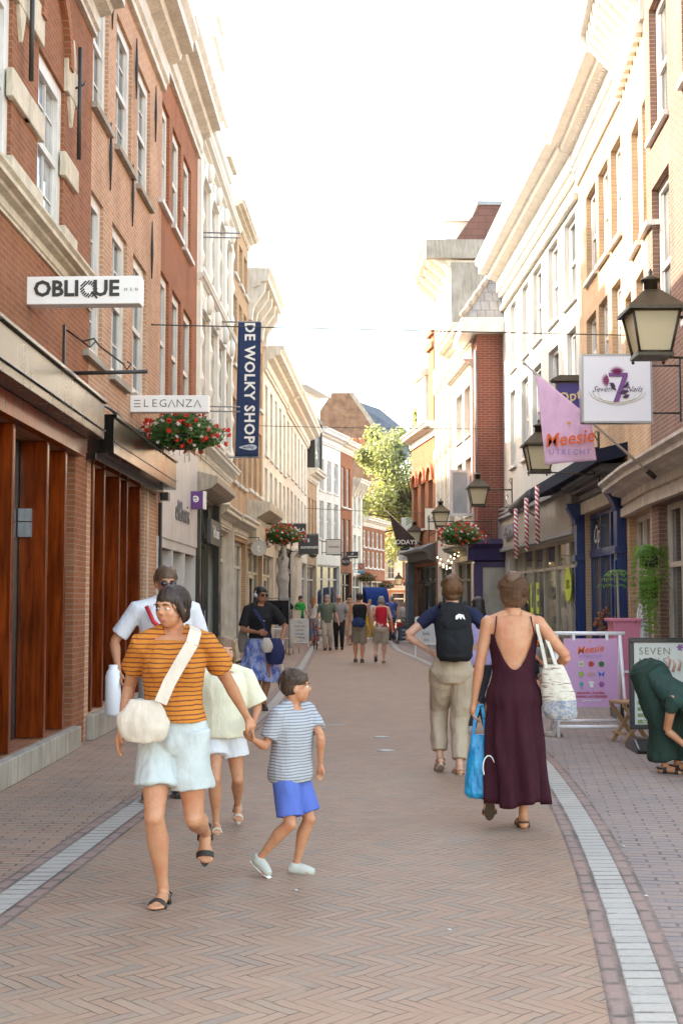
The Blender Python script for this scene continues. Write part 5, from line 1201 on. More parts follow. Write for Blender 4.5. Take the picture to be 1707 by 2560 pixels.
# chairs
def chair(label, loc, rz, m, seat_h=.45):
    o = empty('chair', loc, rz, label, 'chair'); b = MB(); b.box(-.21, -.2, seat_h-.03, .21, .2, seat_h); b.build('seat', m, o, bevel=.008)
    for x, y in ((-.19, -.18), (.19, -.18), (-.19, .18), (.19, .18)): b = MB(); b.tube([(x, y, seat_h-.03), (x*1.1, y*1.15, 0)], .017, 6); b.build('leg', m, o)
    b = MB(); [b.tube([(x, .19, seat_h), (x, .24, .85)], .014, 6) for x in (-.19, .19)]; [b.tube([(-.19, y, z), (.19, y, z)], .014, 6) for y, z in ((.24, .84), (.225, .7), (.215, .6))]; b.build('backrest', m, o); return o
chair('beige plastic chair beside the clothes rail', (-1.5, 37.2, 0), 1.2, paint((.55, .45, .36), .5, .1)); chair('dark wooden chair left of the man in the green shirt', (-.62, 40.6, 0), 1.8, paint((.04, .02, .015), .5, .1))
chair('black terrace chair left of the chalkboard', (1.95, 48.5, 0), -.5, IRON); chair('black terrace chair behind the chalkboard', (2.75, 49, 0), .7, IRON)
# stall
o = empty('stall_table', (-1.45, 46.5, 0), 0, 'small dark stall table in front of the vendor in green', 'table'); b = MB(); b.box(-.5, -.3, .78, .5, .3, .82); b.build('tabletop', GREY, o)
for x in (-.45, .45):
    for y in (-.25, .25): b = MB(); b.tube([(x, y, 0), (x, y, .78)], .02, 6); b.build('leg', IRON, o)
o = empty('shopping_bag', (-1.62, 46.4, .82), .2, 'cream paper bag on the stall table', 'bag'); b = MB(); b.add([(-.13, -.07, 0), (.13, -.07, 0), (.13, .07, 0), (-.13, .07, 0), (-.16, -.08, .36), (.16, -.08, .36), (.16, .08, .36), (-.16, .08, .36)], [(3, 2, 1, 0), (0, 1, 5, 4), (1, 2, 6, 5), (2, 3, 7, 6), (3, 0, 4, 7), (4, 5, 6, 7)]); b.build('body', CREAM2, o); b = MB(); b.tube([(-.07, -.08, .36), (-.05, -.08, .45), (.05, -.08, .45), (.07, -.08, .36)], .008, 5); b.build('handle', CREAM2, o)
# blue awning at the far shop
o = empty('awning', (1.65, 66, 0), .25, 'round blue awning over a distant shop on the left side', 'awning'); o.scale = (.85, .8, .92); b = MB(); n = 10; P = [(-1.5*math.sin(a*math.pi/2/n)*.75, 1.25+1.15*math.cos(a*math.pi/2/n)) for a in range(n+1)]
vs = [(x, y, z) for x in (-.7, .7) for y, z in P]; b.smooth = True; b.add(vs, [(i, i+1, i+n+2, i+n+1) for i in range(n)]); b.smooth = False
b.add([(-.7, 0, 1.25)]+[(-.7, y, z) for y, z in P], [tuple(range(n+2))]); b.add([(.7, 0, 1.25)]+[(.7, y, z) for y, z in P], [tuple(range(n+1, -1, -1))]); b.build('canopy', cloth((.012, .035, .16)), o); b = MB(); b.tube([(-.7, 0, 1.25), (.7, 0, 1.25)], .02, 5); b.build('frame', WT, o)
# bicycle
def bicycle(label, loc, rz, m):
    o = empty('bicycle', loc, rz, label, 'bicycle'); T = Vector
    for x in (-.52, .52):
        b = MB(); b.tube([(x+.33*math.cos(a*math.pi/12), 0, .34+.33*math.sin(a*math.pi/12)) for a in range(25)], .018, 6, False); wh = b.build('wheel', BLACK, o)
        b = MB(); [b.tube([(x, 0, .34), (x+.32*math.cos(a*math.pi/8), 0, .34+.32*math.sin(a*math.pi/8))], .003, 3) for a in range(16)]; b.ball((x, 0, .34), .03); b.build('spokes', ZINC, wh)
    b = MB(); BB = (-.08, 0, .3); S_ = (-.22, 0, .85); Hd = (.36, 0, .85)
    for p, q in ((BB, S_), (S_, (-.52, 0, .34)), (BB, (-.52, 0, .34)), ((.38, 0, .75), BB), ((-.18, 0, .7), Hd), (Hd, (.52, 0, .34)), (Hd, (.33, 0, 1.0))): b.tube([p, q], .016, 6)
    b.build('frame', m, o); b = MB(); b.ball((-.24, 0, .92), (.13, .07, .04)); b.tube([S_, (-.24, 0, .9)], .013, 5); b.build('saddle', BLACK, o)
    b = MB(); b.tube([(.2, -.27, 1.02), (.33, -.12, 1.03), (.33, .12, 1.03), (.2, .27, 1.02)], .013, 6); b.build('handlebar', ZINC, o); b = MB(); b.box(-.75, -.2, .45, -.4, -.1, .75); b.box(-.75, .1, .45, -.4, .2, .75); b.build('pannier', plain((.45, .03, .03), .6), o); return o
bicycle('dark bicycle with red and yellow panniers parked at the right kerb', (1.75, 46.5, 0), 1.9, BLACK)
# utility covers and litter
for (x, y, lab) in ((952, 1843, 'small round metal cover, farther of two in the road'), (963, 1877, 'small round metal cover, nearer of two in the road')):
    p = G(x, y); b = MB(); b._lathe([(.09, 0), (.09, .006), (.0, .008)], (0, 0, 0), 16); tag(b.build('utility_cover', paint((.5, .48, .45), .5, .4, 20), loc=p), lab, 'cover', 'metal covers in the road')
p = G(845, 1812); b = MB(); b.box(-.12, -.02, 0, .12, .02, .005); tag(b.build('metal_strip', paint((.5, .48, .45), .5, .4, 20), loc=p), 'thin pale metal strip set in the road', 'metal strip')
for i, (x, y) in enumerate(((1558, 2116), (1614, 2240), (1123, 2325), (740, 2226))):
    p = G(x, y); b = MB(); b.ball((0, 0, .003), (.012, .007, .003), 7, 4); tag(b.build('litter', plain((.6, .57, .54), .7), loc=p), ('tiny pale litter scrap on the right pavement, farther', 'tiny pale litter scrap on the right pavement, nearer', 'tiny pale scrap in the road right of centre', 'tiny pale scrap in the road below the boy', 'tiny pale scrap in the near left road', 'tiny pale scrap in mid road')[i], 'litter', 'scraps on the paving')
# ======== people
V = Vector
def vox(mb, name, mat, parent, vs, smooth=3, fold=None, cut=None):
    me = bpy.data.meshes.new('tmp'); me.from_pydata(mb.v, [], mb.f); me.update()
    o = bpy.data.objects.new('tmp', me); col.objects.link(o)
    m = o.modifiers.new('r', 'REMESH'); m.mode = 'VOXEL'; m.voxel_size = vs; m.use_smooth_shade = True
    if smooth: q = o.modifiers.new('s', 'SMOOTH'); q.iterations = smooth; q.factor = .5
    dg = bpy.context.evaluated_depsgraph_get(); nm = bpy.data.meshes.new_from_object(o.evaluated_get(dg))
    bpy.data.objects.remove(o); bpy.data.meshes.remove(me)
    if fold:
        amp, fx, fy, fz = fold; ns = [v.normal.copy() for v in nm.vertices]
        for v, n in zip(nm.vertices, ns):
            c = v.co; k = noise.noise(V((c.x*fx, c.y*fy, c.z*fz)))+.5*noise.noise(V((c.x*fx*2.3+5, c.y*fy*2.3, c.z*fz*2.3)))
            v.co = c+n*(amp*(k-.1 if k > 0 else k*.6))
    nm.materials.clear(); nm.materials.append(mat); nm.name = name
    for p in nm.polygons: p.use_smooth = True
    r = bpy.data.objects.new(name, nm); col.objects.link(r); r.parent = parent; return r
def rings(b, rr, seg=20):
    vs = []; fs = []; n = len(rr)
    for c, a, bb in rr:
        for k in range(seg): q = 2*math.pi*k/seg; vs.append(c+a*math.cos(q)+bb*math.sin(q))
    for i in range(n-1):
        for k in range(seg): fs.append((i*seg+k, i*seg+(k+1) % seg, (i+1)*seg+(k+1) % seg, (i+1)*seg+k))
    fs.append(tuple(range(seg-1, -1, -1))); fs.append(tuple(range((n-1)*seg, n*seg))); b.add(vs, fs)
PROF = {'f': [(.455, .070, .058, .004), (.50, .098, .072, .006), (.54, .096, .066, .003), (.58, .081, .056, .0), (.62, .073, .050, 0), (.66, .077, .052, -.001), (.71, .084, .064, -.006), (.75, .088, .062, -.004), (.79, .095, .052, .002), (.82, .090, .043, .006), (.838, .055, .035, .008)],
        'm': [(.455, .072, .058, .004), (.50, .092, .066, .004), (.54, .090, .063, .001), (.58, .086, .060, -.002), (.62, .086, .059, -.003), (.66, .089, .060, -.003), (.71, .096, .064, -.003), (.75, .103, .065, -.002), (.79, .110, .058, .002), (.82, .102, .046, .006), (.838, .058, .037, .008)]}
def prof(sex, z):
    P = PROF[sex]
    if z <= P[0][0]: return P[0][1:]
    for i in range(len(P)-1):
        if z <= P[i+1][0]: t = (z-P[i][0])/(P[i+1][0]-P[i][0]); return tuple(P[i][k]*(1-t)+P[i+1][k]*t for k in (1, 2, 3))
    return P[-1][1:]
def ik(a, b, l1, l2, hint):
    d = b-a; L = min(d.length, (l1+l2)*.999); u = d.normalized(); x = (l1*l1-l2*l2+L*L)/(2*L); h = math.sqrt(max(0, l1*l1-x*x))
    hv = V(hint)-u*V(hint).dot(u); hv = hv.normalized() if hv.length > 1e-5 else u.orthogonal().normalized()
    return a+u*x+hv*h, a+u*L
def human(label, loc, yaw=0, H=1.7, sex='f', lean=3, twist=0, side=0, head=(0, 0), feet=None, hands=None, elb=None, skin=(.50, .27, .175), hairc=(.05, .03, .02), hair='short', wear=(), shoes=None, vs=.012, face=True, hs=1.0, curl=.5, glasses=None, cat='person'):
    o = empty('person', (loc[0], loc[1], 0), R(yaw), label, cat); sk = skinm(skin)
    Rw = Matrix.Rotation(-R(yaw), 3, 'Z'); W = lambda p: Rw @ V(p)
    feet = feet or [(.06, -.16, .0, 0, 0), (-.06, .2, .05, 0, 30)]     # L (+x), R (-x): x, y, z in world offsets, yaw, pitch
    F = [(W(f[:3])+V((0, 0, .042*H+ (.075*H*math.sin(R(f[4])) if f[4] > 0 else 0))), f[3], f[4]) for f in feet]
    hipz = .525*H; mid = (F[0][0]+F[1][0])/2
    for _ in range(6):
        far = max((V((s*.052*H, 0, hipz-.02*H))-f[0]).length for s, f in ((1, F[0]), (-1, F[1])) if f[2] < 15) if any(f[2] < 15 for f in F) else .48*H
        if far > .482*H: hipz -= (far-.480*H)*1.02
    Pv = V((side, 0, hipz)); Rt = {}
    def rot(z):
        t = min(1, max(0, (z-.49)/.13)); return Matrix.Rotation(R(twist)*t, 3, 'Z') @ Matrix.Rotation(R(lean)*t, 3, 'X')
    def T(x, y, z): return Pv+rot(z) @ V((x*H, y*H, (z-.525)*H))
    def tr(z, inf=0): rx, ry, yo = prof(sex, z); r = rot(z); return (Pv+r @ V((0, yo*H, (z-.525)*H)), r @ V((rx*H+inf, 0, 0)), r @ V((0, ry*H+inf, 0)))
    sw = .100 if sex == 'f' else .116
    SH = [T(s*sw, .004, .808) for s in (1, -1)]; HP = [Pv+V((s*.050*H, 0, -.02*H)) for s in (1, -1)]
    tpz = lambda m, r0, r1, up=0: [m.tube([T(s*.028, .008, .843), T(s*.058, .006, .834), SH[(1-s)//2]+V((0, 0, up))], [r0*H, r0*.9*H, r1*H], 10) for s in (1, -1)]
    b = MB(); tpz(b, .021, .025); rings(b, [tr(z) for z in (.455, .48, .50, .52, .54, .56, .58, .60, .62, .64, .66, .685, .71, .73, .75, .77, .79, .805, .82, .838)])
    if sex == 'f':
        for s in (1, -1): b.ball(T(s*.040, -.05, .735), (.030*H,)*3, 12, 8)
    kn = []; an = []
    for i, s in enumerate((1, -1)):
        K, A = ik(HP[i], F[i][0], .245*H, .243*H, (0.05*s, -1, 0)); kn.append(K); an.append(A); fat = 1.0 if sex == 'm' else 1.08
        q = lambda t: HP[i].lerp(K, t)
        b.tube([q(0)+V((0, 0, .02*H)), q(.2), q(.5), q(.8), K], [.054*H*fat, .052*H*fat, .044*H*fat, .035*H, .031*H], 14)
        cd = (A-K).normalized(); back = V((0, 1, 0))-cd*cd.y
        P = [K+cd*.0, K.lerp(A, .15)+back*.004*H, K.lerp(A, .33)+back*.009*H, K.lerp(A, .6)+back*.004*H, K.lerp(A, .85), A]
        b.tube(P, [.031*H, .032*H, .035*H, .026*H, .0185*H, .0185*H], 14); b.ball(K+V((0, -.006*H, 0)), .030*H, 10, 8)
        fr = Matrix.Rotation(R(F[i][1]), 3, 'Z') @ Matrix.Rotation(R(F[i][2]), 3, 'X'); fp = lambda x, y, z: A+fr @ V((x*H, y*H, z*H))
        b.tube([fp(0, .022, -.028), fp(0, 0, -.018), fp(0, -.035, -.022), fp(0, -.07, -.030)], [.019*H, .022*H, .020*H, .015*H], 12)
        b.ball(fp(0, .022, -.026), .019*H)
        for k in range(5):
            x = (-.020+.010*k)*(1 if s > 0 else -1)*-1; ln = (.088, .094, .094, .091, .080)[k] if s > 0 else (.088, .094, .094, .091, .080)[k]
            b.tube([fp(x*.7, -.045, -.027), fp(x, -.072, -.033), fp(x*1.05, -ln, -.036)], [.011*H, .0075*H, .0055*H if k else .0075*H], 7)
    # arms and hands
    hands = hands or [(.24*H*.9, -.06, .47*H), (-.24*H*.9, .06, .47*H)]; el = []; wr = []
    for i, s in enumerate((1, -1)):
        hw = W(hands[i]) if len(hands[i]) == 3 else V(hands[i][:3])
        hint = W(elb[i]) if elb else V((.3*s, 1, 0)); E, Wp = ik(SH[i], hw, .172*H, .148*H, hint); el.append(E); wr.append(Wp)
        fat = 1 if sex == 'f' else 1.12
        b.ball(SH[i], .031*H*fat, 12, 8); b.tube([SH[i], SH[i].lerp(E, .35), SH[i].lerp(E, .75), E], [.030*H*fat, .0265*H*fat, .0225*H, .0205*H], 12)
        b.tube([E, E.lerp(Wp, .25), E.lerp(Wp, .65), Wp], [.0205*H, .0215*H*fat, .0165*H, .0125*H], 12)
        d = (Wp-E).normalized(); inn = (V((-s, 0, 0))-d*d.dot(V((-s, 0, 0)))).normalized(); fwd = d.cross(inn)*(-1 if s > 0 else 1)
        if fwd.y > 0: fwd = -fwd
        c1 = Wp+d*.026*H; b.tube([Wp-d*.005*H, Wp+d*.012*H, c1, Wp+d*.05*H], [.0125*H, .014*H, .016*H, .015*H], 8)
        for o_ in (-.010, .010): b.ball(Wp+d*.036*H+fwd*o_*H, (.013*H,)*3, 8, 6)
        for k in range(4):
            base = Wp+d*.050*H+fwd*(.017-.0115*k)*H; ln = (.040, .045, .042, .033)[k]*H; a = curl*(.55+.15*k); P = [base]; dd = d
            for seg in range(3):
                dd = (dd*math.cos(a)+inn*math.sin(a)).normalized(); P.append(P[-1]+dd*ln*(.45, .32, .23)[seg])
            b.tube(P, [.0056*H, .0052*H, .0047*H, .004*H], 7)
        P = [Wp+d*.014*H+fwd*.012*H, Wp+d*.030*H+fwd*.025*H+inn*.008*H, Wp+d*.047*H+fwd*.029*H+inn*.015*H, Wp+d*.058*H+fwd*.024*H+inn*.02*H]; b.tube(P, [.0075*H, .0068*H, .0058*H, .005*H], 7)
    # neck, head
    lr = rot(.9); hr = Matrix.Rotation(R(head[0]), 3, 'Z') @ (Matrix.Rotation(R(min(lean, 60)*.4+ (lean-60 if lean > 60 else 0)+head[1]), 3, 'X')); k = H*hs
    nb = T(0, .006, .825); hc = nb+(lr @ V((0, -.008*H, .043*H)))+hr @ V((0, -.006*k, .055*k)); h = lambda x, y, z: hc+hr @ V((x*k, y*k, z*k))
    b.tube([nb-lr @ V((0, 0, .02*H)), nb+lr @ V((0, 0, .02*H)), h(0, .012, -.03)], [.034*H, .029*H, .030*k], 14)
    def hell(bb, c, r, R_=None):
        m = MB(); m.ball((0, 0, 0), (r[0]*k, r[1]*k, r[2]*k), 16, 12); bb.add([h(*c)+hr @ V(v) for v in m.v], m.f)
    hell(b, (0, .004, .012), (.0435, .053, .052)); hell(b, (0, -.014, -.022), (.036, .037, .040)); hell(b, (0, -.022, -.046), (.021, .022, .016))
    b.tube([h(0, -.047, .008), h(0, -.056, -.010), h(0, -.058, -.016)], [.005*k, .0075*k, .0085*k], 8); hell(b, (0, -.044, .014), (.028, .008, .008))
    for s in (1, -1): hell(b, (s*.044, .004, -.010), (.006, .011, .017)); hell(b, (s*.020, -.036, -.016), (.014, .012, .012))
    hell(b, (0, -.047, -.034), (.013, .006, .006))
    vox(b, 'body', sk, o, vs, 3)
    if face:
        for s in (1, -1):
            m = MB(); m.ball(h(s*.0175, -.0430, .0), (.0075*k, .0070*k, .0040*k), 8, 6); e = m.build('eye', plain((.75, .72, .68), .2), o, uv=False)
            m = MB(); m.ball(h(s*.0175, -.0475, .0), .0032*k, 6, 5); m.build('iris', plain((.03, .015, .008), .2), e, uv=False)
            m = MB(); m.tube([h(s*.008, -.0525, .012), h(s*.017, -.053, .0145), h(s*.028, -.046, .012)], [.002*k, .0025*k, .0012*k], 5); m.build('eyebrow', hairm(hairc), o, uv=False)
        m = MB(); m.tube([h(-.013, -.049, -.0335), h(-.005, -.0535, -.032), h(.005, -.0535, -.032), h(.013, -.049, -.0335)], [.0012*k, .003*k, .003*k, .0012*k], 6); m.tube([h(-.011, -.049, -.036), h(0, -.053, -.037), h(.011, -.049, -.036)], [.001*k, .0035*k, .001*k], 6); m.build('lips', plain((.42, .13, .11), .4), o, uv=False)
    if glasses:
        m = MB()
        for s in (1, -1):
            if glasses == 'sun': m.plate([(0, 0)], 0, 0) if 0 else m.tube([h(s*.019, -.056, .0), h(s*.019, -.060, .0)], [.0145*k, .013*k], 10)
            else: m.tube([h(s*.019+.014*math.cos(a*.524), -.058, .001+.011*math.sin(a*.524)) for a in range(13)], .0011*k, 4, False)
            m.tube([h(s*.033, -.056, .004), h(s*.045, .002, .002)], .0014*k, 4)
        m.tube([h(-.006, -.059, .003), h(.006, -.059, .003)], .0014*k, 4); m.build('glasses', plain((.012, .012, .014), .15), o, uv=False)
    # hair
    if hair:
        m = MB(); hell(m, (0, .006, .026), (.0480, .0555, .0470)); hell(m, (0, .018, .004), (.0475, .045, .045)) if hair != 'bald' else hell(m, (0, .02, .0), (.046, .044, .03))
        rn = random.Random(len(label))
        if hair in ('short', 'boy'):
            for i in range(26 if hair == 'boy' else 14): a = rn.uniform(0, 6.28); e = rn.uniform(.2, 1.3); hell(m, (.040*math.cos(a)*math.cos(e), .010+.045*math.sin(a)*math.cos(e), .026+.042*math.sin(e)), (.013, .014, .012))
            if hair == 'boy': hell(m, (0, -.026, .048), (.032, .022, .012)); hell(m, (0, .03, -.01), (.040, .03, .03))
        if hair == 'bob':
            hell(m, (0, .022, -.004), (.054, .044, .052)); [hell(m, (s*.043, .004, -.022), (.014, .028, .042)) for s in (1, -1)]
        if hair == 'long':
            hell(m, (0, .025, -.01), (.050, .036, .05)); m.tube([h(0, .03, -.02), h(0, .045, -.09), h(0, .05, -.16), h(.01, .045, -.21)], [.045*k, .046*k, .036*k, .008*k], 12); m.tube([h(-.03, .015, -.02), h(-.045, .02, -.09), h(-.055, .03, -.17)], [.02*k, .022*k, .008*k], 8); m.tube([h(.035, .02, -.02), h(.045, .025, -.08), h(.05, .03, -.12)], [.018*k, .02*k, .008*k], 8)
        if hair == 'bun':
            hell(m, (0, .020, .0), (.054, .050, .052)); hell(m, (0, .02, .03), (.054, .054, .046)); hell(m, (.006, .040, .055), (.034, .032, .028)); hell(m, (-.008, .03, .080), (.024, .02, .018)); hell(m, (.010, .062, .030), (.028, .018, .024)); hell(m, (0, .045, -.02), (.03, .02, .03)); m.tube([h(.03, .03, .08), h(.045, .04, .095)], [.008*k, .002*k], 5)
        if hair == 'clip':
            hell(m, (0, .022, -.004), (.058, .052, .056)); hell(m, (0, .016, .03), (.058, .058, .048)); hell(m, (.01, .05, .07), (.03, .026, .022)); hell(m, (.008, .062, .010), (.030, .026, .040)); hell(m, (.018, .055, .056), (.030, .026, .026)); hell(m, (-.02, .06, .03), (.02, .02, .02)); hell(m, (.03, .04, .03), (.022, .02, .03)); m.tube([h(.03, .035, -.03), h(.03, .03, -.055)], [.01*k, .002*k], 6); m.tube([h(-.042, -.01, .0), h(-.046, -.012, -.04)], [.007*k, .002*k], 6)
        if hair == 'gathered':
            hell(m, (0, .022, -.002), (.048, .040, .048)); hell(m, (.0, .05, -.026), (.03, .024, .03)); [m.tube([h(s*.040, -.012, .02), h(s*.049, -.006, -.02), h(s*.044, .0, -.05)], [.012*k, .011*k, .004*k], 7) for s in (1, -1)]
        if hair == 'curly':
            for i in range(150): a = rn.uniform(0, 6.28); e = rn.uniform(-1.0, 1.5); r_ = rn.uniform(1.0, 1.35); y = .014+.055*math.sin(a)*math.cos(e)*r_; hell(m, (.05*math.cos(a)*math.cos(e)*r_, max(y, -.03), .0+.07*math.sin(e)*r_), (.012, .012, .012))
        hm_ = vox(m, 'hair', hairm(hairc), o, min(vs, .009)*1.1, 2, fold=(.006*k/1.7, 55, 55, 18))
        if vs < .0105 and hair != 'bald':
            m = MB(); C = V((0, .012, .014)); RR = V((.0495, .057, .055))*(1.17 if hair in ('bun', 'clip') else 1)
            def sp_(d, q): d = d.normalized(); return h(C.x+RR.x*d.x*q, C.y+RR.y*d.y*q, C.z+RR.z*d.z*q)
            for i in range(230):
                a = rn.uniform(-math.pi, math.pi); frt = math.cos(a)    # a = 0: forehead
                if hair in ('bun', 'clip'): A = V((math.sin(a), -math.cos(a), .25 if frt > 0 else -.55)); B_ = V((rn.gauss(0, .25), 1, .7 if hair == 'bun' else .3+rn.gauss(0, .25)))
                elif hair == 'curly': A = V((rn.gauss(0, 1), abs(rn.gauss(0, 1))-.2, rn.gauss(0, 1))); B_ = A+V((rn.gauss(0, .7), rn.gauss(0, .7), rn.gauss(0, .7)))
                elif hair in ('gathered', 'bob', 'long'): A = V((.12*rn.gauss(0, 1), rn.uniform(-.6, .7), 1)); B_ = V((math.sin(a)*1.1, max(-.35, -math.cos(a)*.6+.35), -.55))
                else: A = V((rn.gauss(0, 1), rn.gauss(.25, .8), abs(rn.gauss(0, .8))+.15)); B_ = A+V((rn.gauss(0, .3), rn.uniform(-.3, .5), -.35))
                q0 = rn.uniform(1.0, 1.05); P = []
                for j in range(7):
                    t = j/6; d = A.normalized().lerp(B_.normalized(), t)
                    if d.length < .15: d = V((0, .2, 1))
                    q = q0+(.05 if hair in ('bun', 'clip') else .02)*math.sin(t*3.1)*rn.uniform(.2, 1)+(.22*t*t if hair in ('bun', 'clip') else 0)+(.3*rn.random() if hair == 'curly' else 0); P.append(sp_(d, q))
                w_ = rn.uniform(.0009, .0022); m.tube(P, [w_*k*(1-.5*abs(j/3-1)) for j in range(7)], 4, False)
            m.build('hair_strands', hairm(tuple(min(1, v*1.25) for v in hairc)), hm_, uv=False)
    # clothes
    for c in wear:
        t = c[0]; mat = c[1]; p = c[2] if len(c) > 2 else {}; inf = p.get('inf', .012); m = MB(); g = lambda k_, d_: p.get(k_, d_)
        if t == 'top':
            z0, z1 = g('hem', .49), g('neck', .83); n = 14; loose = g('loose', 0)
            rings(m, [tr(z0+(z1-z0)*j/n, inf+loose*(1-j/n)**.6*H) for j in range(n+1)], 24); s_ = g('sleeve', .6)
            if sex == 'f' and g('bust', 1):
                for s in (1, -1): m.ball(T(s*.040, -.05, .735), (.031*H+inf*.6,)*3, 12, 8)
            if s_ > 0: m.add(*(lambda q: (tpz(q, .026+inf/H*.75, .031+inf/H*.8), (q.v, q.f))[1])(MB()))
            if s_ > 0:
                for i in (0, 1):
                    if s_ <= 1: m.tube([SH[i]+(T(0, 0, .808)-SH[i])*.3, SH[i], SH[i].lerp(el[i], s_*.5), SH[i].lerp(el[i], s_)], [.034*H, .035*H+inf*.8, .030*H+inf*.8+g('sl', .0)*.5, .026*H+inf*.8+g('sl', .0)*1.2], 14)
                    else: m.tube([SH[i], SH[i].lerp(el[i], .5), el[i], el[i].lerp(wr[i], s_-1)], [.034*H+inf*.6, .030*H+inf, .026*H+inf, .022*H+inf], 14)
            else:
                for i in (0, 1): m.tube([T((.045, -.045)[i], .0, .80), T((.062, -.062)[i], .004, .83)], .022*H, 8)
            vox(m, g('name', 'shirt'), mat, o, vs, 3, fold=(g('fold', .010), 9, 9, 5))
        if t == 'pants':
            z1 = g('top', .60); rings(m, [tr(z, inf) for z in [.46+(z1-.46)*j/7 for j in range(8)]], 24); lg = g('leg', 2); fl = g('flare', 0)
            for i in (0, 1):
                K, A = kn[i], an[i]; pts = [HP[i]+V((0, 0, .03*H))]; rad = [.056*H+inf]; N = 8; tot = lg
                for j in range(1, N+1):
                    t_ = tot*j/N; pt = HP[i].lerp(K, t_) if t_ <= 1 else K.lerp(A, t_-1); base = (.056-.020*min(t_, 1)) if t_ <= 1 else (.036-.010*(t_-1)); pts.append(pt); rad.append(base*H+inf+fl*H*(j/N)**1.3)
                m.tube(pts, rad, 18)
            vox(m, g('name', 'trousers'), mat, o, vs, 3, fold=(g('fold', .012), 8, 8, 4.5))
        if t in ('skirt', 'dress'):
            z1, z0 = g('top', .62), g('bottom', .1); seg = 72; n = 30; vs_ = []; fs_ = []; nf = g('folds', 9); vt = g('back', None); sh = V(W(g('shift', (0, 0, 0))))
            for j in range(n+1):
                for a in range(seg):
                    th = 2*math.pi*a/seg; top = z1
                    if vt is not None: bk_ = max(0, math.sin(th)); top = z1-(z1-vt)*max(0, 1-(1-bk_)*g('vw', 3.2))
                    z = top+(z0-top)*j/n; f_ = max(0, min(1, (.56-z)/(.56-z0)))
                    if z > .47: rx, ry, yo = prof(sex, z)
                    else: rx, ry, yo = prof(sex, .48)
                    rx = rx*H+inf; ry = ry*H+inf; w0 = g('w0', 0); rx += w0*H; ry += w0*H
                    rx += (g('rx', .16)*H-rx)*f_**g('pw', .8); ry += (g('ry', .13)*H-ry)*f_**g('pw', .8)
                    k_ = 1+g('amp', .09)*f_**.7*(math.sin(nf*th+3*noise.noise(V((th, z*4, 1))))+.5*math.sin(nf*1.9*th+z*9))+.012*math.sin(23*th+z*5)
                    r = rot(z) if z > .49 else Matrix.Identity(3)
                    vs_.append(Pv+r @ V((rx*k_*math.cos(th), yo*H+ry*k_*math.sin(th), (z-.525)*H))+sh*f_**1.5+V((0, 0, .012*H*f_*math.sin(3*th+1))))
            for j in range(n):
                for a in range(seg): fs_.append((j*seg+a, (j+1)*seg+a, (j+1)*seg+(a+1) % seg, j*seg+(a+1) % seg))
            m.smooth = True; m.add(vs_, fs_); q = m.build(g('name', t), mat, o, uv=False); md = q.modifiers.new('thickness', 'SOLIDIFY'); md.thickness = .004; md.offset = -1
    if shoes:
        kind, mat = shoes[0], shoes[1]; m2 = shoes[2] if len(shoes) > 2 else None
        for i, s in enumerate((1, -1)):
            A = an[i]; fr = Matrix.Rotation(R(F[i][1]), 3, 'Z') @ Matrix.Rotation(R(F[i][2]), 3, 'X'); fp = lambda x, y, z: A+fr @ V((x*H, y*H, z*H)); m = MB()
            if kind == 'sandal':
                P = [(.018*math.cos(a)*(1.25 if math.sin(a) < 0 else 1), -.032+.068*math.sin(a)) for a in [j*math.pi/10 for j in range(20)]]
                vs_ = [fp(x, y, z) for z in (-.052, -.040) for x, y in P]; m.add(vs_, [tuple(range(19, -1, -1)), tuple(range(20, 40))]+[(j, (j+1) % 20, (j+1) % 20+20, j+20) for j in range(20)]); q = m.build('sandal_sole', m2 or mat, o, uv=False)
                m = MB()
                for y, hh, w_ in ((-.066, .026, .026), (-.005, .040, .023)):
                    if y > -.02: m.build('sandal_strap', mat, q, uv=False); m = MB()
                    for dy in (-.006, 0, .006): m.tube([fp(w_*math.cos(a), y+dy, -.040+hh*math.sin(a)) for a in [j*math.pi/8 for j in range(9)]], .0042*H, 5)
                m.tube([fp(.020, .0, -.02), fp(.018, .03, -.016), fp(0, .043, -.014), fp(-.018, .03, -.016), fp(-.020, .0, -.02)], .0045*H, 5); m.build('sandal_strap', mat, q, uv=False)
            else:
                m.tube([fp(0, .034, -.024), fp(0, .0, -.020), fp(0, -.035, -.022), fp(0, -.07, -.028), fp(0, -.100, -.032)], [.024*H, .030*H, .028*H, .025*H, .017*H], 12); m.tube([fp(0, .006, -.03), fp(0, .006, .010)], [.029*H, .025*H], 12)
                q = vox(m, 'shoe', mat, o, min(vs, .006), 2); m = MB(); m.tube([fp(0, .045, -.047), fp(0, 0, -.047), fp(0, -.04, -.047), fp(0, -.108, -.047)], [.016*H, .022*H, .022*H, .014*H], 10)
                m.v = [tuple(V(v)) for v in m.v]; m2_ = MB(); c0 = fp(0, 0, -.047); up = fr @ V((0, 0, 1)); m2_.add([V(v)-up*((V(v)-c0).dot(up))*.72 for v in m.v], m.f); m2_.build('shoe_sole', m2 or LW, q, uv=False)
    o['_j'] = 0; del o['_j']
    return o, dict(T=T, h=h, el=el, wr=wr, SH=SH, W=W, H=H, hc=hc, kn=kn, an=an, Pv=Pv)
S1 = (.52, .26, .14); S2 = (.46, .22, .12); S3 = (.62, .37, .26); S4 = (.60, .40, .31)
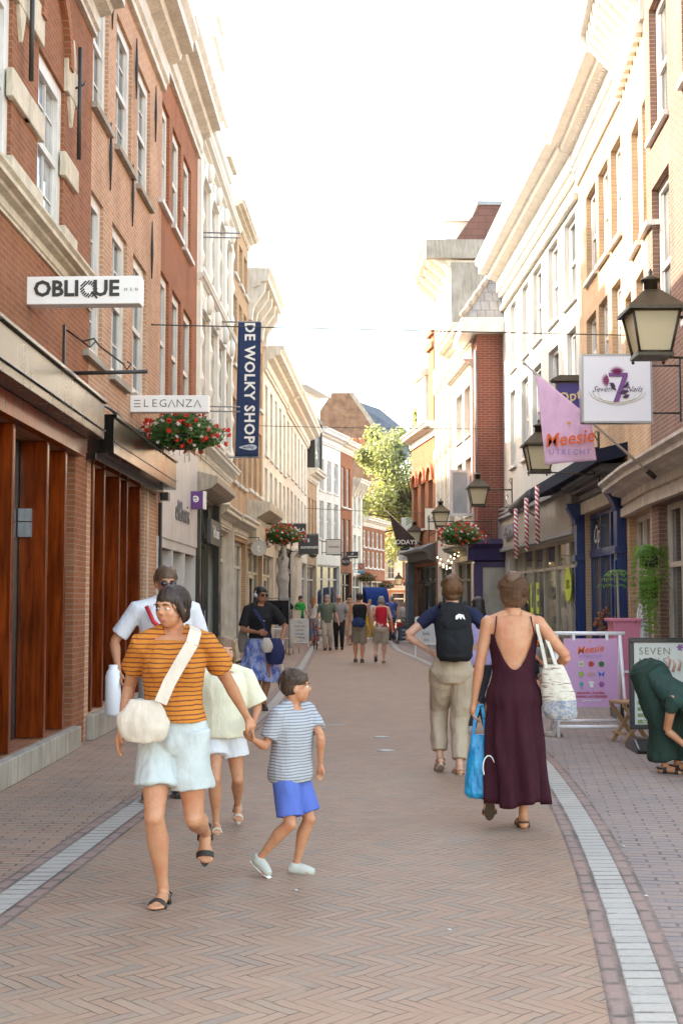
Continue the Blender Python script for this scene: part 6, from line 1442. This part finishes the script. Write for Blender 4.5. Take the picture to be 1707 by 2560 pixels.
# --- woman in the orange striped shirt
o, J = human('woman in an orange striped shirt and pale denim shorts holding the boy by the hand', (-.87, 6.70), -4, 1.64, 'f', lean=3, twist=6, head=(-28, 4),
  feet=[(.13, .36, .12, 10, 58), (-.04, -.03, .0, -4, 0)], hands=[(.38, .30, .88), (-.27, .0, .88)], elb=[(.3, .8, -.3), (-.25, 1, 0)], skin=S1, hairc=(.035, .02, .013), hair='gathered', vs=.007,
  wear=[('pants', cloth((.50, .52, .50)), dict(top=.585, leg=.62, inf=.013, flare=.020, name='denim_shorts', fold=.022)), ('top', cloth((.56, .20, .03), (.16, .05, .03), stripes=(.024, .72)), dict(hem=.565, neck=.822, sleeve=.62, inf=.014, loose=.012, sl=.012, name='striped_shirt', fold=.013))],
  shoes=('sandal', plain((.03, .025, .022), .5), plain((.03, .027, .025), .6)), curl=.35)
# crossbody bag (hung from her left shoulder, resting on her right hip)
def pouch(name, label, loc, size, mat, strap=None, cat='bag', rz=0, taper=.75, fold=.012, strapmat=None, vs=.01):
    q = empty(name, loc, rz, label, cat); w_, d_, h_ = size; m = MB(); rr = []
    for j in range(9):
        t = j/8; z = -h_/2+h_*t; k = math.sin(math.pi*(.12+.76*t))**.45*(1 if t < .5 else taper+(1-taper)*(1-t)*2); rr.append((V((0, 0, z)), V((w_/2*k, 0, 0)), V((0, d_/2*k, 0))))
    rings(m, rr, 20); vox(m, 'body', mat, q, vs, 3, fold=(fold, 10, 10, 8))
    if strap:
        for s in strap:
            m = MB(); P = [V(x)-V(loc) for x in s[0]]; w2 = s[1]
            if rz: P = [Matrix.Rotation(-rz, 3, 'Z') @ x for x in P]
            for j in range(len(P)-1):
                d = (P[j+1]-P[j]); n_ = V(s[2]) if len(s) > 2 else V((1, 0, .2)); n_ = (n_-d.normalized()*n_.dot(d.normalized())).normalized(); t_ = d.cross(n_).normalized()
                m.obox((P[j]+P[j+1])/2, d/2*1.03, n_*w2, t_*.003)
            m.build('strap', strapmat or mat, q)
    return q
BG = cloth((.62, .53, .43))
pouch('crossbody_bag', 'off white crossbody bag on the hip of the woman in orange', (-.99, 6.48, .945), (.27, .12, .21), BG, [([(-.90, 6.43, 1.04), (-.86, 6.455, 1.14), (-.80, 6.485, 1.25), (-.755, 6.51, 1.33), (-.745, 6.57, 1.392), (-.76, 6.66, 1.41)], .032, (1, 0, -.5))], rz=.1, taper=.8, fold=.02, vs=.007)
# --- boy
o, J = human('small boy in a grey striped shirt and blue shorts turning away', (-.29, 7.36), 62, 1.13, 'm', lean=4, twist=-10, head=(34, -2), hs=1.26,
  feet=[(.03, .05, .0, 10, 0), (-.17, -.03, .02, -20, 24)], hands=[(.17, .02, .62), (-.20, -.28, .79)], elb=[(.3, -.5, -.3), (-.2, .2, -1)], skin=S1, hairc=(.06, .032, .018), hair='boy', vs=.007,
  wear=[('pants', cloth((.10, .15, .46)), dict(top=.60, leg=.86, inf=.016, flare=.016, name='shorts', fold=.012)), ('top', cloth((.42, .42, .44), (.20, .20, .22), stripes=(.017, .6)), dict(hem=.465, neck=.825, sleeve=.75, inf=.016, loose=.030, sl=.008, name='striped_shirt', bust=0))],
  shoes=('shoe', paint((.50, .50, .44), .6, .1)), curl=.5)
# --- girl behind
human('child in a pale cream shirt and white shorts just behind the woman in orange', (-.80, 8.75), 8, 1.29, 'm', lean=3, head=(14, 0), hs=1.16,
  feet=[(.08, .25, .03, 0, 30), (-.04, -.03, 0, 0, 0)], hands=[(.22, -.14, .74), (-.20, .02, .62)], elb=[(.3, .9, 0), (-.3, .9, 0)], skin=S1, hairc=(.16, .09, .045), hair='bob', vs=.008,
  wear=[('pants', cloth((.66, .64, .64)), dict(top=.58, leg=.5, inf=.014, flare=.02, name='shorts')), ('top', cloth((.74, .68, .50)), dict(hem=.485, neck=.82, sleeve=.95, inf=.018, loose=.03, sl=.022, bust=0))], shoes=('sandal', plain((.6, .5, .38), .6), plain((.6, .52, .42), .6)))
# --- man behind with the bottle
human('man in a white shirt with a red strap walking behind the woman in orange', (-1.40, 10.2), 10, 1.83, 'm', lean=3, head=(10, 5), feet=[(.1, .1, 0, 0, 0), (-.1, -.15, 0, 0, 0)], hands=[(.28, .05, .92), (-.33, -.2, 1.0)], elb=[(.6, .6, 0), (-.8, .5, 0)],
  skin=S2, hairc=(.10, .055, .03), hair='short', glasses='sun', vs=.01, wear=[('pants', cloth((.25, .22, .2)), dict(top=.6, leg=1.05, flare=.012, name='shorts')), ('top', cloth((.68, .66, .70)), dict(hem=.48, neck=.825, sleeve=.8, loose=.012, sl=.01))], shoes=('shoe', BLACK))
m = MB(); m._lathe([(.045, -.36), (.062, -.34), (.062, -.06), (.05, -.02), (.035, 0), (.035, .03)], (0, 0, 0), 16); b_ = m.build('white_bottle', paint((.72, .71, .74), .4, .05), loc=(-1.76, 9.95, 1.02)); tag(b_, 'white bottle carried by the man behind the woman in orange', 'bottle')
m = MB(); m.tube([(-1.52, 10.02, 1.50), (-1.46, 9.99, 1.38), (-1.36, 9.98, 1.30)], .018, 6); tag(m.build('shoulder_strap', plain((.5, .02, .03), .6)), 'red strap across the chest of the man in white', 'strap')
# --- woman with headphones
BS = cloth((.10, .14, .42), (.36, .40, .62), noisec=14)
o, J = human('woman in black shirt and blue patterned skirt wearing headphones and sunglasses', (-1.15, 18.2), 12, 1.76, 'f', lean=2, head=(22, 2), feet=[(.06, -.03, 0, 0, 0), (-.06, .3, .06, 0, 45)], hands=[(.30, -.12, .98), (-.02, -.25, 1.10)], elb=[(.7, .6, 0), (-.8, .3, -.3)],
  skin=(.36, .18, .10), hairc=(.012, .010, .010), hair='long', glasses='sun', vs=.01, wear=[('skirt', BS, dict(top=.60, bottom=.235, rx=.165, ry=.14, folds=8, amp=.16)), ('top', cloth((.02, .02, .022)), dict(hem=.575, neck=.835, sleeve=.85, inf=.012, loose=.01, sl=.012))], shoes=('shoe', plain((.02, .02, .022), .5)))
h = J['h']; m = MB(); m.tube([h(.052*math.cos(a), .004, .0+.066*math.sin(a)) for a in [math.pi*j/12 for j in range(13)]], .008, 6); hp = m.build('headphones', plain((.5, .5, .52), .3), o, uv=False)
for s in (1, -1): m = MB(); m.tube([h(s*.042, .003, -.004), h(s*.062, .003, -.004)], [.034, .028], 12); m.build('ear_cup', plain((.45, .46, .5), .35), hp, uv=False)
text('~', .16, LW, o, tuple(J['T'](.0, -.085, .73)), (math.pi/2, .5, 0), name='print')
pouch('backpack', 'navy backpack dangling from the arm of the woman with headphones', (-.92, 17.9, .84), (.28, .2, .36), cloth((.03, .035, .10)), [([(-1.02, 17.98, 1.02), (-1.10, 17.93, 1.25), (-1.22, 17.98, 1.42)], .02)])
pouch('handbag', 'small cream pouch clipped to the navy backpack', (-1.03, 17.75, .93), (.17, .1, .2), cloth((.55, .48, .42)))
pouch('tote_bag', 'grey brown shoulder bag at the left side of the woman with headphones', (-1.39, 18.2, .98), (.16, .1, .34), cloth((.20, .17, .15)), [([(-1.38, 18.2, 1.12), (-1.34, 18.15, 1.43)], .012)])
# --- backpacker
o, J = human('person with navy shirt and beige trousers wearing a black backpack, seen from behind', (1.0, 11.6), 182, 1.76, 'f', lean=2, head=(0, 4), feet=[(.06, .02, 0, 0, 0), (-.13, -.14, .02, 0, 40)][::-1] if 0 else [(-.11, .12, .0, 0, 25), (.05, -.05, 0, 0, 0)], hands=[(-.20, .06, 1.09), (.20, .06, 1.12)], elb=[(-1, -.2, .2), (1, -.2, .25)],
  skin=S3, hairc=(.14, .068, .030), hair='bun', vs=.008, face=False, wear=[('pants', cloth((.46, .36, .26)), dict(top=.61, leg=1.86, inf=.019, flare=.002, fold=.018)), ('top', cloth((.022, .025, .06)), dict(hem=.56, neck=.835, sleeve=.5, inf=.010))], shoes=('sandal', plain((.5, .3, .2), .6), plain((.6, .52, .42), .6)), curl=.8)
q = empty('backpack', (1.0, 11.4, 1.27), 0, 'black backpack with a small white logo on the back of the person with navy shirt', 'bag'); m = MB()
rings(m, [(V((0, 0, -.26)), V((.13, 0, 0)), V((0, .07, 0))), (V((0, -.02, -.22)), V((.16, 0, 0)), V((0, .1, 0))), (V((0, -.02, -.08)), V((.165, 0, 0)), V((0, .11, 0))), (V((0, 0, .1)), V((.155, 0, 0)), V((0, .09, 0))), (V((0, .01, .2)), V((.135, 0, 0)), V((0, .07, 0))), (V((0, .02, .26)), V((.08, 0, 0)), V((0, .04, 0)))], 24)
BP = cloth((.018, .018, .02)); bb = vox(m, 'body', BP, q, .008, 3, fold=(.014, 7, 7, 7)); m = MB(); m.ball((0, -.07, -.12), (.125, .07, .11), 14, 10); m.ball((-.0, -.06, .06), (.115, .06, .08), 14, 10); vox(m, 'front_pocket', BP, q, .008, 2, fold=(.012, 8, 8, 8))
m = MB(); m.plate([(.0, .11), (.0, .14), (.03, .16), (.07, .15), (.085, .11), (.07, .113), (.055, .135), (.05, .112), (.04, .113), (.03, .13), (.02, .111)], -.128, -.118); m.build('logo', LW, q)
for s in (1, -1): m = MB(); m.tube([(s*.09, .0, .2), (s*.11, .09, .245), (s*.11, .22, .2), (s*.12, .25, .05)], [.022, .024, .022, .015], 6); m.build('shoulder_strap', BP, q)
# --- woman in the maroon dress
DR = cloth((.040, .008, .014))
o, J = human('woman in a long backless maroon dress walking away', (1.18, 8.85), 178, 1.72, 'f', lean=1, head=(18, 3), feet=[(-.17, -.0, .06, 0, 48), (.06, .02, 0, 0, 0)], hands=[(-.27, .02, .84), (.27, .16, 1.02)], elb=[(-.6, -.5, 0), (.75, -.6, -.2)],
  skin=S1, hairc=(.12, .062, .032), hair='clip', vs=.007, face=True, wear=[('dress', DR, dict(top=.765, bottom=.105, back=.625, vw=2.3, rx=.122, ry=.105, pw=.6, folds=7, amp=.16, inf=.012, w0=.002, name='dress', shift=(.0, -.02, 0)))], shoes=('sandal', plain((.10, .04, .02), .6), plain((.08, .05, .035), .7)), curl=.9)
T = J['T']
for s in (1, -1): m = MB(); m.tube([T(s*.080, .052, .755), T(s*.074, .050, .79), T(s*.068, .03, .835), T(s*.068, -.03, .82), T(s*.07, -.06, .76)], .0045, 5); m.build('dress_strap', DR, o, uv=False)
m = MB(); h = J['h']
for s in (-1, 1):
    for i in range(7): m.tube([h(.012+s*.004, .072, -.012+i*.010), h(.012+s*.026, .058, -.008+i*.010)], .0022, 4)
m.tube([h(.012, .074, -.016), h(.012, .074, .055)], .004, 5); m.build('hair_clip', plain((.35, .22, .12), .3), o, uv=False)
# tote
q = empty('tote_bag', (1.47, 8.76, .93), -.1, 'woven cream tote bag on the shoulder of the woman in maroon', 'bag'); m = MB()
rings(m, [(V((.03, 0, -.23)), V((.12, 0, .0)), V((0, .07, 0))), (V((.02, 0, -.18)), V((.15, 0, 0)), V((0, .09, 0))), (V((0, 0, 0)), V((.145, 0, 0)), V((0, .08, 0))), (V((-.03, 0, .16)), V((.11, 0, 0)), V((0, .05, 0))), (V((-.045, 0, .23)), V((.085, 0, 0)), V((0, .03, 0)))], 24)
s_ = NT('woven_tote'); ob = s_.ob(); sp = s_.n('SeparateXYZ'); s_.l(ob, sp.inputs[0]); nz = s_.noise(s_.mapv(ob, (6, 6, 40)), 2, 4)
s_.col(s_.mix(s_.ramp(sp.outputs[2], [(0, 1), (.001, 0)]) if 0 else s_.m('LESS_THAN', sp.outputs[2], -.07), s_.mix(s_.ramp(nz, [(.56, 0), (.62, 1)]), (.56, .50, .41), (.25, .16, .13)), s_.mix(s_.ramp(s_.noise(s_.mapv(ob, (40, 40, 60)), 1, 3), [(.4, 0), (.6, 1)]), (.42, .36, .31), (.18, .22, .3)))); s_.rough(.9); s_.bump(s_.noise(ob, 120, 3), .5, .004)
vox(m, 'body', s_.mat, q, .008, 2, fold=(.016, 9, 9, 7)); q.scale = (.78, .78, .80); tm_ = cloth((.62, .57, .48))
for dy in (-.03, .02):
    m = MB(); P = [V((-.1, dy, .2)), V((-.135, dy, .38)), V((-.17, dy+.02, .52)), V((-.175, .08+dy, .585)), V((-.14, .12, .56)), V((-.06, dy+.05, .36)), V((-.01, dy, .2))]
    for j in range(len(P)-1):
        d = P[j+1]-P[j]; n_ = V((1, 0, 0))-d.normalized()*d.normalized().x; n_.normalize(); m.obox((P[j]+P[j+1])/2, d/2*1.03, n_*.014, d.cross(n_).normalized()*.003)
    m.build('strap', tm_, q)
# blue plastic bag
wp = J['wr'][0]; s_ = NT('blue_plastic'); ob = s_.ob(); s_.col(s_.mix(s_.ramp(s_.noise(ob, 7, 3), [(.4, 0), (.7, 1)]), (.01, .22, .48), (.03, .38, .66))); s_.rough(.28); s_.b.inputs['Transmission Weight'].default_value = .12; s_.bump(s_.noise(s_.mapv(ob, (8, 8, 3)), 2.2, 5), .8, .03)
q = empty('shopping_bag', (.945, 8.86, .46), 0, 'bright blue plastic shopping bag in the left hand of the woman in maroon', 'bag'); m = MB()
rings(m, [(V((0, 0, -.25)), V((.085, 0, 0)), V((0, .06, 0))), (V((0, 0, -.22)), V((.105, 0, 0)), V((0, .085, 0))), (V((.0, 0, -.05)), V((.09, 0, 0)), V((0, .07, 0))), (V((.0, 0, .1)), V((.07, 0, 0)), V((0, .04, 0))), (V((.0, 0, .17)), V((.055, 0, 0)), V((0, .02, 0)))], 28)
vox(m, 'body', s_.mat, q, .006, 2, fold=(.018, 14, 14, 7))
for dy in (-.012, .015):
    m = MB(); P = [V((-.045, dy, .16)), V((-.03, dy, .28)), V((-.005, dy, .365)), V((.02, dy, .37)), V((.03, dy, .28)), V((.045, dy, .16))]
    for j in range(5): d = P[j+1]-P[j]; n_ = V((1, 0, .0))-d.normalized()*d.normalized().x; n_ = n_.normalized() if n_.length > .1 else V((0, 0, 1)); m.obox((P[j]+P[j+1])/2, d/2*1.04, n_*.010, V((0, .0025, 0)))
    m.build('handle', s_.mat, q)
m = MB(); m.tube([(.05+.04*math.cos(a), -.105, -.04+.08*math.sin(a)) for a in [j*.45 for j in range(-3, 12)]], .005, 5); m.build('print', LW, q)
# --- bending woman
o, J = human('woman in a dark green outfit bending down beside the nail shop board', (2.80, 11.75), 34, 1.68, 'f', lean=118, side=0, head=(10, 15), feet=[(.26, .06, 0, 30, 0), (.10, -.12, 0, 30, 0)], hands=[(.42, -.22, .30), (.26, -.36, .24)], elb=[(.5, .5, 0), (-.6, .3, 0)],
  skin=S1, hairc=(.13, .07, .035), hair='curly', vs=.008, face=True, wear=[('pants', cloth((.022, .040, .030)), dict(top=.60, leg=1.84, inf=.02, flare=.045, fold=.022, name='wide_trousers')), ('top', cloth((.03, .058, .048)), dict(hem=.55, neck=.83, sleeve=.35, inf=.014, fold=.014))], shoes=('sandal', plain((.015, .015, .015), .5), plain((.03, .025, .02), .6)))
# --- two people hidden in front of the maroon dress
human('dark haired person in a lavender top between the backpack wearer and the maroon dress', (1.62, 15.2), 178, 1.60, 'f', feet=[(.1, .1, 0, 0, 0), (-.1, -.1, 0, 0, 0)], skin=S2, hairc=(.02, .014, .012), hair='long', vs=.012, face=False, wear=[('pants', cloth((.05, .05, .06)), {}), ('top', cloth((.45, .38, .62)), dict(sleeve=.9, loose=.01))], shoes=('shoe', paint((.5, .5, .5), .6, .1)))
human('dark haired person in black seen over the right shoulder of the maroon dress woman', (1.95, 13.9), 175, 1.56, 'f', feet=[(.1, .1, 0, 0, 0), (-.1, -.1, 0, 0, 0)], skin=S2, hairc=(.025, .014, .011), hair='long', vs=.012, face=False, wear=[('pants', cloth((.03, .03, .035)), {}), ('top', cloth((.02, .02, .025)), dict(sleeve=.9, loose=.01))], shoes=('shoe', BLACK))
# --- distant walkers
wk = lambda s: [(.07, .14*s, .0 if s > 0 else 0, 0, 0 if s > 0 else 0), (-.07, -.17*s, .02, 0, 24 if s < 0 else 0)]
def away(x, Y, **k): return human(k.pop('label'), (x, Y), k.pop('yaw', 180), k.pop('H', 1.72), k.pop('sex', 'f'), face=k.pop('face', False), vs=k.pop('vs', .016), **k)
KH = cloth((.28, .24, .19)); BE = cloth((.44, .38, .31)); 
away(.45, 32, label='man in a black tank top and khaki shorts walking away in mid street', H=1.74, sex='m', feet=[(-.10, .02, 0, 0, 0), (.06, -.12, .0, 0, 0)], hands=[(-.28, 0, .85), (.28, .05, .85)], skin=S1, hairc=(.03, .02, .015), hair='short', wear=[('pants', KH, dict(leg=.95, flare=.018, name='shorts')), ('top', cloth((.02, .02, .022)), dict(sleeve=0, hem=.49, inf=.012))], shoes=('shoe', plain((.05, .04, .035), .6)))
pouch('shoulder_bag', 'navy shoulder bag low on the back of the man in black tank top', (.42, 31.82, 1.0), (.36, .12, .22), cloth((.03, .05, .13)))
away(.98, 31.7, label='grey haired woman in a red top and beige shorts walking away', H=1.66, feet=[(-.14, -.1, .04, 0, 40), (.06, .04, 0, 0, 0)], hands=[(-.27, .05, .84), (.27, 0, .84)], skin=S3, hairc=(.25, .23, .21), hair='bob', wear=[('pants', BE, dict(leg=.9, flare=.02, name='shorts')), ('top', cloth((.48, .02, .04)), dict(sleeve=0, hem=.52, inf=.012))], shoes=('sandal', plain((.1, .05, .03), .6)))
away(-.45, 39.7, label='man in a grey green shirt and beige trousers walking toward the camera', yaw=2, H=1.72, sex='m', face=True, feet=[(.10, .12, 0, 0, 0), (-.06, -.1, 0, 0, 0)], skin=S3, hairc=(.3, .25, .2), hair='short', wear=[('pants', BE, {}), ('top', cloth((.13, .16, .12)), dict(sleeve=.8, loose=.012))], shoes=('shoe', BLACK))
away(-.08, 40.4, label='bald man in a grey shirt and black trousers walking toward the camera', yaw=-2, H=1.72, sex='m', face=True, feet=[(.10, -.1, 0, 0, 0), (-.08, .12, 0, 0, 0)], skin=S3, hairc=(.3, .25, .2), hair='', glasses='sun', wear=[('pants', cloth((.02, .02, .022)), {}), ('top', cloth((.30, .28, .29)), dict(sleeve=.9, loose=.016))], shoes=('shoe', BLACK))
away(-.95, 44, label='red haired woman in a white top and colourful patterned skirt by the vintage board', yaw=150, H=1.66, feet=[(.06, .06, 0, 0, 0), (-.06, -.06, 0, 0, 0)], skin=S3, hairc=(.35, .13, .05), hair='long', wear=[('skirt', cloth((.10, .22, .32), (.50, .16, .10), noisec=9), dict(bottom=.1, rx=.12, ry=.11)), ('top', cloth((.62, .56, .50)), dict(hem=.55, sleeve=.8, loose=.012))], shoes=('sandal', plain((.3, .2, .15), .6)))
away(.28, 44.5, label='woman in a pale beige dress behind the bald man', yaw=5, H=1.64, face=True, feet=[(.06, .1, 0, 0, 0), (-.06, -.1, 0, 0, 0)], skin=S3, hairc=(.3, .15, .06), hair='long', wear=[('dress', cloth((.50, .42, .35)), dict(top=.80, bottom=.2, rx=.13, ry=.11, amp=.06)), ], shoes=('sandal', plain((.3, .2, .15), .6)))
away(1.12, 51, label='fair haired child in white shirt and yellow trousers', yaw=0, H=1.58, sex='m', face=True, feet=[(.08, .1, 0, 0, 0), (-.06, -.1, 0, 0, 0)], skin=S4, hairc=(.4, .28, .12), hair='short', wear=[('pants', cloth((.62, .38, .03)), dict(flare=0)), ('top', cloth((.68, .67, .68)), dict(sleeve=.6))], shoes=('shoe', LW))
away(.32, 50, label='dark haired person just beyond the man in the black tank top', yaw=175, H=1.80, sex='m', feet=[(.08, .1, 0, 0, 0), (-.06, -.1, 0, 0, 0)], skin=S2, hairc=(.03, .02, .015), hair='short', wear=[('pants', cloth((.1, .1, .12)), {}), ('top', cloth((.45, .38, .30)), dict(sleeve=.8))], shoes=('shoe', BLACK))
away(1.95, 49.5, label='person in a blue shirt standing by the parked bicycle', yaw=200, H=1.72, sex='m', feet=[(.08, .05, 0, 0, 0), (-.08, -.05, 0, 0, 0)], skin=S3, hairc=(.35, .33, .3), hair='short', wear=[('pants', cloth((.05, .06, .1)), {}), ('top', cloth((.10, .15, .42)), dict(sleeve=.9, loose=.012))], shoes=('shoe', BLACK))
away(-1.55, 48, label='vendor in a bright green shirt behind the stall table', yaw=60, H=1.72, sex='m', face=True, feet=[(.08, .05, 0, 0, 0), (-.08, -.05, 0, 0, 0)], skin=S3, hairc=(.06, .035, .02), hair='short', wear=[('pants', cloth((.05, .05, .06)), {}), ('top', cloth((.02, .34, .06)), dict(sleeve=.7))], shoes=('shoe', BLACK))
away(2.5, 50.5, label='person in a pale patterned shirt by the terrace chairs', yaw=-30, H=1.5, sex='m', face=True, feet=[(.08, .05, 0, 0, 0), (-.08, -.05, 0, 0, 0)], skin=S3, hairc=(.4, .36, .32), hair='short', wear=[('pants', cloth((.15, .13, .12)), {}), ('top', cloth((.42, .36, .38), (.6, .55, .52), noisec=20), dict(sleeve=.9))], shoes=('shoe', BLACK))
